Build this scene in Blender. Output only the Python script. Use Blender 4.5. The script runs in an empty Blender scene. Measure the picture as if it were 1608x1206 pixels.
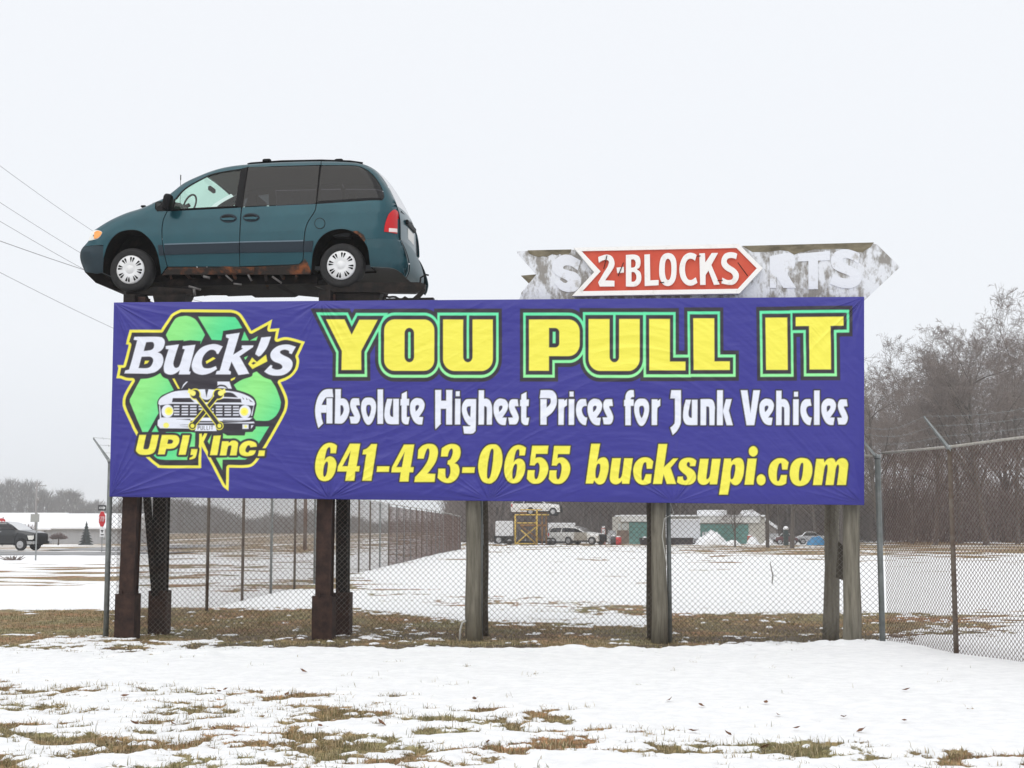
import bpy, bmesh, math, random
import numpy as np
from mathutils import Vector, Matrix

S = bpy.context.scene
COL = S.collection
R = math.radians

# ------------------------------------------------------------------ camera
FOC, PX0, PY0, CAMZ = 2200.0, 777.0, 603.0, 1.5
PITCH = math.atan(225.0 / FOC)
cam_d = bpy.data.cameras.new('camera')
cam_d.sensor_fit = 'HORIZONTAL'; cam_d.sensor_width = 36.0
cam_d.lens = FOC / 1608.0 * 36.0
cam_d.shift_x = (804.0 - PX0) / 1608.0
cam_d.clip_start = 0.1; cam_d.clip_end = 6000.0
cam = bpy.data.objects.new('camera', cam_d); COL.objects.link(cam)
cam.location = (0, 0, CAMZ); cam.rotation_euler = (math.pi / 2 + PITCH, 0, 0)
S.camera = cam

# ------------------------------------------------------------------ overcast sky + soft sun
SUN_EL, SUN_AZ = R(52), R(205)          # high, behind the camera and a little to the left
w = bpy.data.worlds.new('World'); S.world = w; w.use_nodes = True
nt = w.node_tree; nt.nodes.clear()
out = nt.nodes.new('ShaderNodeOutputWorld'); bg = nt.nodes.new('ShaderNodeBackground')
sky = nt.nodes.new('ShaderNodeTexSky'); sky.sky_type = 'NISHITA'; sky.sun_disc = False
sky.sun_elevation = SUN_EL; sky.sun_rotation = SUN_AZ
sky.dust_density = 4.0; sky.air_density = 1.5
tc = nt.nodes.new('ShaderNodeTexCoord'); sep = nt.nodes.new('ShaderNodeSeparateXYZ')
ramp = nt.nodes.new('ShaderNodeValToRGB')
ramp.color_ramp.elements[0].position = 0.0; ramp.color_ramp.elements[0].color = (0.69, 0.725, 0.77, 1)
ramp.color_ramp.elements[1].position = 1.0; ramp.color_ramp.elements[1].color = (1.0, 1.0, 1.0, 1)
e = ramp.color_ramp.elements.new(0.13); e.color = (0.785, 0.81, 0.85, 1)
e = ramp.color_ramp.elements.new(0.36); e.color = (0.805, 0.825, 0.86, 1)
cloud = nt.nodes.new('ShaderNodeMixRGB'); cloud.blend_type = 'MULTIPLY'; cloud.inputs[0].default_value = 1.0
cloud.inputs[2].default_value = (10.0, 10.0, 10.0, 1)     # cloud deck radiance, background strength is 0.1
mixw = nt.nodes.new('ShaderNodeMixRGB'); mixw.inputs[0].default_value = 0.96
nt.links.new(tc.outputs['Generated'], sep.inputs[0]); nt.links.new(sep.outputs['Z'], ramp.inputs[0])
nt.links.new(ramp.outputs[0], cloud.inputs[1])
nt.links.new(sky.outputs[0], mixw.inputs[1]); nt.links.new(cloud.outputs[0], mixw.inputs[2])
nt.links.new(mixw.outputs[0], bg.inputs[0]); bg.inputs[1].default_value = 0.10
nt.links.new(bg.outputs[0], out.inputs[0])

sun_d = bpy.data.lights.new('sun', 'SUN'); sun_d.energy = 1.0; sun_d.angle = R(75); sun_d.color = (1.0, 0.97, 0.93)
sun = bpy.data.objects.new('sun', sun_d); COL.objects.link(sun)
sdir = Vector((math.sin(SUN_AZ) * math.cos(SUN_EL), math.cos(SUN_AZ) * math.cos(SUN_EL), math.sin(SUN_EL)))
sun.rotation_euler = sdir.to_track_quat('Z', 'Y').to_euler(); sun.location = (0, 0, 60)

S.view_settings.view_transform = 'Standard'; S.view_settings.look = 'None'
S.view_settings.exposure = 0.22; S.view_settings.gamma = 1.0; S.view_settings.use_curve_mapping = False
S.render.engine = 'CYCLES'
S.cycles.max_bounces = 6; S.cycles.transparent_max_bounces = 24
S.cycles.volume_bounces = 1; S.cycles.caustics_reflective = False; S.cycles.caustics_refractive = False
try:
    S.cycles.use_denoising = True
except Exception:
    pass

# ------------------------------------------------------------------ measuring: a photo pixel at depth Y -> place
CT, ST = math.cos(PITCH), math.sin(PITCH)
def P(px, py, Y):
    a = (px - PX0) / FOC; b = -(py - PY0) / FOC
    t = Y / (CT - b * ST)
    return Vector((a * t, Y, CAMZ + t * (ST + b * CT)))
def PG(px, py, z=0.0):
    a = (px - PX0) / FOC; b = -(py - PY0) / FOC
    t = (z - CAMZ) / (ST + b * CT)
    return Vector((a * t, t * (CT - b * ST), z))
def proj(x, y, z):
    dz = z - CAMZ
    f = y * CT + dz * ST; u = -y * ST + dz * CT
    return PX0 + FOC * x / f, PY0 - FOC * u / f
class Plane:
    """a vertical plane standing at (px0, depth Y0), turned by yaw (the right end comes nearer); local x right, y away, z up"""
    def __init__(s, px0, Y0, yaw):
        s.o = P(px0, 828, Y0); s.o.z = 0
        s.ux = Vector((math.cos(yaw), -math.sin(yaw), 0)); s.uy = Vector((math.sin(yaw), math.cos(yaw), 0)); s.yaw = yaw
    def loc(s, px, py, off=0.0):
        a = (px - PX0) / FOC; b = -(py - PY0) / FOC
        d = Vector((a, CT - b * ST, ST + b * CT)); c = Vector((0, 0, CAMZ))
        q = s.o + s.uy * off
        t = (q - c).dot(s.uy) / d.dot(s.uy)
        h = c + d * t - s.o
        return h.dot(s.ux), h.z
    def world(s, x, y, z):
        return s.o + s.ux * x + s.uy * y + Vector((0, 0, z))

# ------------------------------------------------------------------ object helpers
def empty(name, loc=(0, 0, 0), rz=0.0, label=None, cat=None, group=None):
    o = bpy.data.objects.new(name, None); COL.objects.link(o)
    o.location = loc; o.rotation_euler = (0, 0, rz); o.empty_display_size = 0.2
    return tag(o, label, cat, group)
def tag(o, label=None, cat=None, group=None, kind=None):
    if label: o['label'] = label
    if cat: o['category'] = cat
    if group: o['group'] = group
    if kind: o['kind'] = kind
    return o
def obj(name, me, mat=None, parent=None):
    o = bpy.data.objects.new(name, me); COL.objects.link(o)
    if mat is not None and len(me.materials) == 0: me.materials.append(mat)
    if parent is not None: o.parent = parent
    return o
def mesh_np(name, V, F, smooth=False):
    """V (n,3) array; F list of arrays, each (m,3) or (m,4)"""
    me = bpy.data.meshes.new(name)
    V = np.asarray(V, dtype=np.float32)
    F = [np.asarray(f, dtype=np.int32) for f in (F if isinstance(F, list) else [F]) if len(f)]
    me.vertices.add(len(V)); me.vertices.foreach_set('co', V.ravel())
    loops = np.concatenate([f.ravel() for f in F]); cnt = np.concatenate([np.full(len(f), f.shape[1], np.int32) for f in F])
    start = np.concatenate([[0], np.cumsum(cnt)[:-1]]).astype(np.int32)
    me.loops.add(len(loops)); me.loops.foreach_set('vertex_index', loops)
    me.polygons.add(len(cnt)); me.polygons.foreach_set('loop_start', start); me.polygons.foreach_set('loop_total', cnt)
    me.polygons.foreach_set('use_smooth', np.full(len(cnt), bool(smooth)))
    me.update(calc_edges=True)
    return me
class MB:
    """collects shapes into one mesh"""
    def __init__(s): s.v = []; s.f = []; s.sm = []
    def add(s, vs, fs, smooth=False):
        k = len(s.v); s.v += [tuple(p) for p in vs]; s.f += [tuple(i + k for i in f) for f in fs]; s.sm += [smooth] * len(fs); return s
    def box(s, c, d, rz=0.0, bev=0.0, M=None):
        hx, hy, hz = d[0] / 2, d[1] / 2, d[2] / 2
        if bev <= 0:
            vs = [(x, y, z) for z in (-hz, hz) for y in (-hy, hy) for x in (-hx, hx)]
            fs = [(0, 2, 3, 1), (4, 5, 7, 6), (0, 1, 5, 4), (2, 6, 7, 3), (0, 4, 6, 2), (1, 3, 7, 5)]
        else:
            b = min(bev, hx * .49, hy * .49, hz * .49)
            rings = [(-hz, b), (-hz + b, 0), (hz - b, 0), (hz, b)]
            vs = []
            for z, i in rings:
                x, y = hx - i, hy - i
                for q in ((-x + b, -y), (x - b, -y), (x, -y + b), (x, y - b), (x - b, y), (-x + b, y), (-x, y - b), (-x, -y + b)): vs.append((q[0], q[1], z))
            fs = [tuple(reversed(range(8))), tuple(range(24, 32))]
            for r in range(3):
                for i in range(8):
                    j = (i + 1) % 8; fs.append((r * 8 + i, r * 8 + j, r * 8 + 8 + j, r * 8 + 8 + i))
        if M is None: M = Matrix.Translation(Vector(c)) @ Matrix.Rotation(rz, 4, 'Z')
        return s.add([M @ Vector(v) for v in vs], fs)
    def tube(s, pts, r, n=8, cap=True, smooth=True):
        pts = [Vector(p) for p in pts]; m = len(pts)
        rr = r if isinstance(r, (list, tuple)) else [r] * m
        vs = []; up0 = None
        for i, p in enumerate(pts):
            t = (pts[min(i + 1, m - 1)] - pts[max(i - 1, 0)]).normalized()
            if up0 is None: up0 = Vector((0, 0, 1)) if abs(t.z) < .9 else Vector((1, 0, 0))
            a = (up0 - t * up0.dot(t)).normalized(); b = t.cross(a); up0 = a
            for k in range(n):
                an = 2 * math.pi * k / n; vs.append(p + (a * math.cos(an) + b * math.sin(an)) * rr[i])
        fs = []
        for i in range(m - 1):
            for k in range(n):
                j = (k + 1) % n; fs.append((i * n + k, i * n + j, (i + 1) * n + j, (i + 1) * n + k))
        s.add(vs, fs, smooth)
        if cap:
            s.add(vs[:n], [tuple(reversed(range(n)))]); s.add(vs[-n:], [tuple(range(n))])
        return s
    def lathe(s, prof, M, n=24, smooth=True):
        """prof: (radius, axial) pairs turned about local Z of matrix M"""
        vs = []
        for r, z in prof:
            for k in range(n):
                a = 2 * math.pi * k / n; vs.append(M @ Vector((r * math.cos(a), r * math.sin(a), z)))
        fs = []
        for i in range(len(prof) - 1):
            for k in range(n):
                j = (k + 1) % n; fs.append((i * n + k, i * n + j, (i + 1) * n + j, (i + 1) * n + k))
        return s.add(vs, fs, smooth)
    def prism(s, poly, fn, y0, y1):
        """2D polygon (u,v), extruded between depths y0,y1; fn(u,y,v) -> point"""
        n = len(poly)
        a = [fn(u, y0, v) for u, v in poly]; b = [fn(u, y1, v) for u, v in poly]
        s.add(a, [tuple(range(n))]); s.add(b, [tuple(reversed(range(n)))])
        s.add(a + b, [(i, n + i, n + (i + 1) % n, (i + 1) % n) for i in range(n)])
        return s
    def build(s, name, mat=None, parent=None, tri=False, weld=True):
        me = bpy.data.meshes.new(name); me.from_pydata(s.v, [], s.f)
        me.polygons.foreach_set('use_smooth', s.sm); me.update()
        bm = bmesh.new(); bm.from_mesh(me)
        if weld: bmesh.ops.remove_doubles(bm, verts=bm.verts, dist=1e-5)
        bmesh.ops.recalc_face_normals(bm, faces=bm.faces)
        if tri: bmesh.ops.triangulate(bm, faces=[f for f in bm.faces if len(f.verts) > 4])
        bm.to_mesh(me); bm.free()
        return obj(name, me, mat, parent)
def copy_tree(o, parent=None):
    c = o.copy(); COL.objects.link(c); c.parent = parent
    for ch in list(o.children): copy_tree(ch, c)
    return c
def tubes_np(P0, P1, R0, R1, n=3):
    """many straight tapered tubes as arrays -> V, F"""
    P0 = np.asarray(P0, float); P1 = np.asarray(P1, float); m = len(P0)
    t = P1 - P0; t /= np.maximum(np.linalg.norm(t, axis=1, keepdims=True), 1e-9)
    ref = np.where(np.abs(t[:, 2:3]) < .9, np.array([[0, 0, 1.]]), np.array([[1., 0, 0]]))
    a = np.cross(t, ref); a /= np.maximum(np.linalg.norm(a, axis=1, keepdims=True), 1e-9); b = np.cross(t, a)
    V = np.zeros((m, 2, n, 3))
    for k in range(n):
        an = 2 * math.pi * k / n; d = a * math.cos(an) + b * math.sin(an)
        V[:, 0, k] = P0 + d * np.asarray(R0)[:, None]; V[:, 1, k] = P1 + d * np.asarray(R1)[:, None]
    base = (np.arange(m) * 2 * n)[:, None]
    F = np.concatenate([np.stack([base[:, 0] + k, base[:, 0] + (k + 1) % n, base[:, 0] + n + (k + 1) % n, base[:, 0] + n + k], 1) for k in range(n)])
    return V.reshape(-1, 3), F

# ------------------------------------------------------------------ numpy noise
def _h(ix, iy, seed):
    h = (ix.astype(np.int64) * 374761393 + iy.astype(np.int64) * 668265263 + seed * 1274126177) & 0xFFFFFFFF
    h = ((h ^ (h >> 13)) * 1274126177) & 0xFFFFFFFF
    return ((h ^ (h >> 16)) & 0xFFFF) / 65535.0
def vnoise(x, y, seed=0):
    x = np.asarray(x, float); y = np.asarray(y, float)
    ix = np.floor(x); iy = np.floor(y); fx = x - ix; fy = y - iy
    fx = fx * fx * fx * (fx * (fx * 6 - 15) + 10); fy = fy * fy * fy * (fy * (fy * 6 - 15) + 10)
    a = _h(ix, iy, seed); b = _h(ix + 1, iy, seed); c = _h(ix, iy + 1, seed); d = _h(ix + 1, iy + 1, seed)
    return a + (b - a) * fx + (c - a) * fy + (a - b - c + d) * fx * fy
def fbm(x, y, seed=0, o=4, gain=.5):
    s = 0; a = 1; t = 0
    for k in range(o):
        s = s + a * vnoise(x * 2 ** k + 17.3 * k, y * 2 ** k - 9.1 * k, seed + k); t += a; a *= gain
    return s / t
def sstep(a, b, x):
    t = np.clip((x - a) / (b - a), 0, 1); return t * t * (3 - 2 * t)

# ------------------------------------------------------------------ materials
def srgb(r, g, b):
    f = lambda c: ((c / 255 + .055) / 1.055) ** 2.4 if c > 10 else c / 255 / 12.92
    return (f(r), f(g), f(b))
MATS = {}
def mat(name, col, rough=.6, metal=0., col2=None, vscale=6., vlo=.35, vhi=.65, bump=0., bscale=40., coat=0., spec=.5, stretch=(1, 1, 1), detail=6):
    if name in MATS: return MATS[name]
    m = bpy.data.materials.new(name); m.use_nodes = True; n = m.node_tree; b = n.nodes['Principled BSDF']
    b.inputs['Roughness'].default_value = rough; b.inputs['Metallic'].default_value = metal
    b.inputs['Base Color'].default_value = (*col, 1); b.inputs['Specular IOR Level'].default_value = spec
    if coat: b.inputs['Coat Weight'].default_value = coat; b.inputs['Coat Roughness'].default_value = .06
    if col2 is not None or bump:
        t = n.nodes.new('ShaderNodeTexCoord'); mp = n.nodes.new('ShaderNodeMapping'); mp.inputs['Scale'].default_value = stretch
        n.links.new(t.outputs['Object'], mp.inputs[0])
    if col2 is not None:
        nz = n.nodes.new('ShaderNodeTexNoise'); nz.inputs['Scale'].default_value = vscale; nz.inputs['Detail'].default_value = detail
        nz.inputs['Roughness'].default_value = .62
        rp = n.nodes.new('ShaderNodeValToRGB'); rp.color_ramp.elements[0].position = vlo; rp.color_ramp.elements[1].position = vhi
        rp.color_ramp.elements[0].color = (*col, 1); rp.color_ramp.elements[1].color = (*col2, 1)
        n.links.new(mp.outputs[0], nz.inputs['Vector']); n.links.new(nz.outputs['Fac'], rp.inputs[0]); n.links.new(rp.outputs[0], b.inputs['Base Color'])
    if bump:
        nb = n.nodes.new('ShaderNodeTexNoise'); nb.inputs['Scale'].default_value = bscale; nb.inputs['Detail'].default_value = 4
        bp = n.nodes.new('ShaderNodeBump'); bp.inputs['Strength'].default_value = bump; bp.inputs['Distance'].default_value = .01
        n.links.new(mp.outputs[0], nb.inputs['Vector']); n.links.new(nb.outputs['Fac'], bp.inputs['Height']); n.links.new(bp.outputs[0], b.inputs['Normal'])
    MATS[name] = m; return m
def glass(name, tint, refl=.09, rough=.03):
    m = bpy.data.materials.new(name); m.use_nodes = True; n = m.node_tree; n.nodes.clear()
    o = n.nodes.new('ShaderNodeOutputMaterial'); tr = n.nodes.new('ShaderNodeBsdfTransparent'); gl = n.nodes.new('ShaderNodeBsdfGlossy')
    tr.inputs[0].default_value = (*tint, 1); gl.inputs['Roughness'].default_value = rough
    fr = n.nodes.new('ShaderNodeFresnel'); fr.inputs[0].default_value = 1.5
    mx = n.nodes.new('ShaderNodeMixShader'); n.links.new(fr.outputs[0], mx.inputs[0]); n.links.new(tr.outputs[0], mx.inputs[1]); n.links.new(gl.outputs[0], mx.inputs[2])
    n.links.new(mx.outputs[0], o.inputs[0]); return m

# ------------------------------------------------------------------ 2D tracing helpers
def path(s, ox=0, oy=0, sc=1.0, dx=0, dy=0, seg=5):
    """'x,y x,y~ ...' : corners, and smooth points marked ~ ; returned as (n,2) points ox+x/sc, oy+y/sc"""
    pts = []; smo = []
    for tk in s.replace('/', ' ').split():
        q = tk.endswith('~'); a, b = tk.rstrip('~').split(','); pts.append((float(a) + dx, float(b) + dy)); smo.append(q)
    n = len(pts); outp = []
    for i in range(n):
        j = (i + 1) % n
        p1, p2 = np.array(pts[i]), np.array(pts[j])
        if not (smo[i] or smo[j]): outp.append(p1); continue
        p0 = np.array(pts[i - 1]) if smo[i] else 2 * p1 - p2 if False else p1
        p3 = np.array(pts[(j + 1) % n]) if smo[j] else p2
        for k in range(seg):
            t = k / seg
            outp.append(.5 * ((2 * p1) + (-p0 + p2) * t + (2 * p0 - 5 * p1 + 4 * p2 - p3) * t * t + (-p0 + 3 * p1 - 3 * p2 + p3) * t ** 3))
    A = np.array(outp); return np.stack([ox + A[:, 0] / sc, oy + A[:, 1] / sc], 1)
def openpath(s, **k):
    """the same for an open curve: interpolates and drops the closing stretch"""
    seg = k.pop('seg', 5); toks = s.replace('/', ' ').split(); n = len(toks)
    pts = [tuple(float(c) for c in t.rstrip('~').split(',')) for t in toks]; smo = [t.endswith('~') for t in toks]
    o = []
    for i in range(n - 1):
        p1, p2 = np.array(pts[i]), np.array(pts[i + 1])
        if not (smo[i] or smo[i + 1]): o.append(p1); continue
        p0 = np.array(pts[i - 1]) if smo[i] and i > 0 else p1
        p3 = np.array(pts[i + 2]) if smo[i + 1] and i + 2 < n else p2
        for q in range(seg):
            t = q / seg
            o.append(.5 * ((2 * p1) + (-p0 + p2) * t + (2 * p0 - 5 * p1 + 4 * p2 - p3) * t * t + (-p0 + 3 * p1 - 3 * p2 + p3) * t ** 3))
    o.append(np.array(pts[-1])); A = np.array(o)
    return np.stack([k.get('ox', 0) + A[:, 0] / k.get('sc', 1), k.get('oy', 0) + A[:, 1] / k.get('sc', 1)], 1)
def sdpoly(x, y, poly):
    """signed distance of points to a closed polygon (negative inside, even-odd)"""
    shp = x.shape; x = x.ravel(); y = y.ravel()
    d2 = np.full(x.shape, 1e18); ins = np.zeros(x.shape, bool)
    n = len(poly)
    for i in range(n):
        ax, ay = poly[i]; bx, by = poly[(i + 1) % n]
        ex, ey = bx - ax, by - ay; L = ex * ex + ey * ey
        if L < 1e-12: continue
        wx = x - ax; wy = y - ay
        t = np.clip((wx * ex + wy * ey) / L, 0, 1)
        qx = wx - ex * t; qy = wy - ey * t
        np.minimum(d2, qx * qx + qy * qy, out=d2)
        c = (ay <= y) != (by <= y)
        if c.any(): ins ^= c & (x < ax + (y - ay) * ex / (ey if ey != 0 else 1e-12))
    d = np.sqrt(d2); return np.where(ins, -d, d).reshape(shp)
# ------------------------------------------------------------------ ground: one sheet of turf, soil and melting snow
# coverage of snow read off the photograph as breakpoints (photo row, cover) along a few photo columns, laid out on the flat ground
COVER = {
 -300: [(1206, 0.50), (1085, 0.60), (1060, 0.97), (1042, 0.97), (1025, 0.45), (1005, 0.12), (962, 0.10), (955, 0.97), (925, 0.97), (915, 0.50), (890, 0.45), (884, 0.92), (872, 0.92), (868, 0.75), (858, 0.40), (850, 0.50)],
 0:    [(1206, 0.50), (1090, 0.55), (1064, 0.97), (1040, 0.97), (1022, 0.45), (1003, 0.12), (964, 0.10), (957, 0.97), (925, 0.97), (915, 0.50), (890, 0.45), (884, 0.92), (872, 0.92), (868, 0.75), (858, 0.40), (850, 0.50)],
 160:  [(1206, 0.65), (1180, 0.51), (1092, 0.55), (1075, 0.96), (1040, 0.97), (1028, 0.60), (1006, 0.40), (1000, 0.12), (962, 0.08), (955, 0.95), (925, 0.97), (915, 0.52), (890, 0.50), (884, 0.90), (872, 0.90), (868, 0.70), (858, 0.35), (850, 0.50)],
 300:  [(1206, 0.57), (1180, 0.50), (1092, 0.51), (1078, 0.96), (1034, 0.98), (1027, 0.50), (1012, 0.30), (1005, 0.06), (960, 0.08), (952, 0.90), (935, 0.85), (925, 0.50), (900, 0.55), (880, 0.70), (868, 0.45), (858, 0.15), (850, 0.30)],
 500:  [(1206, 0.61), (1180, 0.50), (1100, 0.51), (1082, 0.97), (1026, 1.00), (1022, 0.25), (1014, 0.07), (962, 0.05), (952, 0.90), (938, 0.80), (925, 0.55), (905, 0.62), (880, 0.78), (868, 0.50), (858, 0.15), (850, 0.30)],
 640:  [(1206, 0.615), (1185, 0.555), (1112, 0.575), (1092, 0.920), (1025, 1.000), (1021, 0.100), (995, 0.320), (985, 0.180), (968, 0.060), (960, 0.950), (945, 0.550), (925, 0.700), (915, 0.970), (890, 0.970), (872, 0.800), (864, 0.600), (850, 0.500)],
 760:  [(1206, 0.695), (1190, 0.545), (1125, 0.575), (1105, 0.930), (1025, 1.000), (1021, 0.080), (980, 0.060), (972, 0.900), (960, 0.920), (950, 0.350), (938, 0.450), (930, 0.920), (890, 0.970), (875, 0.800), (865, 0.880), (858, 0.600), (850, 0.500)],
 1000: [(1206, 0.805), (1188, 0.565), (1145, 0.595), (1128, 0.980), (1024, 1.000), (1020, 0.050), (988, 0.050), (982, 0.880), (972, 0.800), (966, 0.250), (955, 0.350), (944, 0.850), (890, 0.970), (878, 0.750), (870, 0.920), (862, 0.700), (850, 0.500)],
 1050: [(1206, 0.805), (1190, 0.525), (1150, 0.585), (1132, 0.980), (1022, 1.000), (1018, 0.050), (968, 0.080), (962, 0.800), (945, 0.820), (930, 0.970), (890, 0.970), (878, 0.800), (868, 0.750), (862, 0.400), (850, 0.500)],
 1340: [(1206, 0.695), (1195, 0.445), (1172, 0.545), (1158, 0.980), (1012, 1.000), (1009, 0.040), (966, 0.120), (961, 0.860), (930, 0.900), (885, 0.950), (876, 0.620), (868, 0.350), (858, 0.250), (850, 0.400)],
 1480: [(1206, .60), (1200, .34), (1188, .48), (1176, .98), (1016, 1.0), (1010, .70), (995, .30), (970, .22), (960, .75), (940, .93), (885, .95), (874, .62), (866, .30), (858, .25), (850, .4)],
 1700: [(1206, .85), (1190, .97), (1040, 1.0), (1000, .85), (985, .45), (960, .55), (945, .93), (885, .95), (874, .62), (866, .30), (858, .25), (850, .4)],
}
_cx = sorted(COVER)
def cover(x, y):
    x = np.asarray(x, float); y = np.asarray(y, float)
    yy = np.maximum(y, 3.0)
    px, py = proj(x, yy, 0.0)
    px = px + 30 * (vnoise(x * .6, y * .35, 5) - .5); py = np.where(y < 7, 1260, py) 
    px = np.clip(px, _cx[0], _cx[-1])
    tab = []
    for c in _cx:
        rows = sorted(COVER[c]); tab.append(np.interp(py, [r[0] for r in rows], [r[1] for r in rows]))
    tab = np.array(tab); k = np.clip(np.searchsorted(_cx, px, side='right') - 1, 0, len(_cx) - 2)
    c0 = np.array(_cx)[k]; c1 = np.array(_cx)[k + 1]; t = (px - c0) / (c1 - c0)
    i = np.arange(tab.shape[1]) if tab.ndim == 2 else 0
    c = tab[k, i] * (1 - t) + tab[k + 1, i] * t
    return c + .09 * sstep(17.4, 18.2, y) * (1 - sstep(24, 26, y)) * (c < .5)
def base_z(x, y):
    x = np.asarray(x, float); y = np.asarray(y, float)
    z = .05 * (fbm(x * .25, y * .25, 11, 3) - .5) + .03 * (fbm(x * 1.1, y * 1.1, 12, 3) - .5)
    z = z + .25 * (fbm(x * .02, y * .02, 14, 2) - .5) * sstep(30, 80, y)
    z = z - .3 * sstep(70, 170, y) - 1.0 * sstep(110, 240, y) * (1 - sstep(-45, -12, x))
    return z
BANK = [(-300, 1040), (0, 1050), (160, 1042), (300, 1036), (500, 1030), (760, 1030), (1000, 1029), (1340, 1018), (1440, 1018), (1700, 1034)]
_bk = np.array([tuple(PG(a, b))[:2] for a, b in BANK])
def bank_y(x): return np.interp(x, _bk[:, 0], _bk[:, 1])
def snow_field(x, y):
    """(snow amount 0..1, extra height)"""
    c = cover(x, y)
    far = sstep(22, 40, y)
    n1 = .62 * fbm(x * 2.4, y * 3.2, 21, 6, .66) + .38 * fbm(x * 7.0, y * 8.5, 27, 4, .6); n2 = fbm(x * .45, y * .8, 31, 6, .66)
    n = n1 * (1 - far) + n2 * far
    a = sstep(-.10, .13, (c - .5) * 1.15 - (n - .5) * 2.35)
    by = bank_y(x) + .30 * (fbm(x * 1.6, x * 0 + 3, 41, 5, .65) - .5)
    d = by - y                                             # >0 on the camera's side of the ploughed edge
    bank = sstep(-.02, .07, d) * (.028 + .085 * np.exp(-np.maximum(d, 0) / .45) * (.15 + 1.2 * fbm(x * 4.3, y * 4.3, 43, 4) ** 1.5)) * sstep(-5.6, -3.2, x)
    return a, bank
def ground_z(x, y):
    a, b = snow_field(np.atleast_1d(np.asarray(x, float)), np.atleast_1d(np.asarray(y, float)))
    h = base_z(np.atleast_1d(x), np.atleast_1d(y)) + .035 * a + b
    return h
def gz(x, y): return float(ground_z(np.array([x]), np.array([y]))[0])

def axis(segs):
    o = [segs[0][0]]
    for a, b, st in segs:
        n = max(1, int(round((b - a) / st))); o += list(a + (b - a) * (np.arange(1, n + 1) / n))
    return np.array(o)
gx = axis([(-1500, -300, 150), (-300, -80, 22), (-80, -30, 4), (-30, -12, 1.0), (-12, -6.5, .25), (-6.5, 7.5, .033), (7.5, 13, .25), (13, 30, 1.0), (30, 80, 4), (80, 300, 22), (300, 1500, 150)])
gy = axis([(-200, -20, 30), (-20, 4, 3), (4, 7.5, .25), (7.5, 20, .036), (20, 30, .10), (30, 60, .35), (60, 130, 1.2), (130, 300, 10), (300, 3000, 300)])
GX, GY = np.meshgrid(gx, gy)
a_s, b_s = snow_field(GX.ravel(), GY.ravel())
fine = fbm(GX.ravel() * 6, GY.ravel() * 6, 51, 4); lump = fbm(GX.ravel() * 14, GY.ravel() * 14, 52, 3)
near = 1 - sstep(20, 32, GY.ravel())
zz = base_z(GX.ravel(), GY.ravel()) + .035 * a_s * (1 - .25 * fine) + b_s + near * (.028 * (fine - .5) + .014 * (lump - .5) * (1 - .3 * a_s)) * (1 - .62 * sstep(.85, .98, cover(GX.ravel(), GY.ravel())))
nx, ny = len(gx), len(gy)
idx = np.arange(nx * ny).reshape(ny, nx)
Fg = np.stack([idx[:-1, :-1].ravel(), idx[:-1, 1:].ravel(), idx[1:, 1:].ravel(), idx[1:, :-1].ravel()], 1)
gme = mesh_np('ground', np.stack([GX.ravel(), GY.ravel(), zz], 1), [Fg], smooth=True)
at = gme.attributes.new('snow', 'FLOAT', 'POINT'); at.data.foreach_set('value', a_s.astype(np.float32))
# wet bare soil: trampled strip under the billboard
by_ = bank_y(GX.ravel()); soil = sstep(.32, .56, fbm(GX.ravel() * .9, GY.ravel() * 1.3, 61, 4)) * sstep(-.1, .4, GY.ravel() - by_) * (1 - sstep(2.6, 5.5, GY.ravel() - by_)) * sstep(-5.6, -4.6, GX.ravel())
at = gme.attributes.new('soil', 'FLOAT', 'POINT'); at.data.foreach_set('value', soil.astype(np.float32))

gm = bpy.data.materials.new('turf_and_snow'); gm.use_nodes = True; n = gm.node_tree; b = n.nodes['Principled BSDF']
def N(t, **k):
    q = n.nodes.new(t)
    for a_, v_ in k.items(): setattr(q, a_, v_)
    return q
tcg = N('ShaderNodeTexCoord')
A1 = N('ShaderNodeAttribute', attribute_name='snow'); A2 = N('ShaderNodeAttribute', attribute_name='soil')
n1 = N('ShaderNodeTexNoise'); n1.inputs['Scale'].default_value = 7; n1.inputs['Detail'].default_value = 8; n1.inputs['Roughness'].default_value = .7
n2 = N('ShaderNodeTexNoise'); n2.inputs['Scale'].default_value = .8; n2.inputs['Detail'].default_value = 5
n3 = N('ShaderNodeTexNoise'); n3.inputs['Scale'].default_value = 60; n3.inputs['Detail'].default_value = 5
for q in (n1, n2, n3): n.links.new(tcg.outputs['Object'], q.inputs['Vector'])
g1 = N('ShaderNodeValToRGB')      # straw, olive and brown turf
g1.color_ramp.elements[0].position = .36; g1.color_ramp.elements[0].color = (.10, .072, .043, 1)
g1.color_ramp.elements[1].position = .66; g1.color_ramp.elements[1].color = (.46, .36, .22, 1)
ee = g1.color_ramp.elements.new(.5); ee.color = (.235, .18, .105, 1)
n.links.new(n1.outputs['Fac'], g1.inputs[0])
g2 = N('ShaderNodeValToRGB')
g2.color_ramp.elements[0].position = .38; g2.color_ramp.elements[0].color = (.72, .85, .58, 1)
g2.color_ramp.elements[1].position = .62; g2.color_ramp.elements[1].color = (1.05, .66, .46, 1)
n.links.new(n2.outputs['Fac'], g2.inputs[0])
gmix = N('ShaderNodeMixRGB', blend_type='MULTIPLY'); gmix.inputs[0].default_value = .8
n.links.new(g1.outputs[0], gmix.inputs[1]); n.links.new(g2.outputs[0], gmix.inputs[2])
smx = N('ShaderNodeMixRGB'); smx.inputs[2].default_value = (.060, .042, .032, 1)
ms = N('ShaderNodeMath', operation='MULTIPLY'); ms.inputs[1].default_value = .85
n.links.new(A2.outputs['Fac'], ms.inputs[0]); n.links.new(ms.outputs[0], smx.inputs[0]); n.links.new(gmix.outputs[0], smx.inputs[1])
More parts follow.
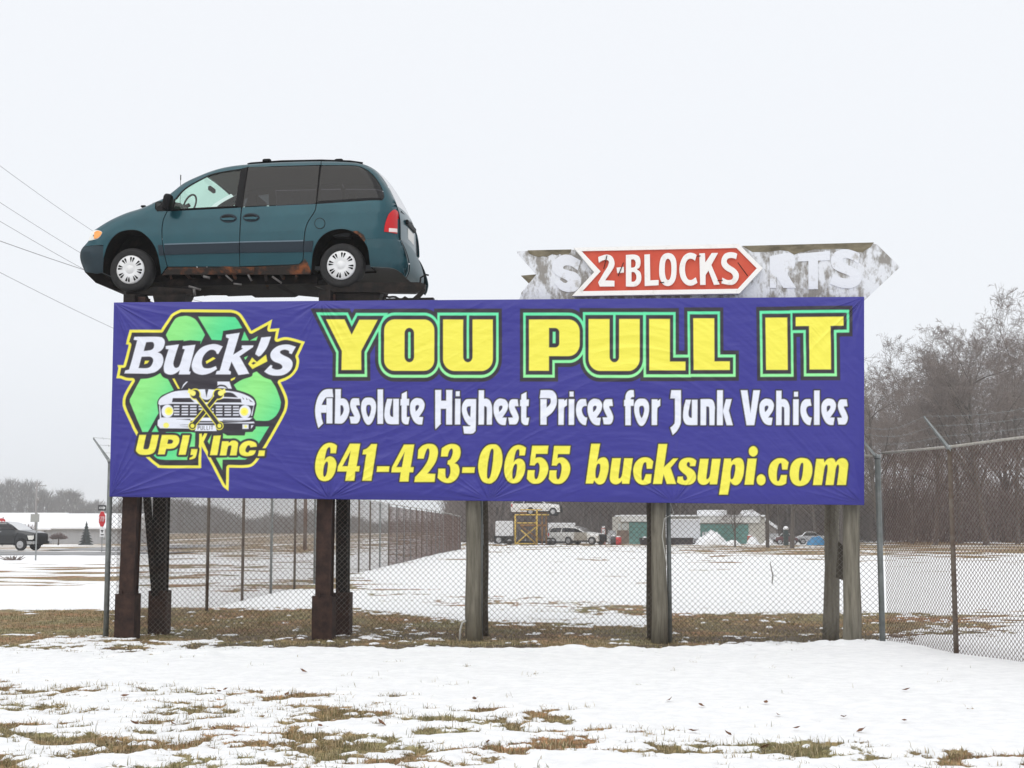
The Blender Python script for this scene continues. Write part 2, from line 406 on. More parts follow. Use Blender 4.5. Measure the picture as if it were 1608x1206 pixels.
sc1 = N('ShaderNodeValToRGB'); sc1.color_ramp.elements[0].color = (.74, .75, .765, 1); sc1.color_ramp.elements[1].color = (.85, .858, .868, 1)
sc1.color_ramp.elements[0].position = .3; sc1.color_ramp.elements[1].position = .6
n.links.new(n1.outputs['Fac'], sc1.inputs[0])
# break the snow edge up finer than the sheet
ad = N('ShaderNodeMath', operation='SUBTRACT'); ad.inputs[1].default_value = .5; n.links.new(n3.outputs['Fac'], ad.inputs[0])
ml = N('ShaderNodeMath', operation='MULTIPLY'); ml.inputs[1].default_value = 1.1; n.links.new(ad.outputs[0], ml.inputs[0])
sm_ = N('ShaderNodeMath', operation='ADD'); n.links.new(A1.outputs['Fac'], sm_.inputs[0]); n.links.new(ml.outputs[0], sm_.inputs[1])
mr = N('ShaderNodeMapRange'); mr.inputs[1].default_value = .38; mr.inputs[2].default_value = .62; n.links.new(sm_.outputs[0], mr.inputs[0])
fin = N('ShaderNodeMixRGB'); n.links.new(mr.outputs[0], fin.inputs[0]); n.links.new(smx.outputs[0], fin.inputs[1]); n.links.new(sc1.outputs[0], fin.inputs[2])
n.links.new(fin.outputs[0], b.inputs['Base Color'])
b.inputs['Roughness'].default_value = .75; b.inputs['Specular IOR Level'].default_value = .3
bp = N('ShaderNodeBump'); bp.inputs['Strength'].default_value = .7; bp.inputs['Distance'].default_value = .03
n.links.new(n1.outputs['Fac'], bp.inputs['Height']); n.links.new(bp.outputs[0], b.inputs['Normal'])
ground = obj('ground', gme, gm); tag(ground, 'flat winter turf half covered by melting snow', None, kind='structure')
# ------------------------------------------------------------------ billboard banner: printed vinyl, the print stored as colours of the sheet itself
BL, BT_R = 19.0, 17.75                                   # depth of the left and right ends
Q00 = P(172, 780, BL); Q01 = P(179, 475, BL + .02); Q10 = P(1357, 793, BT_R); Q11 = P(1357, 466, BT_R + .02)
bb_dir = Vector((Q10.x - Q00.x, Q10.y - Q00.y, 0)).normalized(); BYAW = math.atan2(-bb_dir.y, bb_dir.x)
bb_in = Vector((-bb_dir.y, bb_dir.x, 0))                  # away from the camera
bill = empty('billboard', tuple(PG(745, 1012)), -BYAW, 'long purple billboard carried on steel and wooden posts, with yellow lettering', 'billboard')
bpy.context.view_layer.update(); BINV = bill.matrix_world.inverted()

NXB, NYB = 1420, 372
u = np.linspace(0, 1, NXB); v = np.linspace(0, 1, NYB); UU, VV_ = np.meshgrid(u, v)
q = lambda a: np.array(tuple(a))
PB = ((1 - UU) * (1 - VV_))[..., None] * q(Q00) + (UU * (1 - VV_))[..., None] * q(Q10) + ((1 - UU) * VV_)[..., None] * q(Q01) + (UU * VV_)[..., None] * q(Q11)
BPX, BPY = proj(PB[..., 0], PB[..., 1], PB[..., 2])       # the photo pixel each point of the sheet was read from

PURPLE = np.array(srgb(48, 46, 138)); BLACK = np.array(srgb(42, 38, 48)); YEL = np.array(srgb(238, 230, 80)); WHITE = np.array(srgb(226, 230, 242))
ART = np.empty((NYB, NXB, 3)); ART[:] = PURPLE
AA = .55
def bbox(poly, pad):
    x0, y0 = poly.min(0) - pad; x1, y1 = poly.max(0) + pad
    m = (BPX > x0) & (BPX < x1) & (BPY > y0) & (BPY < y1)
    r = np.where(m.any(1))[0]; c = np.where(m.any(0))[0]
    if len(r) == 0 or len(c) == 0: return None
    return slice(r[0], r[-1] + 1), slice(c[0], c[-1] + 1)
def paint(sl, d, col):
    a = np.clip(.5 - d / (2 * AA), 0, 1)[..., None]; ART[sl] = ART[sl] * (1 - a) + col * a
def fill(polys, col, off=0.0, holes=()):
    polys = polys if isinstance(polys, list) else [polys]
    allp = np.concatenate(polys); sl = bbox(allp, off + 2)
    if sl is None: return
    d = np.full(BPX[sl].shape, 1e9)
    for p in polys: d = np.minimum(d, sdpoly(BPX[sl], BPY[sl], p))
    for h in holes: d = np.maximum(d, -sdpoly(BPX[sl], BPY[sl], h))
    c = col(BPX[sl], BPY[sl]) if callable(col) else col
    paint(sl, d - off, c)
def ell(cx, cy, rx, ry, n=28):
    a = np.linspace(0, 2 * math.pi, n, endpoint=False); return np.stack([cx + rx * np.cos(a), cy + ry * np.sin(a)], 1)
def stroke(a, b, w):
    a = np.array(a, float); b = np.array(b, float); t = (b - a) / np.linalg.norm(b - a); m = np.array([-t[1], t[0]]) * w / 2
    return np.array([a + m, b + m, b - m, a - m])
def green(x, y): # print gradient of the ink
    t = np.clip((y - 490) / 110, 0, 1)[..., None]
    return np.array(srgb(96, 226, 168)) * (1 - t) + np.array(srgb(152, 238, 158)) * t
def miter(poly, d, an=1.2):
    """outward offset with sharp corners; wider vertically, as the lettering was stretched"""
    p = poly.copy(); p[:, 1] /= an
    ar = .5 * np.sum(p[:, 0] * np.roll(p[:, 1], -1) - np.roll(p[:, 0], -1) * p[:, 1]); sg = 1 if ar > 0 else -1
    e = np.roll(p, -1, 0) - p; L = np.linalg.norm(e, axis=1); keep = L > 1e-6; p = p[keep]
    e = np.roll(p, -1, 0) - p; e /= np.linalg.norm(e, axis=1, keepdims=True)
    nrm = np.stack([e[:, 1], -e[:, 0]], 1) * sg; n0 = np.roll(nrm, 1, 0)
    m = (n0 + nrm); m /= np.maximum(1 + np.sum(n0 * nrm, 1, keepdims=True), .2)
    o = p + m * d; o[:, 1] *= an; return o

# --- YOU PULL IT
ZY = lambda s: path(s, 490, 478, 9.725)
def rrect(x0, y0, x1, y1, r, corners='1111', ry=None):
    ry = ry or r; o = []
    for k, (cx, cy, a0) in enumerate(((x0 + r, y0 + ry, 180), (x1 - r, y0 + ry, 270), (x1 - r, y1 - ry, 0), (x0 + r, y1 - ry, 90))):
        if corners[k] == '1':
            for t in range(9):
                an = R(a0 + 90 * t / 8); o.append((cx + r * math.cos(an), cy + ry * math.sin(an)))
        else: o.append(((x0, y0), (x1, y0), (x1, y1), (x0, y1))[k])
    return np.array(o)
words = [
 [('Y', ZY('222,232 500,232 610,468 728,238 1005,238 755,712 755,1003 455,1003 460,712')),
  ('O', rrect(603.6, 501.9, 682.2, 582.4, 16, ry=17)), ('U', rrect(696, 501.9, 774, 582.6, 18, '0011', 19))],
 [('P', np.array([(830.8, 501.9)] + [tuple(p) for p in rrect(862, 501.9, 910.3, 559.2, 17, '0110', 19)[1:-1]] + [(862.1, 559.2), (862.1, 582.2), (830.8, 582.2)])),
  ('U', rrect(924.4, 501.1, 1004.5, 582.6, 18, '0011', 19)),
  ('L', np.array([(1019.5, 501), (1051.9, 501), (1051.9, 567.9), (1076.3, 567.9), (1076.3, 581.6), (1019.7, 581.6)])),
  ('L', np.array([(1088.6, 499.9), (1121.5, 499.9), (1121.9, 567.6), (1146, 567.6), (1146, 581), (1089.3, 581)]))],
 [('I', np.array([(1201.9, 499), (1236, 498.8), (1236.9, 580.9), (1203, 580.9)])),
  ('T', np.array([(1249.5, 498.2), (1324.3, 497.4), (1324.3, 511.6), (1304, 511.9), (1304.8, 580.3), (1271.2, 580.3), (1270.3, 512.1), (1249.5, 512.3)]))],
]
for wd in words:
    for off, c in ((14.3, BLACK), (9.0, green), (5.3, BLACK)):
        for k, p in wd:
            fill(miter(p, off), c)
    for k, p in wd: fill(p, YEL)
slots = [rrect(635.5, 515, 650.6, 569, 7.5, ry=9)]
fill(slots[0], BLACK); fill(rrect(641.2, 521.5, 644.9, 563, 1.5), green)
for x0, x1 in ((727.4, 742.3), (957.2, 972.3)):
    fill(rrect(x0, 495.5, x1, 569, 7.4, '0011', 9), BLACK); fill(np.array([(x0 + 5.7, 492), (x1 - 5.7, 492), (x1 - 5.7, 563), (x0 + 5.7, 563)]), green)
fill(rrect(862.1, 515, 878.4, 545.7, 7, '0110', 7), BLACK); fill(np.array([(868, 521), (872.4, 521), (872.4, 539), (868, 539)]), green)

# --- second line
SC2 = 1608 / 180.
G2 = {
 'A': (490, ['288,100 215,100~ 150,125~ 90,200~ 55,310~ 45,400~ 52,490~ 72,580~ 92,645 158,580 138,510~ 128,430~ 130,350~ 150,290~ 175,245~ 205,215~ 300,213', '205,228 288,226 288,580 205,580', '120,322 210,322 210,430 120,430'], []),
 'b': (490, ['330,100 408,100 405,232 450,232~ 495,265~ 522,340~ 525,410~ 505,480~ 470,540~ 420,580~ 322,580'], ['400,325 430,330~ 445,370~ 445,400~ 430,445~ 400,480']),
 's': (490, ['660,230 672,325 625,325 622,345~ 650,400~ 675,470~ 672,520~ 655,560~ 630,580~ 545,580 528,485 592,485 590,470~ 560,410~ 540,350~ 538,300~ 550,255~ 580,230~'], []),
 'o': (490, ['795,218~ 850,228~ 890,280~ 900,360~ 890,440~ 860,530~ 825,585~ 793,600~ 762,585~ 728,530~ 700,440~ 690,360~ 700,280~ 740,228~'], ['795,318~ 820,325~ 832,365~ 825,420~ 812,465~ 795,492 778,465~ 765,420~ 760,365~ 770,328~']),
 'l': (490, ['922,105 998,105 998,587 920,587'], []),
 'u': (490, ['1055,235 1128,235 1110,320~ 1095,400~ 1095,450~ 1110,482~ 1140,490 1140,235 1220,235 1218,590 1100,590~ 1050,570~ 1022,510~ 1017,440~ 1030,330~'], []),
 't': (490, ['1330,130 1332,235 1365,235 1362,328 1332,328 1330,480~ 1340,490 1370,490 1352,592 1310,592~ 1275,570~ 1258,520~ 1258,328 1240,328 1243,240 1258,240 1260,165'], []),
 'e': (490, ['1480,225~ 1540,240~ 1575,290~ 1578,340~ 1560,400~ 1500,490 1560,492 1545,595 1490,592~ 1440,560~ 1400,490~ 1378,410~ 1378,320~ 1400,265~ 1440,232~'], ['1480,322~ 1500,330~ 1500,355~ 1480,390~ 1455,412 1450,370~ 1455,335~']),
 'H': (670, ['120,112 205,112 205,262 275,262 275,112 360,112 358,597 275,597 275,375 198,375 198,578 205,582 128,662 122,640'], []),
 'i': (670, ['400,235 475,235 472,595 398,595', '410,130 465,130 465,198 410,198'], []),
 'g': (670, ['695,240 690,640~ 680,690~ 640,722~ 528,722 512,620 600,622~ 615,608~ 590,600~ 540,540~ 505,450~ 495,380~ 505,310~ 540,255~ 580,240~'], ['620,338 615,495 585,460~ 565,400~ 563,370~ 575,345~']),
 'h': (670, ['732,115 805,115 805,235 850,235~ 890,265~ 915,330~ 920,400 915,597 845,597 845,390~ 840,350~ 820,338~ 808,338 805,597 728,597'], []),
 'P': (840, ['78,240 165,240 165,598 78,598', '82,115 220,115~ 270,140~ 300,190~ 308,270~ 290,350~ 240,430~ 160,495 160,362 200,325~ 222,285~ 222,248~ 205,228~ 68,225'], []),
 'r': (840, ['330,240 408,240 415,262 450,235 450,330 420,350~ 408,390~ 405,600 330,600'], []),
 'j': (840, ['475,240 553,240 550,600 475,600', '487,135 543,135 543,203 487,203'], []),
 'c': (840, ['715,240 730,335 690,338~ 665,360~ 658,400~ 672,450~ 700,490~ 735,500 715,605 670,595~ 620,545~ 585,460~ 577,370~ 595,290~ 630,250~ 660,240~'], []),
 'f': (840, ['1385,115 1392,210 1355,215~ 1345,240~ 1385,245 1385,335 1345,335 1345,605 1268,605 1268,338 1250,338 1252,250 1268,250 1272,190~ 1295,140~ 1335,115~'], []),
 'J': (1020, ['305,115 440,115 440,520~ 425,610~ 380,690~ 325,742 290,640 335,600~ 355,540~ 355,230 290,228'], []),
 'n': (1020, ['715,240 850,240~ 895,270~ 915,340~ 915,400 910,605 840,605 838,390~ 832,350~ 815,342~ 795,342 792,605 715,605'], []),
 'k': (1020, ['948,115 1028,115 1028,605 945,605', '1072,240 1152,240 1112,400 1168,605 1082,605 1027,410'], []),
 'V': (1160, ['28,115 122,115 165,430 205,115 298,115 218,605 110,605'], []),
}
L2 = [('A', 490, 0, 0), ('b', 490, 0, 0), ('s', 490, 0, 0), ('o', 490, 0, 0), ('l', 490, 0, 0), ('u', 490, 0, 0), ('t', 490, 0, 0), ('e', 490, 0, 0),
      ('H', 670, 0, 0), ('i', 670, 0, 0), ('g', 670, 0, 0), ('h', 670, 0, 0), ('e', 670, -437, 8), ('s', 670, 617, 14), ('t', 670, 70, 10),
      ('P', 840, 0, 0), ('r', 840, 0, 0), ('j', 840, 0, 0), ('c', 840, 0, 0), ('e', 840, -636, 10), ('s', 840, 422, 12), ('f', 840, 0, 0), ('o', 840, 702, 15), ('r', 1020, -300, 3),
      ('J', 1020, 0, 0), ('u', 1020, -547, 13), ('n', 1020, 0, 0), ('k', 1020, 0, 0),
      ('V', 1160, 0, 0), ('e', 1160, -1086, 8), ('h', 1160, -205, 6), ('j', 1160, 288, 2), ('c', 1160, 288, 0), ('l', 1160, 135, 14), ('e', 1160, -218, 8), ('s', 1160, 852, 16)]
SC3 = SC2
G3 = {
 '6': (['355,90 340,195 262,195 265,150~ 258,115~ 240,110~ 215,140~ 195,210~ 182,290 215,255~ 260,240~ 310,260~ 340,310~ 345,370~ 330,450~ 290,530~ 240,575~ 170,585~ 110,560~ 70,500~ 52,420~ 55,320~ 75,230~ 110,150~ 160,85~ 215,55~ 270,50~ 320,65~'], ['215,312~ 230,330~ 228,390~ 215,470~ 195,515~ 178,525~ 165,500~ 163,450~ 175,370~ 195,325~']),
 '4': (['535,62 680,62 630,378 675,378 665,450 612,450 600,580 475,580 492,450 360,450 368,380'], ['545,165 508,378 430,378']),
 '1': (['835,65 915,65 838,580 712,580 765,210 712,210 722,150 770,130~ 810,95~'], []),
 '-': (['918,378 1090,378 1082,455 910,455'], []),
 '2': (['-34,270 50,270 70,200~ 92,145~ 113,126~ 130,155~ 128,225~ 105,305~ 60,380~ 0,455~ -69,530 -79,597 205,597 215,485 102,480 155,415~ 215,325~ 243,240~ 250,175~ 235,115~ 195,75~ 130,62~ 70,72~ 20,98~ -24,145'], []),
 '3': (['305,125 370,85~ 440,65~ 510,75~ 555,115~ 568,180~ 555,250~ 520,305~ 485,335 530,360~ 552,420~ 545,490~ 510,555~ 450,600~ 380,612~ 300,585~ 248,540 258,412 355,412 355,500~ 365,540~ 380,550~ 405,530~ 425,470~ 425,400~ 410,360~ 385,350 390,300 420,285~ 445,240~ 460,180~ 455,140~ 440,128~ 415,150~ 395,200~ 388,240 292,240'], []),
 '0': (['1015,70~ 1080,80~ 1130,140~ 1152,230~ 1150,330~ 1125,440~ 1075,550~ 1010,610~ 950,618~ 880,590~ 840,520~ 818,430~ 820,320~ 850,200~ 900,120~ 955,80~'], ['1015,132~ 1030,160~ 1025,260~ 1010,390~ 990,500~ 970,545~ 955,553~ 940,530~ 938,460~ 950,330~ 975,200~ 998,140~']),
 '5': (['320,90 548,90 535,202 372,202 365,265 400,252~ 450,255~ 500,290~ 535,350~ 545,420~ 525,500~ 480,570~ 420,615~ 340,620~ 285,595~ 245,550 258,432 355,432 350,490~ 355,540~ 375,558~ 400,530~ 420,450~ 425,380~ 410,335~ 390,325~ 365,345~ 355,365 285,362'], []),
 'b': (['165,62 290,62 245,310 280,270~ 340,252~ 385,275~ 408,340~ 408,420~ 385,520~ 350,600~ 300,630~ 250,622~ 205,575 190,618 88,618'], ['272,340~ 292,360~ 290,430~ 275,500~ 258,540~ 238,545~ 225,520~ 225,440~ 240,370~ 255,345~']),
 'u': (['460,265 580,265 550,500~ 548,540~ 560,550~ 580,535~ 600,480~ 628,265 748,265 698,622 598,622 595,580 560,615~ 510,630~ 460,615~ 430,570~ 430,480~'], []),
 'c': (['1035,310 1018,412 945,412 940,360~ 935,325~ 915,322~ 895,345~ 875,420~ 868,500~ 872,560~ 885,575~ 905,560~ 930,488 1012,488 1000,605 950,630~ 880,635~ 820,610~ 775,550~ 755,470~ 760,390~ 790,320~ 850,268~ 920,252~ 985,265~'], []),
 'k': (['1108,65 1232,65 1185,390 1315,268 1385,268 1278,400 1355,625 1225,625 1180,490 1155,625 1032,625'], []),
 's': (['210,300 195,375 120,375 120,340~ 105,318~ 85,325~ 75,355~ 90,385~ 150,420~ 190,465~ 205,530~ 185,590~ 130,630~ 50,638~ -20,625~ -62,600 -50,525 20,522 25,560~ 45,578~ 70,570~ 82,545~ 65,505~ 10,460~ -25,420~ -38,370~ -20,310~ 30,270~ 100,258~ 165,268~'], []),
 'p': (['600,270 695,270 700,315 740,275~ 800,260~ 850,280~ 875,340~ 878,420~ 860,530~ 820,610~ 770,642~ 720,630~ 685,590 652,775 528,775'], ['735,350~ 755,365~ 755,430~ 740,510~ 722,550~ 700,560~ 688,540~ 688,460~ 700,390~ 715,358~']),
 'i': (['930,270 1055,270 1010,635 885,635', '1008,94~ 1055,120~ 1070,168~ 1055,217~ 1008,242~ 960,217~ 946,168~ 960,120~'], []),
 '.': (['1117,489~ 1164,515~ 1179,567~ 1164,620~ 1117,645~ 1070,620~ 1055,567~ 1070,515~'], []),
 'o': (['720,262~ 790,278~ 838,340~ 852,430~ 835,530~ 790,610~ 720,648~ 640,650~ 575,610~ 540,530~ 537,440~ 560,350~ 610,290~ 665,265~'], ['712,328~ 726,350~ 722,430~ 710,520~ 692,575~ 678,585~ 664,560~ 662,480~ 675,390~ 695,338~']),
 'm': (['908,275 1010,275 1022,325 1060,280~ 1110,265~ 1155,275~ 1180,325 1220,280~ 1275,265~ 1325,285~ 1352,340~ 1352,390 1322,640 1197,640 1225,420~ 1222,365~ 1205,355~ 1188,385~ 1178,420 1150,640 1035,640 1065,420~ 1062,362~ 1045,355~ 1028,380~ 1018,420 985,640 860,640'], []),
}
L3 = [('6', 490, 0, 0), ('4', 490, 0, 0), ('1', 490, 0, 0), ('-', 490, 0, 0), ('4', 490, 757, 12), ('2', 660, 0, 0), ('3', 660, 0, 0), ('-', 660, -322, 15), ('0', 660, 0, 0), ('6', 660, 1128, 30),
      ('5', 800, 0, 0), ('5', 800, 308, 3), ('b', 910, 0, 0), ('u', 910, 0, 0), ('c', 910, 0, 0), ('k', 910, 0, 0), ('s', 1070, 0, 0), ('u', 1070, -198, 8), ('p', 1070, 0, 0), ('i', 1070, 0, 0), ('.', 1070, 0, 0), ('c', 1070, 467, 12), ('o', 1180, 0, 0), ('m', 1180, 0, 0)]
def line(lst, gl, oy, col, off, own):
    sh = []
    for g, ox, dx, dy in lst:
        e = gl[g]; ps, hs = (e[1], e[2]) if own else (e[0], e[1])
        sh.append(([path(s_, ox, oy, SC2, dx, dy) for s_ in ps], [path(s_, ox, oy, SC2, dx, dy) for s_ in hs]))
    for ps, hs in sh: fill(ps, BLACK, off, hs if False else ())
    for ps, hs in sh:
        for h in hs: fill(h, PURPLE, -off)
        fill(ps, col, 0, hs)
line(L2, G2, 600, WHITE, 2.3, True)
line(L3, G3, 690, YEL, 2.3, False)

# --- the logo
ZA = lambda s: path(s, 180, 480, 10.05)
ZB = lambda s: path(s, 320, 480, 10.05)
ZC = lambda s: path(s, 190, 580, 11.486)
ZD = lambda s: path(s, 320, 580, 11.486)
ZE = lambda s: path(s, 200, 670, 11.486)
ZF = lambda s: path(s, 300, 670, 11.486)
ZG = lambda s: path(s, 240, 600, 9.459)
def opn(zo, s): return openpath(s, ox=zo[0], oy=zo[1], sc=zo[2])
oA, oB, oC, oD, oE, oF = (180, 480, 10.05), (320, 480, 10.05), (190, 580, 11.486), (320, 580, 11.486), (200, 670, 11.486), (300, 670, 11.486)
edge = np.concatenate([
 opn(oA, '30,1145 65,990 50,940 145,940 230,620 185,610 250,385 740,383 860,200~ 930,120~ 1050,62~'),
 opn(oB, '430,68~ 480,76~ 545,100~ 620,170~ 755,400 1085,222 1050,372 1198,358 1165,530 1320,500~ 1600,572 1490,800 1510,880~ 1480,1010~ 1390,1120~ 1290,1180~'),
 opn(oD, '1385,232 1450,370~ 1500,490~ 1518,590~ 1500,720~ 1450,840~ 1250,1206'),
 opn(oF, '1360,375 1290,480 1225,590~ 1130,700~ 1000,740~ 692,740 685,1160 600,1095~ 560,1040 195,345 188,745'),
 opn(oE, '1300,748 640,748~ 540,715~ 440,640~ 340,545 180,180 85,0'),
 opn(oC, '215,1060 60,720~ 35,600~ 55,480~ 110,370~ 205,205 100,200~ 0,165')])
fill(edge, YEL); fill(edge, BLACK, -4.2)
def lgreen(x, y):
    t = (np.sin((x + y * .6) * .035) * .5 + .5)[..., None]
    return np.array(srgb(78, 214, 142)) * (1 - t) + np.array(srgb(140, 228, 130)) * t
for s_ in ('815,465 930,260~ 1000,190~ 1130,165~ 1230,190~ 1310,255~ 1430,460 1358,605 1365,560 1200,545 1095,562 1095,545 900,553 860,560',): fill(ZA(s_), lgreen)
for s_ in ('-82,175 430,180~ 520,210~ 590,320~ 610,355 310,400 280,548 130,540', '645,410 715,550 595,550', '855,488 835,550 735,552', '695,795 660,855 640,820'): fill(ZB(s_), lgreen)
for s_ in ('358,175 480,165~ 600,130~ 712,70 760,140~ 850,180 955,375 760,460~ 690,520~ 655,600~ 660,680~ 680,790 490,1130 390,1130 165,590 165,540', '630,1010 680,1130 560,1130'): fill(ZC(s_), lgreen)
fill(ZD('955,40 1080,140~ 1210,190 1300,330~ 1385,560~ 1390,620~ 1370,720~ 1300,840~ 1200,915~ 1100,930~ 945,925 900,870 930,760~ 955,620~ 930,540~ 880,480~ 760,420~ 600,370 545,280 690,190~ 860,130~ 890,70~'), lgreen)
fill(ZF('1170,0 1410,0 1225,305 1100,230 900,270 820,220 580,210 580,120 660,160 970,160 985,100 1110,95'), lgreen)
fill(ZE('480,515 560,580~ 700,600 1085,600 1140,365 1220,360 1225,110 1165,100 700,100 560,400'), lgreen)
fill(ZF('455,565 850,520 1020,575 980,595 575,595 570,780'), lgreen); fill(ZE('1525,140 1455,265 1485,320'), lgreen)
# car with crossed spanners
fill(ZG('320,125 160,190~ 90,250~ 65,320~ 85,420~ 110,520~ 60,560~ 70,640~ 90,710 200,740 600,740 1080,760 1100,790 1360,790 1375,740 1480,740 1530,690 1530,600 1480,520~ 1530,380~ 1540,310~ 1510,250~ 1430,190~ 1210,130 1140,-8 440,-8'), BLACK)
W2 = WHITE
for s_ in ('522,-6 500,-6 455,40 430,102 470,50', '965,-6 1140,-6 1175,100 1120,95 1080,50~ 1010,38~ 965,50', '960,85 1000,64~ 1060,70~ 1105,97', '80,320 100,260~ 170,205~ 330,140~ 560,118~ 800,108~ 1050,125~ 1250,150~ 1400,200~ 1490,260~ 1520,320~ 1500,355 1300,332 280,322 105,345',
           '95,350 112,350 130,520 112,540', '1480,350 1505,350 1480,500 1462,500', '110,527 1480,532 1440,562 1300,580 700,575 100,560', '75,600 110,550~ 350,560 560,565 560,690 110,687 75,645', '1050,608 1500,590 1515,610 1450,614', '1335,630 1425,630 1425,695 1335,695', '1465,640 1497,645 1463,692',
           '700,545 900,545 900,575 700,575', '690,600 905,600 905,612 690,612'): fill(ZG(s_), W2)
for s_ in ('105,345 280,327 1300,333 1500,352 1455,525 1290,525 130,520', '285,300 300,238 560,235 620,300', '830,305 1060,240 1310,250 1322,305', '1060,160~ 1180,162~ 1265,230 1060,222', '775,105 830,105 800,228', '1330,220 1360,255 1345,258', '1385,232 1415,262 1395,265', '1425,248 1490,298 1450,290',
           '700,175 720,235~ 800,262~ 870,235~ 890,175 890,300 700,300', '350,552 560,548 560,566', '400,628 560,632 560,638', '410,648 560,652 560,658', '420,665 560,668 560,675', '1040,560 1440,566 1300,572 1040,574'): fill(ZG(s_), BLACK)
def rows(xs, ys):
    for a_, b_ in xs:
        for y_ in ys: fill(ZG(f'{a_},{y_-9} {b_},{y_-9} {b_},{y_+9} {a_},{y_+9}'), W2)
rows([(315, 395), (430, 525), (555, 650)], (360, 401, 442, 482)); rows([(940, 1035), (1068, 1165), (1195, 1280)], (366, 406, 447, 489)); rows([(682, 735)], (362, 403)); rows([(880, 905)], (404, 446))
HY = np.array(srgb(246, 240, 120)); HY2 = np.array(srgb(244, 232, 60))
for cx, cy, ix in ((220, 432, 240), (1372, 440, 1362)):
    g_ = lambda c: (240 + c[0] / 9.459, 600 + c[1] / 9.459)
    fill(ell(*g_((cx, cy)), 88 / 9.459, 98 / 9.459), W2); fill(ell(*g_((ix, cy)), 60 / 9.459, 62 / 9.459), HY); fill(ell(*g_((ix, cy)), 32 / 9.459, 30 / 9.459), HY2)
fill(ell(240 + 200 / 9.459, 600 + 642 / 9.459, 44 / 9.459, 40 / 9.459), HY); fill(ell(240 + 1382 / 9.459, 600 + 660 / 9.459, 22 / 9.459, 20 / 9.459), HY)
gp = lambda x, y: (240 + x / 9.459, 600 + y / 9.459)
fill(ZG('655,640 930,640 950,726 625,726'), W2)
for (hx, hy, ex, ey, jx, jy) in ((975, 180, 590, 650, 1010, 165), (630, 180, 990, 650, 598, 165)):
    for wdt, rad, c in ((84, 84, YEL), (58, 68, BLACK)):
        fill([stroke(gp(hx, hy), gp(ex, ey), wdt / 9.459), ell(*gp(hx, hy), rad / 9.459, rad / 9.459), ell(*gp(ex, ey), (62 if c is YEL else 50) / 9.459, (62 if c is YEL else 50) / 9.459)], c)
    fill(ell(*gp(jx, jy), 40 / 9.459, 40 / 9.459), HY); sgx = 1 if jx > hx else -1
    fill(ZG(f'{jx},{jy-34} {jx+sgx*62},{jy-70} {jx+sgx*80},{jy-10} {jx},{jy+30}'), HY)
    fill(ell(*gp(ex, ey), 30 / 9.459, 31 / 9.459), YEL)
TXT = {'P': [((0, 0), (0, 1)), ((0, 0), (.8, 0)), ((.8, 0), (.8, .5)), ((0, .5), (.8, .5))], 'U': [((0, 0), (0, 1)), ((.9, 0), (.9, 1)), ((0, 1), (.9, 1))], 'L': [((0, 0), (0, 1)), ((0, 1), (.8, 1))], 'I': [((0, 0), (0, 1))], 'T': [((0, 0), (1, 0)), ((.5, 0), (.5, 1))]}
xx = 672
for ch, wch in zip('PULLIT', (40, 44, 40, 38, 18, 36)):
    for a_, b_ in TXT[ch]: fill(stroke(gp(xx + a_[0] * 28, 652 + a_[1] * 54), gp(xx + b_[0] * 28 + .1, 652 + b_[1] * 54 + .1), .95), BLACK)
    xx += wch + 3
# yellow bits of the arrow edge
for z_, s_ in ((ZA, '485,870 550,870 520,910 470,925'), (ZB, '35,880 150,815 185,835 45,915'), (ZB, '430,1160 500,1130 490,1160 435,1190'), (ZC, '930,170 965,165 1065,350 1030,350'), (ZE, '1300,130 1345,125 1350,190 1395,120 1445,125 1378,275 1462,470 1445,525 1340,350 1298,355')): fill(z_(s_), YEL)
bk = [
 (ZA, ['320,495 690,495~ 770,520~ 798,580~ 780,660~ 740,710~ 685,738 745,770~ 772,840~ 760,920~ 720,990~ 640,1050~ 520,1075 160,1070 175,1025 235,1010 365,550 310,540'], ['505,580 600,575~ 630,610~ 620,670~ 570,705~ 465,718', '430,808 560,805~ 610,840~ 605,900~ 560,970~ 480,990~ 382,985']),
 (ZA, ['815,640 1018,612 940,860~ 930,930~ 950,975~ 990,980~ 1035,930~ 1110,690 1075,680 1080,640 1278,618 1175,1035 1200,1045 1190,1085 1015,1085 1030,1020 960,1070~ 880,1090~ 800,1060~ 778,990~ 790,900~ 858,690 815,685'], []),
 (ZB, ['-187,960~ -172,870~ -117,750~ -27,660~ 93,615~ 200,610~ 300,645 230,765 205,755 190,720~ 150,697~ 100,700~ 40,740~ -10,810~ -30,900~ -10,970~ 40,990~ 110,985~ 190,955 210,1000 110,1060~ 0,1090~ -90,1080~ -160,1040~'], []),
 (ZB, ['355,460 570,430 465,775 620,680 600,665 605,630 785,628 780,655 565,800 705,1050~ 690,1075~ 550,1095 440,885 395,1020 432,1045 425,1085 190,1083 205,1035 255,1025 400,520 355,500'], []),
 (ZB, ['915,505 1065,490 1000,660~ 910,780~ 865,800 815,765'], []),
 (ZB, ['1455,650 1390,765 1350,750 1345,715~ 1280,695~ 1215,715~ 1210,750~ 1260,785~ 1350,830~ 1400,890~ 1400,960~ 1350,1040~ 1250,1095~ 1130,1105~ 1030,1085~ 955,1040 1060,935 1085,950 1080,985~ 1150,1012~ 1220,1000~ 1245,965~ 1210,920~ 1110,880~ 1060,820~ 1060,750~ 1110,680~ 1200,630~ 1330,615~'], [])]
LAT = [(ZB, '765,820 840,890 985,775 1005,880 770,1000 705,920', '790,885 830,905 780,935 755,910')]
for z_, ps, hs in bk: fill([z_(s_) for s_ in ps], BLACK, 4.6)
fill(ZA('485,870 550,870 520,910 470,925'), YEL); fill(ZB('35,880 150,815 185,835 45,915'), YEL)
for z_, a_, b_ in LAT: fill(z_(a_), YEL, 0, [z_(b_)])
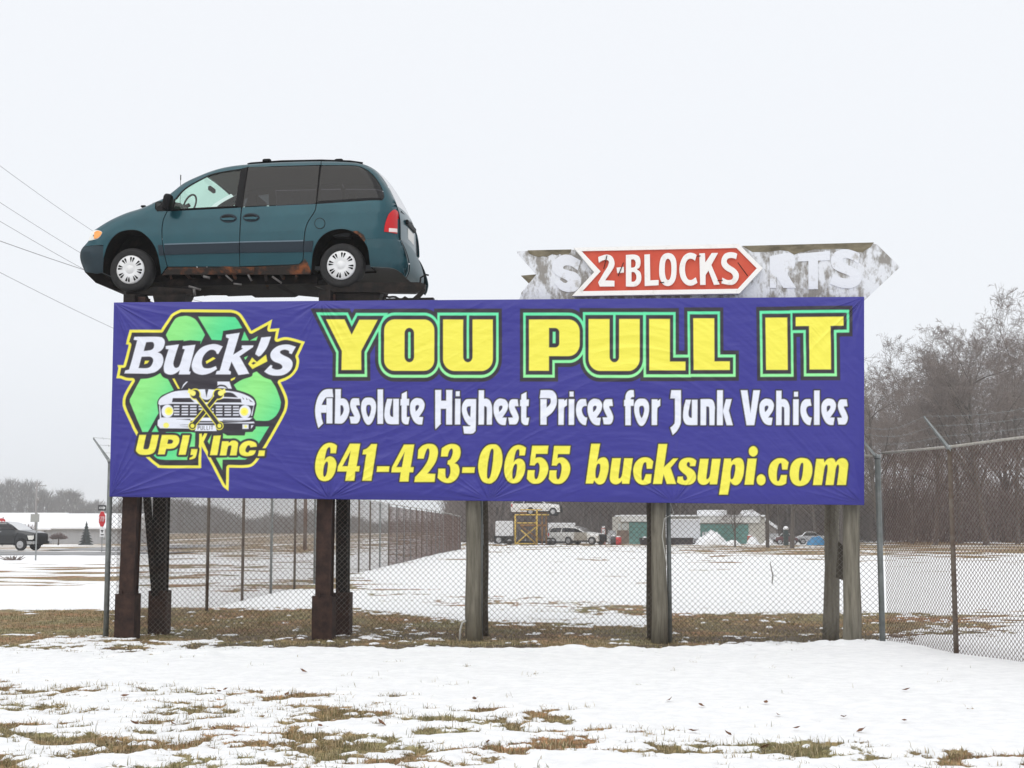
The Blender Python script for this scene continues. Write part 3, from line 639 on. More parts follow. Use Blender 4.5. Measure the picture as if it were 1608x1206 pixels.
for z_, ps, hs in bk: fill([z_(s_) for s_ in ps], WHITE, 0, [z_(h) for h in hs])
up = [(ZE, ['220,150 345,150 300,370~ 310,405~ 345,412~ 385,400~ 405,350~ 450,150 570,150 525,380~ 490,460~ 420,500~ 330,510~ 240,500~ 185,460~ 170,400~'], []),
 (ZE, ['625,150 840,150~ 910,175~ 938,230~ 925,310~ 870,375~ 790,398~ 705,398 680,500 558,500'], ['740,232 790,232~ 825,255~ 815,295~ 780,310~ 722,310']),
 (ZE, ['1000,155 1128,155 1060,508 932,508'], []), (ZE, ['1160,405 1270,405 1250,510~ 1220,570~ 1130,595 1130,565~ 1170,545~ 1195,512~ 1145,512'], []),
 (ZF, ['412,165 540,160 478,515 345,515'], []), (ZF, ['565,265 680,265 690,290~ 740,255~ 800,255~ 850,290~ 850,350~ 825,518 705,518 735,370~ 725,340~ 700,340~ 670,370~ 640,518 525,518'], []),
 (ZF, ['1190,360 1075,372 1060,340~ 1030,340~ 1000,380~ 985,430~ 1000,460~ 1040,465~ 1070,430~ 1175,430 1140,500~ 1060,530~ 970,530~ 900,500~ 875,430~ 890,350~ 950,285~ 1050,255~ 1150,280~ 1185,320~'], []), (ZF, ['1230,430 1340,430 1325,530 1210,530'], [])]
for z_, ps, hs in up: fill([z_(s_) for s_ in ps], BLACK, 3.6)
for z_, ps, hs in up: fill([z_(s_) for s_ in ps], YEL, 0, [z_(h) for h in hs])

# --- wrinkled sheet
X_ = UU * 10.0; Z_ = VV_ * 2.62
wr = .010 * (fbm(X_ * .5, Z_ * .8, 71, 3) - .5)
wr += .0065 * (1 - np.abs(2 * fbm(X_ * .9 + 1.5 * fbm(X_ * .6, Z_ * .9, 75, 2), Z_ * 5.5 + .9 * X_ * np.sin(X_ * .7), 72, 3) - 1)) * (.25 + .9 * fbm(X_ * .7, Z_ * 1.1, 76, 2))
wr += .0030 * (fbm(X_ * 4.5, Z_ * 13, 73, 3) - .5)
for (cx, cz, k, amp) in ((0, 0, 1, .022), (0, 2.62, -1, .016), (10, 2.62, 1, .014), (10, 0, -1, .014), (3.05, 0, 1, .014), (5.2, 0, -1, .012), (2.9, 2.62, -1, .010), (7.6, 0, 1, .010)):
    dx_, dz_ = X_ - cx, Z_ - cz; rr = np.hypot(dx_, dz_) + .05; an = np.arctan2(dz_, dx_)
    wr += amp * np.exp(-rr / .65) * (1 - np.abs(2 * vnoise(an * 7 + k * 3, rr * .6, 80 + int(cx * 3)) - 1)) * sstep(0, .12, rr)
lo = np.minimum(np.minimum(X_, 10 - X_), np.minimum(Z_, 2.62 - Z_)); wr *= 2.3 * sstep(-.03, .12, lo)
PBw = PB - wr[..., None] * np.array(tuple(bb_in))
nb = np.array(BINV)
PBl = PBw.reshape(-1, 3) @ nb[:3, :3].T + nb[:3, 3]
ib = np.arange(NXB * NYB).reshape(NYB, NXB)
# the sheet folds back round the frame on all four sides
fold = []
Fb = [np.stack([ib[:-1, :-1].ravel(), ib[:-1, 1:].ravel(), ib[1:, 1:].ravel(), ib[1:, :-1].ravel()], 1)]
loop = np.concatenate([ib[0, :], ib[1:, -1], ib[-1, -2::-1], ib[-2:0:-1, 0]])
back = PBl[loop] + np.array([0, .09, 0]); nbk = len(PBl)
Vb = np.concatenate([PBl, back]); L_ = len(loop); jj = (np.arange(L_) + 1) % L_
Fb.append(np.stack([loop, nbk + np.arange(L_), nbk + jj, loop[jj]], 1))
bme = mesh_np('banner', Vb, Fb, smooth=True)
ca = bme.color_attributes.new('print', 'FLOAT_COLOR', 'POINT')
cc = np.ones((len(Vb), 4), np.float32); cc[:NXB * NYB, :3] = ART.reshape(-1, 3); cc[NXB * NYB:, :3] = PURPLE
ca.data.foreach_set('color', cc.ravel())
bmt = bpy.data.materials.new('printed_vinyl'); bmt.use_nodes = True; n = bmt.node_tree; b = n.nodes['Principled BSDF']
va = n.nodes.new('ShaderNodeVertexColor'); va.layer_name = 'print'; n.links.new(va.outputs[0], b.inputs['Base Color'])
b.inputs['Roughness'].default_value = .40; b.inputs['Specular IOR Level'].default_value = .45
obj('banner', bme, bmt, bill)
# ------------------------------------------------------------------ billboard frame and posts
BPL = Plane(745, 18.3, BYAW); BPL.o = bill.location.copy()
yb0 = sum((BINV @ p).y for p in (Q00, Q10, Q01, Q11)) / 4            # banner plane in billboard coordinates
zb_l, zb_r = (BINV @ Q00).z, (BINV @ Q10).z; zt_l, zt_r = (BINV @ Q01).z, (BINV @ Q11).z
xb_l, xb_r = (BINV @ Q00).x, (BINV @ Q10).x
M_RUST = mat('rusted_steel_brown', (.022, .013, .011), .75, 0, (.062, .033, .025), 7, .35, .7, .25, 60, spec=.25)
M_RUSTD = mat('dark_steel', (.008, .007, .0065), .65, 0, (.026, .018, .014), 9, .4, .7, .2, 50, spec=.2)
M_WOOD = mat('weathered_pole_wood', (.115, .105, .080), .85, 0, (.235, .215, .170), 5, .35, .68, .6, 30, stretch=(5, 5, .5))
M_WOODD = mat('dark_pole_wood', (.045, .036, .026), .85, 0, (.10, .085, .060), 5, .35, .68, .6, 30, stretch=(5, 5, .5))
M_PLY = mat('backing_board', (.20, .17, .12), .85, 0, (.30, .26, .19), 4, .3, .7, .2, 25)
M_GALV = mat('galvanised_pipe', (.26, .28, .28), .5, .5, (.36, .38, .38), 9, .35, .65)
M_GALVD = mat('grey_green_pipe', (.15, .165, .162), .55, .3, (.22, .235, .232), 9, .35, .65)
M_RPIPE = mat('rusty_pipe', (.075, .048, .032), .8, 0, (.15, .13, .11), 6, .35, .65)
# backing panels behind the banner: separate sheets side by side
for k in range(9):
    x0 = xb_l + .02 + (xb_r - xb_l - .04) * k / 9; x1 = xb_l + .02 + (xb_r - xb_l - .04) * (k + 1) / 9 - .01
    t = lambda x: (x - xb_l) / (xb_r - xb_l)
    m = MB(); poly = [(x0, zb_l + (zb_r - zb_l) * t(x0) + .03), (x1, zb_l + (zb_r - zb_l) * t(x1) + .03), (x1, zt_l + (zt_r - zt_l) * t(x1) - .03), (x0, zt_l + (zt_r - zt_l) * t(x0) - .03)]
    m.prism(poly, lambda u_, y_, v_: (u_, yb0 + y_, v_), .075, .095).build('backing_panel', M_PLY, bill)
for zf in (.06, .5, .93):
    m = MB(); z0 = zb_l + (zt_l - zb_l) * zf; z1 = zb_r + (zt_r - zb_r) * zf
    m.prism([(xb_l + .05, z0 - .05), (xb_r - .05, z1 - .05), (xb_r - .05, z1 + .05), (xb_l + .05, z0 + .05)], lambda u_, y_, v_: (u_, yb0 + y_, v_), .10, .145).build('stringer', M_WOODD, bill)
# post feet and heads are read from the photograph on the planes of the front and rear rows
def post(pb, pt, off, w, dpt, ztop, m_, name='steel_post', round_=False, sleeve=None, zbot=None, w2=None):
    xb, zb = BPL.loc(*pb, off=yb0 + off); xt, zt = BPL.loc(*pt, off=yb0 + off)
    gzz = gz(*tuple(BPL.world(xb, yb0 + off, 0))[:2]) - bill.location.z - .12
    sl = (xt - xb) / max(zt - zb, .1); xtt = xb + sl * (ztop - zb); xbb = xb + sl * (gzz - zb)
    o_ = MB(); yy = yb0 + off
    if round_:
        pts = []; rad = []
        for k in range(9):
            f_ = k / 8; pts.append((xbb + (xtt - xbb) * f_ + .008 * math.sin(k * 2.1 + pb[0]), yy, gzz + (ztop - gzz) * f_)); rad.append((w / 2) * (1.12 if k == 0 else 1.06 if k == 1 else 1.0 - .06 * f_))
        o_.tube(pts, rad, 14)
    else:
        h = ztop - gzz; M_ = Matrix.Translation(((xbb + xtt) / 2, yy, gzz + h / 2)) @ Matrix.Rotation(math.atan2(xtt - xbb, h), 4, 'Y')
        # H section: two flanges and a web
        o_.box((0, 0, 0), (w, .018, h), M=M_ @ Matrix.Translation((0, -dpt / 2 + .009, 0)))
        o_.box((0, 0, 0), (w, .018, h), M=M_ @ Matrix.Translation((0, dpt / 2 - .009, 0)))
        o_.box((0, 0, 0), (w * .8, dpt - .04, h), M=M_)
    po = o_.build(name, m_, bill)
    if sleeve:
        zs = BPL.loc(pb[0], sleeve, off=yb0 + off)[1]; s_ = MB()
        xs = xb + sl * ((gzz + zs) / 2 - zb)
        for sy in (-1, 1): s_.box((xs, yy + sy * (dpt / 2 + .012), (gzz + zs) / 2), (w + .07, .02, zs - gzz))
        for sx in (-1, 1): s_.box((xs + sx * (w / 2 + .025), yy, (gzz + zs) / 2 - .01), (.02, dpt + .005, zs - gzz - .02))
        s_.box((xs - .05, yy - dpt / 2 - .03, zs + .02), (.03, .02, .06))
        s_.build('base_sleeve', M_RUST, po)
    return po
ztop_l = zt_l + .08
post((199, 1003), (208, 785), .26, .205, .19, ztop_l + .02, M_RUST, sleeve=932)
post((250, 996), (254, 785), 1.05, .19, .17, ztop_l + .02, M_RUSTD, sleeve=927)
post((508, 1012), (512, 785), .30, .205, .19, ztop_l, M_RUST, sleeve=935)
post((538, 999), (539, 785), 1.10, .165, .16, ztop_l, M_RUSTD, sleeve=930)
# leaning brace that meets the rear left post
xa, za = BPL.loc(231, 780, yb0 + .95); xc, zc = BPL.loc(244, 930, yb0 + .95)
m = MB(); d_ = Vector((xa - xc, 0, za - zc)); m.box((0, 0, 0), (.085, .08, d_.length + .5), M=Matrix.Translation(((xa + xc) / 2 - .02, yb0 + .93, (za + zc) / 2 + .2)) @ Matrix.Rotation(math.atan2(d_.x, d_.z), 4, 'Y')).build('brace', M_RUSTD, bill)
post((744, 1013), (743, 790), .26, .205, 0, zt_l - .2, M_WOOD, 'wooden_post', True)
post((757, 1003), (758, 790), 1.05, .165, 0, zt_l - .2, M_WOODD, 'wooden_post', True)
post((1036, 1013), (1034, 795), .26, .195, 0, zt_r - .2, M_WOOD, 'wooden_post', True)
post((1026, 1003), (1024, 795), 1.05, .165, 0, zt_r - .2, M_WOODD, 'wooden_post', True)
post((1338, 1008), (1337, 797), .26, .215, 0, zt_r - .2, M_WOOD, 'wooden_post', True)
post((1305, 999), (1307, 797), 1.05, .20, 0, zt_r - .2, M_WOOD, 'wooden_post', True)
xa, za = BPL.loc(1313, 880, yb0 + .9); m = MB()
m.prism([(xa - .02, za - .22), (xa + .14, za - .29), (xa + .14, za + .16), (xa + .02, za + .25)], lambda u_, y_, v_: (u_, yb0 + .78 + y_, v_), 0, .05).build('cleat', M_WOODD, bill)
# steel cross beams joining the two rows under the van
for px_ in (208, 511):
    xs, _ = BPL.loc(px_, 470, yb0 + .3)
    MB().box((xs + .05, yb0 + 1.1, zt_l + .035), (.16, 2.1, .16)).build('cross_beam', M_RUSTD, bill)
# hinge plate box on the second row, small cable and bent conduit
xs, zs = BPL.loc(755, 840, yb0 + 1.0); MB().box((xs, yb0 + .94, zs), (.09, .05, .30), bev=.01).build('junction_box', mat('dull_grey_box', (.25, .26, .25), .6), bill)
xs, zs = BPL.loc(1043, 800, yb0 + .2); m = MB()
pts = [(xs + .06, yb0 + .2, zs + .15), (xs + .12, yb0 + .18, zs - .05), (xs + .0, yb0 + .15, zs - .12), (xs - .03, yb0 + .14, zs - .35), (xs + .01, yb0 + .14, zs - .62), (xs + .03, yb0 + .14, zs - .75)]
m.tube(pts, .005, 5).build('loose_cable', mat('pale_cable', (.5, .5, .46), .6), bill)
xs, zs = BPL.loc(722, 1012, yb0 + .15); m = MB(); g0 = gz(*tuple(BPL.world(xs, yb0 + .15, 0))[:2]) - bill.location.z
m.tube([(xs, yb0 + .15, g0 - .05), (xs + .005, yb0 + .15, g0 + .15), (xs + .03, yb0 + .16, g0 + .24), (xs + .08, yb0 + .17, g0 + .27)], .014, 8).build('conduit', mat('pale_conduit', (.42, .42, .40), .5), bill)

# ------------------------------------------------------------------ arrow signs over the right half
def keyhole(outer, holes):
    o = [tuple(p) for p in outer]
    for h in holes:
        h = [tuple(p) for p in h]
        A = np.array(o); H = np.array(h); D = ((A[:, None] - H[None]) ** 2).sum(-1); i, j = np.unravel_index(D.argmin(), D.shape)
        hh = h[j:] + h[:j + 1]
        def area(p): p = np.array(p); return np.sum(p[:, 0] * np.roll(p[:, 1], -1) - np.roll(p[:, 0], -1) * p[:, 1])
        if area(h) * area(o) > 0: hh = hh[::-1]
        o = o[:i + 1] + hh + o[i:]
    return o
tS = lambda s_: path(s_, 805, 375, 8.04); tB = lambda s_: path(s_, 1000, 375, 8.04); tC = lambda s_: path(s_, 1190, 370, 6.99)
SOFF = yb0 + .17
def signloc(poly, off): return [BPL.loc(a_, b_, off) for a_, b_ in poly]
M_OLD = mat('peeling_white_paint', (.27, .255, .235), .8, 0, (.70, .72, .76), 5.5, .42, .55, .9, 30, detail=15, stretch=(1.5, 1, .8))
M_OLDW = mat('faded_white_letter', (.72, .74, .79), .75, 0, (.40, .385, .365), 6.0, .56, .68, .6, 30, detail=14)
M_TORN = mat('torn_brown_plywood', (.10, .085, .055), .9, 0, (.22, .19, .13), 5, .35, .65, .5, 30, stretch=(1, 1, 3))
M_RED = mat('sun_faded_red_enamel', (.56, .058, .024), .5, 0, (.62, .095, .045), 2.5, .4, .75, .05, 20)
M_SWHITE = mat('chipped_white_enamel', (.82, .81, .79), .45, 0, (.62, .60, .56), 7, .56, .74, .1, 25, detail=9)
arrow = empty('arrow_sign', tuple(bill.location + Vector((0, 0, 0))), -BYAW, 'weathered grey plywood arrow with peeling white letters standing on billboard top', 'sign')
fnS = lambda u_, y_, v_: (u_, y_, v_)
pts = signloc(np.concatenate([tS('60,160 190,152 745,138'), tC('1262,86 1310,97 1560,345 1165,715'), tS('60,800 95,742 110,680 300,450 55,175')]), SOFF)
MB().prism(pts, fnS, SOFF, SOFF + .05).build('board', M_OLD, arrow, tri=True)
MB().prism(signloc(tS('100,455 310,438 205,558'), SOFF), fnS, SOFF + .055, SOFF + .10).build('rear_prong', M_TORN, arrow)
for z_, s_ in ((tS, '190,146 742,134 735,165 700,205 650,225 600,192 560,205 500,195 430,228 380,222 330,232 270,215 210,190'), (tC, '-172,113 1275,75 1235,130 1195,150 1150,185 1080,175 1000,150 900,145 780,150 620,150 520,180 460,185 400,210 330,170 250,160 100,180 -60,180')):
    MB().prism(signloc(z_(s_), SOFF), fnS, SOFF - .004, SOFF + .058).build('torn_face', M_TORN, arrow, tri=True)
for z_, s_ in ((tS, '740,210 860,275 822,398 740,345~ 660,340~ 640,375~ 700,400~ 800,430~ 862,510~ 850,600~ 780,665~ 690,672~ 600,640~ 530,560 600,520 660,560~ 690,530~ 560,460~ 500,390~ 510,300~ 580,230~ 660,200~'),
               (tC, '130,230 330,190~ 400,230~ 410,310~ 380,380~ 330,420~ 420,575 280,575 200,450 200,575 130,575'), (tC, '440,200 790,170 790,270 660,275 660,590 555,590 555,280 440,285'),
               (tC, '1120,200 1100,310 1040,270~ 960,245~ 930,270~ 960,310~ 1080,370~ 1135,440~ 1120,520~ 1050,570~ 960,580~ 870,560~ 790,530 830,420 900,460~ 1000,470~ 1000,440~ 880,390~ 815,340~ 805,250~ 850,180~ 950,150~ 1040,165~')):
    MB().prism(signloc(z_(s_), SOFF), fnS, SOFF - .009, SOFF + .0015).build('letter', M_OLDW, arrow, tri=True)
for px_, c_ in ((955, 0), (975, 1), (1045, 0), (1118, 0), (1200, 1), (1270, 0), (1322, 0)):
    xs, zs = BPL.loc(px_, 468, SOFF); MB().box((xs, SOFF + .03, zs - .02), (.085, .04, .34)).build('bracket', M_PLY if c_ == 0 else M_WOODD, arrow)
redo = empty('red_arrow_sign', tuple(bill.location), -BYAW, 'red arrow sign reading 2-BLOCKS with white border, fixed on the grey arrow', 'sign')
frame_o = signloc(np.concatenate([tS('770,112'), tB('1285,65 1590,370 1295,690'), tS('750,722 1030,420')]), SOFF - .12)
red_i = signloc(np.concatenate([tS('870,155'), tB('1260,115 1515,372 1275,632'), tS('880,662 1110,410')]), SOFF - .12)
MB().prism(frame_o, fnS, SOFF - .09, SOFF - .024).build('box', M_SWHITE, redo, tri=True)
bo = MB(); y0_, y1_ = SOFF - .125, SOFF - .09
for k in range(6):
    j = (k + 1) % 6; a_, b_, c_, d_ = frame_o[k], frame_o[j], red_i[j], red_i[k]
    bo.add([(p[0], yy_, p[1]) for yy_ in (y0_, y1_) for p in (a_, b_, c_, d_)], [(0, 1, 2, 3), (7, 6, 5, 4), (0, 4, 5, 1), (2, 6, 7, 3)])
bo.build('border', M_SWHITE, redo)
MB().prism(red_i, fnS, SOFF - .097, SOFF - .088).build('face', M_RED, redo, tri=True)
LT = [(tS, '1080,230 1180,200~ 1250,220~ 1285,290~ 1270,370~ 1165,525 1285,530 1285,600 1100,602 1080,550 1150,430~ 1200,350~ 1215,290~ 1190,265~ 1140,270~ 1088,300', []), (tS, '1312,365 1405,355 1405,425 1320,432', []),
 (tS, '1430,205 1540,200~ 1600,230~ 1615,300~ 1600,360~ 1570,385~ 1610,420~ 1625,490~ 1605,560~ 1545,600~ 1430,600', ['1495,260 1530,260~ 1552,290~ 1550,340~ 1530,362~ 1495,365', '1500,420 1535,420~ 1560,460~ 1560,510~ 1535,540~ 1500,542']),
 (tB, '95,200 165,195 170,525 275,520 275,585 100,595', []), (tB, '390,180~ 455,200~ 495,270~ 502,390~ 490,500~ 450,570~ 390,595~ 330,570~ 290,490~ 282,390~ 295,270~ 330,205~', ['390,250~ 420,270~ 435,330~ 435,430~ 420,500~ 395,522~ 370,500~ 355,430~ 355,330~ 365,275~']),
 (tB, '755,205 735,275 690,250~ 640,265~ 612,330~ 612,430~ 640,505~ 690,520~ 745,485 765,555 700,588~ 630,580~ 570,520~ 540,430~ 545,320~ 590,220~ 660,178~ 720,185~', []),
 (tB, '790,185 860,182 865,300 945,180 1025,178 940,330 1045,575 975,580 905,400 868,455 868,580 800,582', []),
 (tB, '1268,190 1255,255 1200,240~ 1150,250~ 1135,290~ 1165,330~ 1240,380~ 1285,440~ 1280,510~ 1230,570~ 1160,580~ 1068,560 1080,490 1140,520~ 1195,515~ 1215,480~ 1195,435~ 1120,390~ 1072,330~ 1070,260~ 1105,195~ 1170,170~ 1230,175~', [])]
for z_, s_, hs in LT:
    o_ = keyhole(z_(s_), [z_(h) for h in hs])
    MB().prism(signloc(o_, SOFF - .13), fnS, SOFF - .135, SOFF - .0975).build('letter', M_SWHITE, redo, tri=True, weld=False)
rng = random.Random(4)
for z_, s_ in ((tS, (1190, 210, 1150, 380)), (tS, (1400, 300, 1330, 470)), (tB, (1275, 300, 1400, 470)), (tB, (760, 220, 805, 215)), (tB, (1020, 530, 1085, 522)), (tB, (290, 555, 345, 548))):
    a_ = z_(f'{s_[0]},{s_[1]} {s_[2]},{s_[3]}'); q_ = signloc(a_, SOFF - .145)
    MB().tube([(q_[0][0], SOFF - .142, q_[0][1]), (q_[1][0], SOFF - .142, q_[1][1])], .006, 5).build('loose_wire', M_RUSTD, redo)

# ------------------------------------------------------------------ chain-link fences
M_WIRE = mat('galvanised_rusting_wire', (.16, .145, .13), .6, .3, (.09, .055, .04), 3, .45, .6)
M_WIRER = mat('rusty_wire', (.105, .060, .047), .75, .1, (.26, .22, .20), 25, .53, .66)
def link_mesh(A, B, h, w, rad, z0=.03, zoff=0.0):
    """diamond wire between ground points A and B"""
    A = np.array(A, float); B = np.array(B, float); L = np.hypot(*(B[:2] - A[:2])); d = (B[:2] - A[:2]) / L; nrm = np.array([-d[1], d[0]])
    nw = int(L / (w / 2)); nk = int((h - z0) / (w / 2))
    i = np.arange(nw)[:, None]; k = np.arange(nk + 1)[None, :]
    s = (i + ((k + i) % 2)) * (w / 2); z = z0 + k * (w / 2) + 0 * i
    off = rad * .9 * np.where((i + k) % 2 == 0, 1, -1)
    X = A[0] + d[0] * s + nrm[0] * off; Y = A[1] + d[1] * s + nrm[1] * off
    gz0 = np.interp(s, [0, L], [A[2], B[2]])
    sag = .02 * np.sin(s * 1.3) * (z / h)
    Pt = np.stack([X + nrm[0] * sag, Y + nrm[1] * sag, gz0 + z], -1)
    P0 = Pt[:, :-1].reshape(-1, 3); P1 = Pt[:, 1:].reshape(-1, 3)
    V, F = tubes_np(P0, P1, np.full(len(P0), rad), np.full(len(P0), rad), 3); return V, F
def fence(name, label, pts, h, m_posts, wires, m_wire, arms=None, rail=True, group=None, first=0):
    """pts: ground points of posts; wires: list of (i0, i1, pitch, radius)"""
    root = empty(name, (0, 0, 0), 0, label, 'fence', group)
    for k, p in enumerate(pts):
        if k < first: continue
        m = MB(); r_ = .038 if k in (0, len(pts) - 1) else .030
        m.tube([(p[0], p[1], p[2] - .2), (p[0], p[1], p[2] + h)], r_, 10)
        po = m.build('post', m_posts[k % len(m_posts)], root)
        c_ = MB(); c_.tube([(p[0], p[1], p[2] + h - .02), (p[0], p[1], p[2] + h + .03)], r_ + .008, 10); c_.build('post_cap', M_GALV, po)
        if arms is not None:
            ax, ay, az = arms; m = MB()
            q0 = Vector((p[0], p[1], p[2] + h)); q1 = q0 + Vector((ax, ay, az)); side = Vector((-ay, ax, 0)).normalized()
            m.add([q0 + side * .03, q0 - side * .03, q1 - side * .016, q1 + side * .016] + [v_ + Vector((0, 0, -.05)) for v_ in (q0 + side * .03, q0 - side * .03, q1 - side * .016 + Vector((0, 0, .025)), q1 + side * .016 + Vector((0, 0, .025)))],
                  [(0, 1, 2, 3), (4, 7, 6, 5), (0, 3, 7, 4), (1, 5, 6, 2), (2, 6, 7, 3), (0, 4, 5, 1)])
            m.build('barb_arm', M_GALV, po)
    Vs, Fs, nv = [], [], 0
    for i0, i1, w_, r_ in wires:
        for k in range(i0, i1):
            V, F = link_mesh(pts[k], pts[k + 1], h, w_, r_); Vs.append(V); Fs.append(F + nv); nv += len(V)
        if i1 == wires[-1][1] or len(wires) > 2 and i1 == wires[-2][1]:
            o_ = obj('chain_link_mesh', mesh_np('chain_link_mesh', np.concatenate(Vs), [np.concatenate(Fs)]), m_wire if i1 == wires[-1][1] else M_WIRE, root); o_['kind'] = 'stuff'
            Vs, Fs, nv = [], [], 0
    if rail:
        m = MB(); m.tube([(p[0], p[1], p[2] + h + .01) for p in pts], .016, 6); m.build('selvage', mat('frosted_selvage', (.30, .28, .25), .7, 0, (.45, .43, .40), 30), root)
    if arms is not None:
        ax, ay, az = arms
        for f_ in (.35, .68, 1.0):
            m = MB()
            for k in range(len(pts) - 1):
                a_ = Vector((pts[k][0] + ax * f_, pts[k][1] + ay * f_, pts[k][2] + h + az * f_)); b_ = Vector((pts[k + 1][0] + ax * f_, pts[k + 1][1] + ay * f_, pts[k + 1][2] + h + az * f_))
                q_ = [a_.lerp(b_, t_ / 8) + Vector((0, 0, -.10 * f_ * math.sin(math.pi * t_ / 8))) for t_ in range(9)]
                m.tube(q_, .0020, 4, cap=False)
                for t_ in range(1, int((b_ - a_).length / .14)):
                    c_ = a_.lerp(b_, t_ * .14 / (b_ - a_).length); sg_ = -.10 * f_ * math.sin(math.pi * t_ * .14 / (b_ - a_).length)
                    m.tube([c_ + Vector((-.012, .008, sg_ + .018)), c_ + Vector((.012, -.008, sg_ - .018))], .0022, 3, cap=False)
            m.build('barbed_wire', M_GALV, root)
    return root
FH = 2.42
def gp3(x, y): return (x, y, gz(x, y) if y < 14 else float(base_z(np.array([x]), np.array([y]))[0]))
FO = yb0 + .42
cl = BPL.loc(166, 1004, FO); cr = BPL.loc(1386, 1010, FO)
CL = BPL.world(cl[0], FO, 0); CR = BPL.world(cr[0], FO, 0)
fp = [gp3(CL.x + (CR.x - CL.x) * k / 4, CL.y + (CR.y - CL.y) * k / 4) for k in range(5)]
fp = [fp[0], gp3(CL.x + (CR.x - CL.x) * .30, CL.y + (CR.y - CL.y) * .30 ), fp[2], gp3(CL.x + (CR.x - CL.x) * .74, CL.y + (CR.y - CL.y) * .74), fp[4]]
fence('chain_link_fence', 'chain link fence running straight along under the purple billboard', fp, FH, [M_GALVD, M_GALVD, M_GALVD, M_GALVD, M_GALVD], [(0, 4, .074, .0028)], M_WIRE, arms=(-bb_dir.x * .26, -bb_dir.y * .26, .33))
sp = []
for k in range(29):
    y_ = CL.y + .03 + 2.95 * k; x_ = CL.x + .03 if k == 0 else -5.35 + (y_ - 20) * .035
    sp.append(gp3(x_, y_))
# start just behind the corner post so the two fences stay separate
sp[0] = gp3(CL.x + .09, CL.y + .12)
fence('chain_link_fence', 'long chain link fence receding from the corner behind the steel posts', sp, FH, [M_GALVD, M_GALVD, M_RPIPE, M_RPIPE, M_GALVD, M_RPIPE, M_GALVD], [(0, 6, .074, .0018), (6, 12, .148, .0030), (12, 28, .20, .0065)], M_WIRER, arms=None, first=1)
rd = Vector((.34, -1.0, 0)).normalized()
r0 = PG(1502, 1032)
rp = [gp3(CR.x + .045, CR.y - .06), gp3(r0.x, r0.y), gp3(r0.x + rd.x * 3.0, r0.y + rd.y * 3.0), gp3(r0.x + rd.x * 6.0, r0.y + rd.y * 6.0)]
fence('chain_link_fence', 'rusty chain link fence with barbed wire arms coming forward beside the billboard', rp, FH + .03, [M_GALVD, M_RPIPE, M_RPIPE], [(0, 3, .062, .0036)], M_WIRER, arms=(-.30, -.04, .37), first=1)
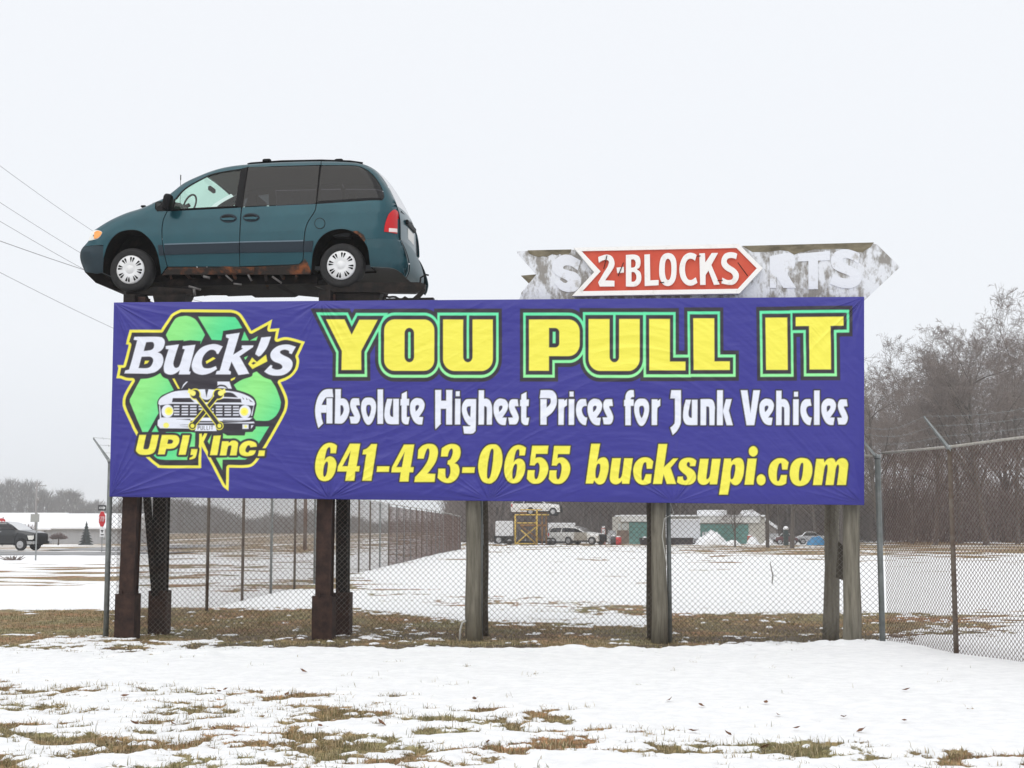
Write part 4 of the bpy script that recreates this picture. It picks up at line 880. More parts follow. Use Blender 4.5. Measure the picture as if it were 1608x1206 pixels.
# ------------------------------------------------------------------ vehicles: skins raised over side outlines traced from the photograph
class Skin:
    """one vehicle: side plane, outline of the top edge with corner radii, inward lean by height; makes panels and cross strips"""
    def __init__(s, root, width, sil, rad, lean, bulge=.03):
        s.root, s.W, s.sil, s.rad, s.bulge = root, width, np.array(sil), np.array(rad), bulge
        s.lz = np.array(sorted(lean)); s.step = .07
    def t(s, z): return np.interp(z, s.lz[:, 0], s.lz[:, 1])
    def D(s, x, z):
        x = np.asarray(x, float); z = np.asarray(z, float)
        best = np.full(x.shape, 1e9); rr = np.full(x.shape, .1)
        for i in range(len(s.sil) - 1):
            a = s.sil[i]; e = s.sil[i + 1] - a; L = e @ e
            if L < 1e-12: continue
            tt = np.clip(((x - a[0]) * e[0] + (z - a[1]) * e[1]) / L, 0, 1)
            d = np.hypot(x - a[0] - e[0] * tt, z - a[1] - e[1] * tt); r = s.rad[i] + (s.rad[i + 1] - s.rad[i]) * tt
            m = d < best; best = np.where(m, d, best); rr = np.where(m, r, rr)
        q = np.clip(1 - best / rr, 0, .9995)
        return s.t(z) + rr * (1 - np.sqrt(1 - q * q))
    def panel(s, name, poly, m, off=0.0, gap=.004, rim=.015, sides=(0, 1), parent=None, step=None, both=None):
        """poly (x,z); off > 0 stands proud"""
        parent = parent or s.root; out = []
        poly = np.array(poly)
        if gap: poly = miter(poly, -gap, 1.0)
        bm = bmesh.new(); vs = [bm.verts.new((p[0], 0, p[1])) for p in poly]; bm.faces.new(vs); bm.normal_update()
        bmesh.ops.triangulate(bm, faces=bm.faces[:], ngon_method='EAR_CLIP'); st = step or s.step
        for ax, no in ((0, (1, 0, 0)), (2, (0, 0, 1))):
            lo, hi = poly[:, ax // 2].min(), poly[:, ax // 2].max(); c = math.floor(lo / st) * st + st
            while c < hi:
                bmesh.ops.bisect_plane(bm, geom=bm.verts[:] + bm.edges[:] + bm.faces[:], dist=1e-6, plane_co=(c, 0, 0) if ax == 0 else (0, 0, c), plane_no=no); c += st
        bmesh.ops.remove_doubles(bm, verts=bm.verts, dist=1e-5)
        bm.verts.ensure_lookup_table(); bm.verts.index_update()
        X = np.array([v.co.x for v in bm.verts]); Z = np.array([v.co.z for v in bm.verts])
        F = [[v.index for v in f.verts] for f in bm.faces]; Bd = [(e.verts[0].index, e.verts[1].index) for e in bm.edges if len(e.link_faces) == 1]
        bm.free()
        h = 2e-3; d0 = s.D(X, Z); gx_ = (s.D(X + h, Z) - s.D(X - h, Z)) / (2 * h); gz_ = (s.D(X, Z + h) - s.D(X, Z - h)) / (2 * h)
        gx_ = np.clip(gx_, -6, 6); gz_ = np.clip(gz_, -6, 6)
        nn = np.stack([gx_, -np.ones_like(gx_), gz_], 1); nn /= np.linalg.norm(nn, axis=1, keepdims=True)
        Y = d0 - off * np.sqrt(1 + np.minimum(gx_ ** 2 + gz_ ** 2, 9))
        ar = 0.0
        for f in F[:40]:
            for k in range(1, len(f) - 1): ar += (X[f[k]] - X[f[0]]) * (Z[f[k + 1]] - Z[f[0]]) - (X[f[k + 1]] - X[f[0]]) * (Z[f[k]] - Z[f[0]])
        for sd in sides:
            Ys = Y if sd == 0 else s.W - Y; sgn = 1 if sd == 0 else -1
            V = np.stack([X, Ys, Z], 1); nv = len(V)
            Fc = []
            for f in F:
                a2 = sum((X[f[k]] - X[f[0]]) * (Z[f[k + 1]] - Z[f[0]]) - (X[f[k + 1]] - X[f[0]]) * (Z[f[k]] - Z[f[0]]) for k in range(1, len(f) - 1))
                Fc.append(f if (a2 > 0) == (sd == 0) else f[::-1])
            Vr = []; Fr = []
            for (i, j) in Bd:
                k = nv + len(Vr); Vr += [V[i], V[j], V[j] + (0, sgn * rim, 0), V[i] + (0, sgn * rim, 0)]; Fr.append([k, k + 1, k + 2, k + 3])
            me = bpy.data.meshes.new(name); me.from_pydata([tuple(v) for v in np.concatenate([V, np.array(Vr)])] if Vr else [tuple(v) for v in V], [], Fc + Fr)
            me.polygons.foreach_set('use_smooth', [True] * len(Fc) + [False] * len(Fr)); me.update()
            cn = np.zeros((len(me.loops), 3), np.float32); li = 0
            n2 = nn * np.array([1, sgn, 1])
            for f in Fc:
                for i in f: cn[li] = n2[i]; li += 1
            for f in me.polygons[len(Fc):]:
                for k in f.loop_indices: cn[k] = f.normal
            try: me.normals_split_custom_set([tuple(c) for c in cn])
            except Exception: pass
            out.append(obj(name, me, m, parent))
        return out
    def strip(s, name, x0, x1, m, parent=None, off=0.0, ny=14, lo=None, ends=None, y_in=0.0):
        """skin across the vehicle between outline points indices x0..x1 (inclusive)"""
        sl = s.sil[x0:x1 + 1]; rd = s.rad[x0:x1 + 1]
        tg = np.gradient(s.sil, axis=0)[x0:x1 + 1]; nr = np.stack([-tg[:, 1], tg[:, 0]], 1); nr /= np.maximum(np.linalg.norm(nr, axis=1, keepdims=True), 1e-9)
        V = []; ss = np.linspace(0, 1, ny + 1)
        for k in range(len(sl)):
            yy = s.t(sl[k, 1]) + rd[k] + y_in
            for q in ss:
                b = s.bulge * (1 - (2 * q - 1) ** 2) + off
                V.append((sl[k, 0] + nr[k, 0] * b, yy + (s.W - 2 * yy) * q, sl[k, 1] + nr[k, 1] * b))
        n = ny + 1; F = [(k * n + i, k * n + i + 1, (k + 1) * n + i + 1, (k + 1) * n + i) for k in range(len(sl) - 1) for i in range(ny)]
        me = bpy.data.meshes.new(name); me.from_pydata(V, [], F); me.polygons.foreach_set('use_smooth', [True] * len(F)); me.update()
        return obj(name, me, m, parent or s.root)
def wheel(root, x, z, y, r, hub_r, face, m_tyre, hub, wd=.2, rim_depth=.03, name='wheel'):
    """face -1: outer face towards -y"""
    M_ = Matrix.Translation((x, y, z)) @ Matrix.Rotation(R(90) * (1 if face < 0 else -1), 4, 'X')
    m = MB(); hw = wd / 2
    m.lathe([(hub_r * .7, hw - .06), (hub_r * 1.0, hw - .012), (hub_r * 1.08, hw), (r * .86, hw + .006), (r * .95, hw - .012), (r * .99, hw - .05), (r, 0), (r * .99, -hw + .05), (r * .94, -hw), (hub_r, -hw), (hub_r * .5, -hw)], M_, 36)
    w_ = m.build(name, m_tyre, root)
    hub(w_, M_, hub_r, hw)
    return w_
M_TYRE = mat('grey_tyre_rubber', (.011, .011, .012), .85, 0, (.022, .021, .021), 12, .4, .7, .2, 60)
M_HUB = mat('white_plastic_hubcap', (.70, .71, .72), .35, .1, (.60, .60, .60), 8, .5, .8)
M_BLACK = mat('black_plastic', (.004, .004, .005), .5, spec=.15)
M_DKIN = mat('dark_interior_cloth', (.06, .065, .07), .9)
M_UNDER = mat('grimy_underbody', (.006, .005, .005), .9, 0, (.024, .017, .012), 8, .5, .75, .5, 30, spec=.15)
M_PAINT = mat('teal_metallic_paint', (.006, .062, .082), .30, .35, (.004, .050, .068), 3, .35, .7, coat=.32, spec=.35, bump=.06, bscale=1.6)
M_BUMP = mat('slate_bumper_plastic', (.016, .034, .046), .5, 0, (.012, .026, .036), 4, spec=.3)
M_RBUMP = mat('teal_bumper_plastic', (.012, .062, .080), .42, 0, (.009, .050, .066), 4, spec=.4)
M_MOULD = mat('slate_side_moulding', (.012, .022, .033), .5, spec=.25)
M_RUSTY = mat('flaking_rust', (.030, .018, .012), .9, 0, (.22, .065, .018), 9, .46, .64, .6, 40, detail=9)
M_ROCK = mat('rotten_rocker', (.020, .015, .012), .9, 0, (.13, .045, .018), 6, .50, .66, .6, 40, detail=9)
M_AMBER = mat('amber_lens', (.85, .30, .03), .2, coat=.5)
M_CLEAR = mat('clear_lamp_lens', (.72, .72, .68), .12, coat=.6)
M_REDL = mat('red_lamp_lens', (.52, .006, .010), .3, coat=.15, spec=.3)
M_WLENS = mat('white_lamp_lens', (.80, .66, .64), .2, coat=.5)
G_CLEAR = glass('clear_green_glass', (.66, .84, .76)); G_DARK = glass('privacy_glass', (.060, .057, .068)); G_WIND = glass('windscreen_glass', (.80, .96, .90))

van_o = P(373, 828, 18.98); van_o.z = 0
VPL = Plane(373, 18.98, BYAW); VPL.o = Vector((van_o.x, van_o.y, 0))
van = empty('minivan', VPL.o, -BYAW, 'dark teal minivan with white hubcaps, perched on top of the purple billboard', 'minivan')
_tv = [(1150, .12), (960, .05), (915, .02), (800, 0), (650, .008), (520, .03), (460, .055), (300, .15), (150, .25), (100, .28)]
def vl(x, y, off=None):
    o = float(np.interp(y, [q[0] for q in sorted(_tv)], [q[1] for q in sorted(_tv)])) if off is None else off
    return VPL.loc(110 + x / 4.823, 230 + y / 4.823, o)
def plane_loc(pl, px, py, off):
    """many photo pixels onto the side plane moved in by off"""
    a = (px - PX0) / FOC; b = -(py - PY0) / FOC
    d = np.stack([a, CT - b * ST, ST + b * CT], 1); c = np.array([0, 0, CAMZ]); o = np.array(tuple(pl.o)); ux = np.array(tuple(pl.ux)); uy = np.array(tuple(pl.uy))
    t = (((o - c) @ uy) + off) / (d @ uy); h = c + d * t[:, None] - o
    return h @ ux, h[:, 2]
def on_skin(pl, sk, px, py):
    x, z = plane_loc(pl, px, py, np.zeros(len(px)))
    for k in range(6): x, z = plane_loc(pl, px, py, sk.D(x, z))
    return np.stack([x, z], 1)
def vpoly(s_, **k):
    A = path(s_, **k); return on_skin(VPL, SV, 110 + A[:, 0] / 4.823, 230 + A[:, 1] / 4.823)
lean = [(vl(1300, y)[1], o) for y, o in _tv]
SIL = openpath('118,952 90,890~ 76,830~ 86,778~ 140,712~ 168,645~ 200,622~ 300,560~ 420,505~ 550,463~ 650,418~ 720,385~ 780,340~ 870,272~ 1000,212~ 1100,176~ 1200,152~ 1340,135~ 1602,119~ 1902,112~ 2102,118~ 2202,130~ 2282,160~ 2340,205~ 2395,280~ 2445,370~ 2478,450~ 2498,520~ 2505,600~ 2506,705 2534,760~ 2560,830~ 2574,900~ 2568,960~ 2548,1000', seg=4)
rads = np.interp(SIL[:, 0], [74, 200, 400, 700, 1300, 2200, 2350, 2600], [.42, .34, .20, .12, .12, .13, .24, .40])
_ty = lambda b: float(np.interp(b, [q[0] for q in sorted(_tv)], [q[1] for q in sorted(_tv)]))
SV = Skin(van, 1.90, [vl(a, b, _ty(b) + r_) for (a, b), r_ in zip(SIL, rads)], rads, lean)
def near(x, y): return int(np.argmin(np.hypot(SIL[:, 0] - x, SIL[:, 1] - y)))
def seg(a, b): return ' '.join(f'{p[0]},{p[1]}' for p in (SIL[near(*a):near(*b) + 1]))
ARF = '250,950 255,850 290,740 350,665 430,635 520,640 590,690 640,760 670,850 690,972'
ARFs = openpath('250,955 255,850~ 290,740~ 350,665~ 430,635~ 520,640~ 590,690~ 640,760~ 670,850~ 690,972')
ARRs = openpath('1827,945 1842,800~ 1882,710~ 1942,655~ 2022,628~ 2102,632~ 2182,670~ 2232,730~ 2262,800~ 2277,918')
rev = lambda A: ' '.join(f'{p[0]},{p[1]}' for p in A[::-1])
fwd = lambda A: ' '.join(f'{p[0]},{p[1]}' for p in A)
SV.panel('fender', vpoly(seg((100, 765), (650, 418)) + ' 645,470 660,490 735,488 705,560~ 695,650~ 705,780~ 735,910 ' + rev(ARFs[4:]) + ' 250,747'), M_PAINT)
SV.panel('front_bumper', vpoly(seg((118, 952), (95, 770)) + ' 250,749 255,850 250,958 200,965'), M_BUMP)
SV.panel('front_door', vpoly('737,490 1297,461 1283,730 1286,911 738,911 706,780~ 697,650~ 707,560~'), M_PAINT)
SV.panel('sliding_door', vpoly('1303,459 1863,434 1852,490~ 1802,570~ 1777,650~ 1767,800~ 1762,860~ 1732,893 1287,909 1284,730'), M_PAINT)
SV.panel('quarter_panel', vpoly('1866,434 2362,407 2377,385~ 2372,350~ 2342,280~ 2282,205~ 2202,155~ 2102,143~ 1903,143 ' + seg((1902, 112), (2506, 705)) + ' 2480,712 2247,707 ' + rev(ARRs[:-6]) + ' 1764,868 1770,800~ 1780,650~ 1805,570~ 1855,490~'), M_PAINT)
SV.panel('roof_rail', vpoly(seg((655, 414), (1902, 112)) + ' 1900,141 1347,156 1295,170 1100,203~ 1000,243~ 870,318~ 795,398~ 760,440 712,418'), M_PAINT)
SV.panel('rear_bumper', vpoly('2247,709 2482,714 ' + seg((2509, 714), (2548, 1000)) + ' 2512,965~ 2440,928~ 2279,917 2264,800'), M_RBUMP, off=.045, rim=.05)
SV.panel('rocker_panel', vpoly('692,975 738,914 1286,914 1733,896 1766,870 1822,945 1822,968 745,968'), M_ROCK, off=-.012, gap=0)
SV.panel('rust_patch', vpoly('1702,905 1760,880 1778,850 1800,880 1822,940 1818,966 1710,966 1690,930'), M_RUSTY, off=.003, gap=0, sides=(0,))
SV.panel('rust_patch', vpoly('1090,940 1150,908 1280,912 1400,915 1395,950 1300,958 1180,962'), M_RUSTY, off=.003, gap=0, sides=(0,))
SV.panel('rust_patch', vpoly('2140,640 2180,640 2225,670 2240,705 2228,722 2190,675 2150,652'), M_RUSTY, off=.003, gap=0, sides=(0,))
# glass
SV.panel('front_door_window', vpoly('800,400 870,322~ 1000,247~ 1100,207~ 1293,174 1250,450 780,474 778,440'), G_CLEAR, off=-.006, gap=0, rim=0)
SV.panel('sliding_door_window', vpoly('1349,157 1890,143 1863,432 1303,456'), G_DARK, off=-.006, gap=.003, rim=.006)
SV.panel('quarter_window', vpoly('1903,144 2102,144~ 2202,156~ 2282,206~ 2342,281~ 2372,350~ 2377,385~ 2360,405 1867,432'), G_DARK, off=-.006, gap=.003, rim=.006)
SV.panel('window_trim', vpoly('1868,432 1868,414 2360,390 2368,398 2360,407'), M_BLACK, off=.001, gap=0)
SV.panel('pillar_trim', vpoly('1295,172 1346,155 1302,460 1250,452'), M_BLACK, off=.001, gap=0)
SV.panel('window_trim', vpoly('772,480 778,474 1252,449 1252,458'), M_BLACK, off=.004, gap=0)
SV.panel('window_trim', vpoly('796,398 870,316~ 1000,241~ 1100,201~ 1295,168 1293,176 1100,209~ 1000,250~ 872,326~ 806,402'), M_BLACK, off=.003, gap=0)
SV.panel('corner_trim', vpoly('645,470 712,418 800,398 776,482 660,492'), M_BLACK, off=.003, gap=0)
SV.panel('inner_panel', vpoly('715,505 1290,468 1863,440 2355,414 2430,450 2460,690 2250,690 2180,620 2020,600 1900,640 1815,720 1800,900 745,905 722,780 715,650'), M_DKIN, off=-.03, gap=0, rim=0)
SV.panel('inner_pillar', vpoly('1238,470 1290,166 1352,150 1308,470'), M_BLACK, off=-.025, gap=0, rim=0); SV.panel('inner_pillar', vpoly('1846,450 1880,136 1914,136 1884,446'), M_BLACK, off=-.025, gap=0, rim=0)
SV.panel('inner_pillar', vpoly('700,500 790,470 1256,446 1262,470'), M_BLACK, off=-.025, gap=0, rim=0)
# side mouldings, each door its own strip
for s_ in ('668,748 704,746 712,824 676,826', '716,745 1281,729 1281,806 718,822', '1287,728 1769,718 1766,800 1287,806', '1774,718 1842,716 1836,798 1770,800'):
    SV.panel('side_moulding', vpoly(s_), M_MOULD, off=.014, gap=0, rim=.016)
for s_ in ('716,738 1281,722 1281,731 716,747', '1287,721 1769,711 1769,720 1287,730'):
    SV.panel('moulding_edge', vpoly(s_), mat('pale_moulding_edge', (.10, .15, .19), .35), off=.018, gap=0, rim=.018, sides=(0,))
# lamps
SV.panel('headlamp', vpoly('138,716 166,650~ 195,634~ 235,642~ 242,660~ 215,695~ 175,708~'), M_CLEAR, off=.006, gap=0)
SV.panel('turn_lamp', vpoly('186,652 205,640~ 235,645~ 240,660~ 214,692~ 182,700'), M_AMBER, off=.010, gap=0)
SV.panel('tail_lamp', vpoly('2467,482 2486,500~ 2490,560~ 2487,668 2380,646 2387,590~ 2412,520~ 2447,485~'), M_REDL, off=.010, gap=0)
SV.panel('tail_lamp_lens', vpoly('2417,620 2482,628 2484,656 2417,648'), M_WLENS, off=.014, gap=0)
SV.panel('fuel_door', vpoly('1892,540~ 1922,553~ 1934,583~ 1922,613~ 1892,626~ 1862,613~ 1850,583~ 1862,553~'), M_BLACK, off=.002, gap=0, sides=(0,), rim=.003)
SV.panel('fuel_door', vpoly('1892,545~ 1918,557~ 1929,583~ 1918,609~ 1892,621~ 1866,609~ 1855,583~ 1866,557~'), M_PAINT, off=.004, gap=0, sides=(0,), rim=.003)
for cx_, cy_ in ((1200, 544), (1372, 538)):
    E_ = lambda rx, ry, dx=0, dy=0: ' '.join(f'{cx_+dx+rx*math.cos(a):.1f},{cy_+dy+ry*math.sin(a):.1f}' for a in np.linspace(0, 2 * math.pi, 20, endpoint=False))
    SV.panel('door_handle', vpoly(E_(64, 33)), M_MOULD, off=.006, gap=0, rim=.01)
    SV.panel('handle_recess', vpoly(E_(44, 15, -6, -8)), M_BLACK, off=.008, gap=0, rim=.002)
    SV.panel('handle_grip', vpoly(f'{cx_-56},{cy_+2} {cx_+20},{cy_-4} {cx_+56},{cy_+2} {cx_+40},{cy_+16} {cx_-40},{cy_+16}'), M_PAINT, off=.026, gap=0, rim=.012)
# skins across
i_h0, i_h1 = near(168, 645), near(650, 418); i_w1 = near(1010, 209); i_r1 = near(2262, 150); i_t1 = near(2478, 450); i_b = near(2506, 705)
SV.strip('front_fascia', 0, i_h0, M_BUMP); SV.strip('hood', i_h0, i_h1, M_PAINT)
SV.strip('windscreen', i_h1, i_w1, G_WIND); SV.strip('roof', i_w1, i_r1, M_PAINT); SV.strip('rear_window', i_r1, i_t1, G_DARK); SV.strip('tailgate', i_t1, i_b, M_PAINT)
SV.strip('rear_fascia', i_b, len(SIL) - 1, M_RBUMP)
SV.strip('headliner', i_w1 + 1, i_r1, mat('grey_headliner', (.30, .32, .33), .9), off=-.05)
# wheels
def hub_van(w_, M_, hr, hw):
    m = MB(); m.lathe([(0.0, hw + .022), (hr * .26, hw + .022), (hr * .30, hw + .014), (hr * .36, hw + .020), (hr * .92, hw + .012), (hr, hw - .004), (hr * .98, hw - .03)], M_, 40)
    n0 = len(m.f)
    for k in range(8):
        for sgn in (-1, 1):
            a = 2 * math.pi * (k + .5) / 8 + sgn * .105 + .2; poly = []
            for rr_, wd_ in ((.52, .02), (.62, .075), (.80, .115), (.87, .09)): poly.append((rr_, wd_))
            q = [(rr_ * hr, a + sgn * wd_ * .15 + wd_ * .75) for rr_, wd_ in poly] + [(rr_ * hr, a + sgn * wd_ * .15 - wd_ * .75) for rr_, wd_ in poly[::-1]]
            m.add([M_ @ Vector((p * math.cos(b_), p * math.sin(b_), hw + .0235 - .009 * max(0, p / hr - .36) / .56)) for p, b_ in q], [tuple(range(8))])
    h_ = m.build('hubcap', M_HUB, w_, weld=False); h_.data.materials.append(M_BLACK)
    for f in h_.data.polygons:
        if len(f.vertices) == 8: f.material_index = 1
wf = vl(462, 935, .06); wr_ = vl(2057, 902, .06)
for x_, z_ in (wf, wr_):
    wheel(van, x_, z_, .135, .315, .202, -1, M_TYRE, hub_van); wheel(van, x_, z_, SV.W - .135, .315, .202, 1, M_TYRE, hub_van)
# wheel wells
for A_ in (ARFs, ARRs):
    pts = [vl(a, b, .03) for a, b in A_]; k_ = len(pts)
    for y0, y1 in ((.035, .42), (SV.W - .42, SV.W - .035)):
        m = MB()
        m.add([(p[0], y0, p[1]) for p in pts] + [(p[0], y1, p[1]) for p in pts], [(i, i + 1, k_ + i + 1, k_ + i) for i in range(k_ - 1)])
        yb_ = y1 if y0 < .5 else y0; m.add([(p[0], yb_, p[1]) for p in pts], [tuple(range(k_))])
        m.build('wheel_well', M_UNDER, van)
# underside
ub = [vl(a, b, .2) for a, b in path('270,955 300,985 440,1030 700,1015 930,985 960,1012 1150,1005 1180,1022 1500,1018 1530,1005 1700,1020 1850,1016 1900,1000 1880,960 1700,940 1000,950 700,955')]
MB().prism(ub, lambda u_, y_, v_: (u_, y_, v_), .30, 1.6).build('underbody', M_UNDER, van, tri=True)
va_ = [vl(a, b, .25) for a, b in path('118,954 250,962 300,1000 330,1060 440,1108 330,1085 200,1035')]
MB().prism(va_, lambda u_, y_, v_: (u_, y_, v_), .22, 1.68).build('air_dam', M_UNDER, van, tri=True)
r1 = random.Random(9)
for k in range(9):
    x_ = 760 + k * 120; a_ = vl(x_, 968, .1); b_ = vl(x_ + r1.uniform(-40, 60), 1040 + r1.uniform(-20, 40), .25)
    MB().tube([(a_[0], .10, a_[1]), (b_[0], .3, b_[1])], r1.uniform(.012, .03), 6).build('underbody_bracket', M_ROCK, van)
M_STEELG = mat('bare_grey_steel', (.16, .155, .15), .5, .3, (.08, .06, .05), 9, .5, .7)
for (xa_, ya_, xb2, yb2, rr2) in ((1532, 985, 1602, 1035, .014), (1010, 985, 1060, 995, .02), (1180, 975, 1230, 1020, .012), (1350, 970, 1375, 1020, .014), (900, 1060, 990, 1085, .016), (1240, 1040, 1300, 1046, .012), (940, 1080, 945, 1130, .02)):
    q0 = vl(xa_, ya_, .08); q1 = vl(xb2, yb2, .1); MB().tube([(q0[0], .07, q0[1]), (q1[0], .10, q1[1])], rr2, 6).build('hanging_strap', M_STEELG, van)
a_ = vl(700, 1000, .12); b_ = vl(1860, 1012, .12); MB().box(((a_[0] + b_[0]) / 2, .22, (a_[1] + b_[1]) / 2 - .02), (b_[0] - a_[0], .10, .10)).build('chassis_rail', M_UNDER, van)
# interior
z_floor = vl(1300, 960, .3)[1]; zb = vl(1000, 465, .3)[1]
fa = vl(700, 700, .2); fb_ = vl(2480, 700, .2)
MB().box(((fa[0] + fb_[0]) / 2, .95, z_floor + .03), (fb_[0] - fa[0], 1.5, .05)).build('floor_pan', M_DKIN, van)
def rounded(name, pts2, y0, y1, m_, parent=van):
    o = MB().prism(pts2, lambda u_, y_, v_: (u_, y_, v_), y0, y1).build(name, m_, parent, tri=True); return o
dash = [vl(a, b, .5) for a, b in path('690,470 760,445 900,470 930,520 900,700 700,700')]
rounded('dashboard', dash, .16, 1.74, mat('grey_dashboard', (.09, .10, .10), .7))
for y0 in (.28, 1.08):
    rounded('front_seat', [vl(a, b, .6) for a, b in path('1120,700 1130,620 1330,610 1400,430~ 1420,400~ 1460,420~ 1440,640 1400,720')], y0, y0 + .52, M_DKIN)
    rounded('rear_seat', [vl(a, b, .6) for a, b in path('1860,700 1870,600 2080,590 2140,430~ 2170,400~ 2200,420~ 2180,640 2150,720')], y0, y0 + .52, M_DKIN)
c_ = vl(905, 440, .55); m = MB(); ring = []
for k in range(25):
    a = 2 * math.pi * k / 24; ring.append((c_[0] + .16 * math.cos(a) * .42 , .56 + .19 * math.sin(a), c_[1] + .16 * math.cos(a) * .85))
m.tube(ring, .014, 6, cap=False); m.tube([(c_[0] + .0, .56, c_[1]), (c_[0] - .22, .56, c_[1] - .10)], .03, 8); m.build('steering_wheel', M_BLACK, van)
c_ = vl(1062, 318, .9); MB().box((c_[0], .97, c_[1]), (.05, .22, .07), bev=.02).build('inside_mirror', M_BLACK, van)
# door mirrors
for sd in (0, 1):
    c_ = vl(742, 425, -.1); m = MB(); yy = -.11 if sd == 0 else SV.W + .11
    Mm = Matrix.Translation((c_[0], yy, c_[1])) @ Matrix.Rotation(R(8), 4, 'Y')
    prof = []
    for k in range(9):
        a = math.pi * k / 8; prof.append((math.sin(a), -math.cos(a)))
    vs = []; n_ = 14
    for rr_, zz_ in prof:
        for q_ in range(n_):
            a = 2 * math.pi * q_ / n_; ex = lambda v_: math.copysign(abs(v_) ** .6, v_)
            vs.append(Mm @ Vector((.058 * rr_ ** .6 * ex(math.cos(a)), .10 * rr_ ** .6 * ex(math.sin(a)), .118 * ex(zz_))))
    m.add(vs, [(i * n_ + j, i * n_ + (j + 1) % n_, (i + 1) * n_ + (j + 1) % n_, (i + 1) * n_ + j) for i in range(8) for j in range(n_)], True)
    m.build('door_mirror', M_BLACK, van)
# roof rack
ra = [vl(a, b, .45) for a, b in path('1345,137 1600,116 1902,108 2100,112 2190,127')][:5]
for yy in (.45, SV.W - .45):
    m = MB(); m.tube([(ra[0][0], yy, ra[0][1] + .005)] + [(p[0], yy, p[1] + .018) for p in [vl(a, b, .45) for a, b in ((1370, 137), (1602, 121), (1902, 115), (2120, 122))]] + [(ra[4][0] + .05, yy, ra[4][1] + .0)], .015, 8); m.build('roof_rack_rail', M_BLACK, van)
for x_ in (1492, 2037):
    c_ = vl(x_, 112, .45); m = MB(); m.tube([(c_[0], .42, c_[1] + .0), (c_[0], .7, c_[1] + .02), (c_[0], SV.W - .7, c_[1] + .02), (c_[0], SV.W - .42, c_[1] + .0)], .018, 8)
    m.box((c_[0], .44, c_[1] + .005), (.12, .06, .05), bev=.015); m.build('roof_rack_bar', M_BLACK, van)
c_ = vl(838, 235, 1.62); MB().tube([(c_[0], 1.62, c_[1] - .7), (c_[0], 1.62, c_[1] + .02)], .004, 5).tube([(c_[0], 1.62, c_[1] - .04), (c_[0], 1.62, c_[1] + .04)], .008, 6).build('antenna', M_BLACK, van)
c_ = vl(556, 462, .5); MB().box((c_[0], .5, c_[1] + .015), (.07, .05, .03), bev=.01).build('washer_nozzle', M_BLACK, van)
# things on the tailgate
c_ = vl(2512, 600, .3); zt_ = c_[1]; xt_ = SV.sil[near(2510, 600)][0] + .012
MB().box((xt_ + .01, .95, zt_ - .02), (.03, .42, .16), bev=.01).build('number_plate', mat('plate_white', (.7, .7, .68), .5), van)
MB().box((xt_ + .015, .95, zt_ + .13), (.05, .62, .07), bev=.02).build('tailgate_handle', M_BLACK, van)
c_ = vl(2470, 505, .3); MB().tube([(SV.sil[near(2478, 450)][0] + .03, .5, vl(2478, 470, .3)[1]), (SV.sil[near(2478, 450)][0] + .05, 1.2, vl(2478, 480, .3)[1])], .012, 6).build('rear_wiper', M_BLACK, van)
# support steel between billboard and van, part of the billboard
def v2b(x, y, z): return BINV @ VPL.world(x, y, z)
bf = lambda u_, y_, v_: v2b(u_, y_, v_)
for yy in (.06, 1.55):
    MB().prism([vl(a, b, .1) for a, b in path('1862,1062 1990,1046 2200,1032 2650,1032 2692,1046 2688,1080 2612,1112 1990,1106')], bf, yy, yy + .12).build('platform_rail', M_RUSTD, bill, tri=True)
    MB().prism([vl(a, b, .1) for a, b in path('440,1096 560,1090 640,1060 920,1080 930,1120 440,1125')], bf, yy + .04, yy + .14).build('platform_rail', M_RUSTD, bill, tri=True)
    MB().prism([vl(a, b, .1) for a, b in path('2600,1150 2668,1090 2692,1080 2692,1100 2640,1160 2608,1166')], bf, yy, yy + .05).build('hitch_bracket', M_RUSTD, bill)
a_ = vl(2650, 1010, .1); MB().tube([v2b(a_[0], .1, a_[1] - .06), v2b(a_[0] + .01, .1, a_[1] + .03), v2b(a_[0] + .08, .1, a_[1] + .07), v2b(a_[0] + .12, .1, a_[1] + .06)], .012, 6).build('hook', M_RUSTD, bill)
r2 = random.Random(3); m = MB(); a_ = vl(2370, 1135, .1); b_ = vl(2560, 1150, .1); pts = []
for k in range(9): pts.append(v2b(a_[0] + (b_[0] - a_[0]) * k / 8, .1, a_[1] + (b_[1] - a_[1]) * k / 8 + r2.uniform(-.02, .02)))
m.tube(pts, .014, 6).build('chain', M_RUSTD, bill)
# post heads
for s_ in ('445,1105 540,1105 540,1200 445,1200', '640,1110 905,1100 880,1200 660,1200', '1907,1100 1980,1100 1980,1200 1907,1200', '1985,1106 2365,1108 2340,1200 2010,1200'):
    q_ = [vl(a, b, .2) for a, b in path(s_)]; MB().prism(q_, bf, .10, .30).build('post_head', M_RUSTD, bill)
a_ = vl(2400, 1165, .1); b_ = vl(2760, 1172, .1); MB().box(tuple(v2b((a_[0] + b_[0]) / 2, .06, a_[1] - .02)), (b_[0] - a_[0], .12, .06)).build('ledge', M_RUSTD, bill)
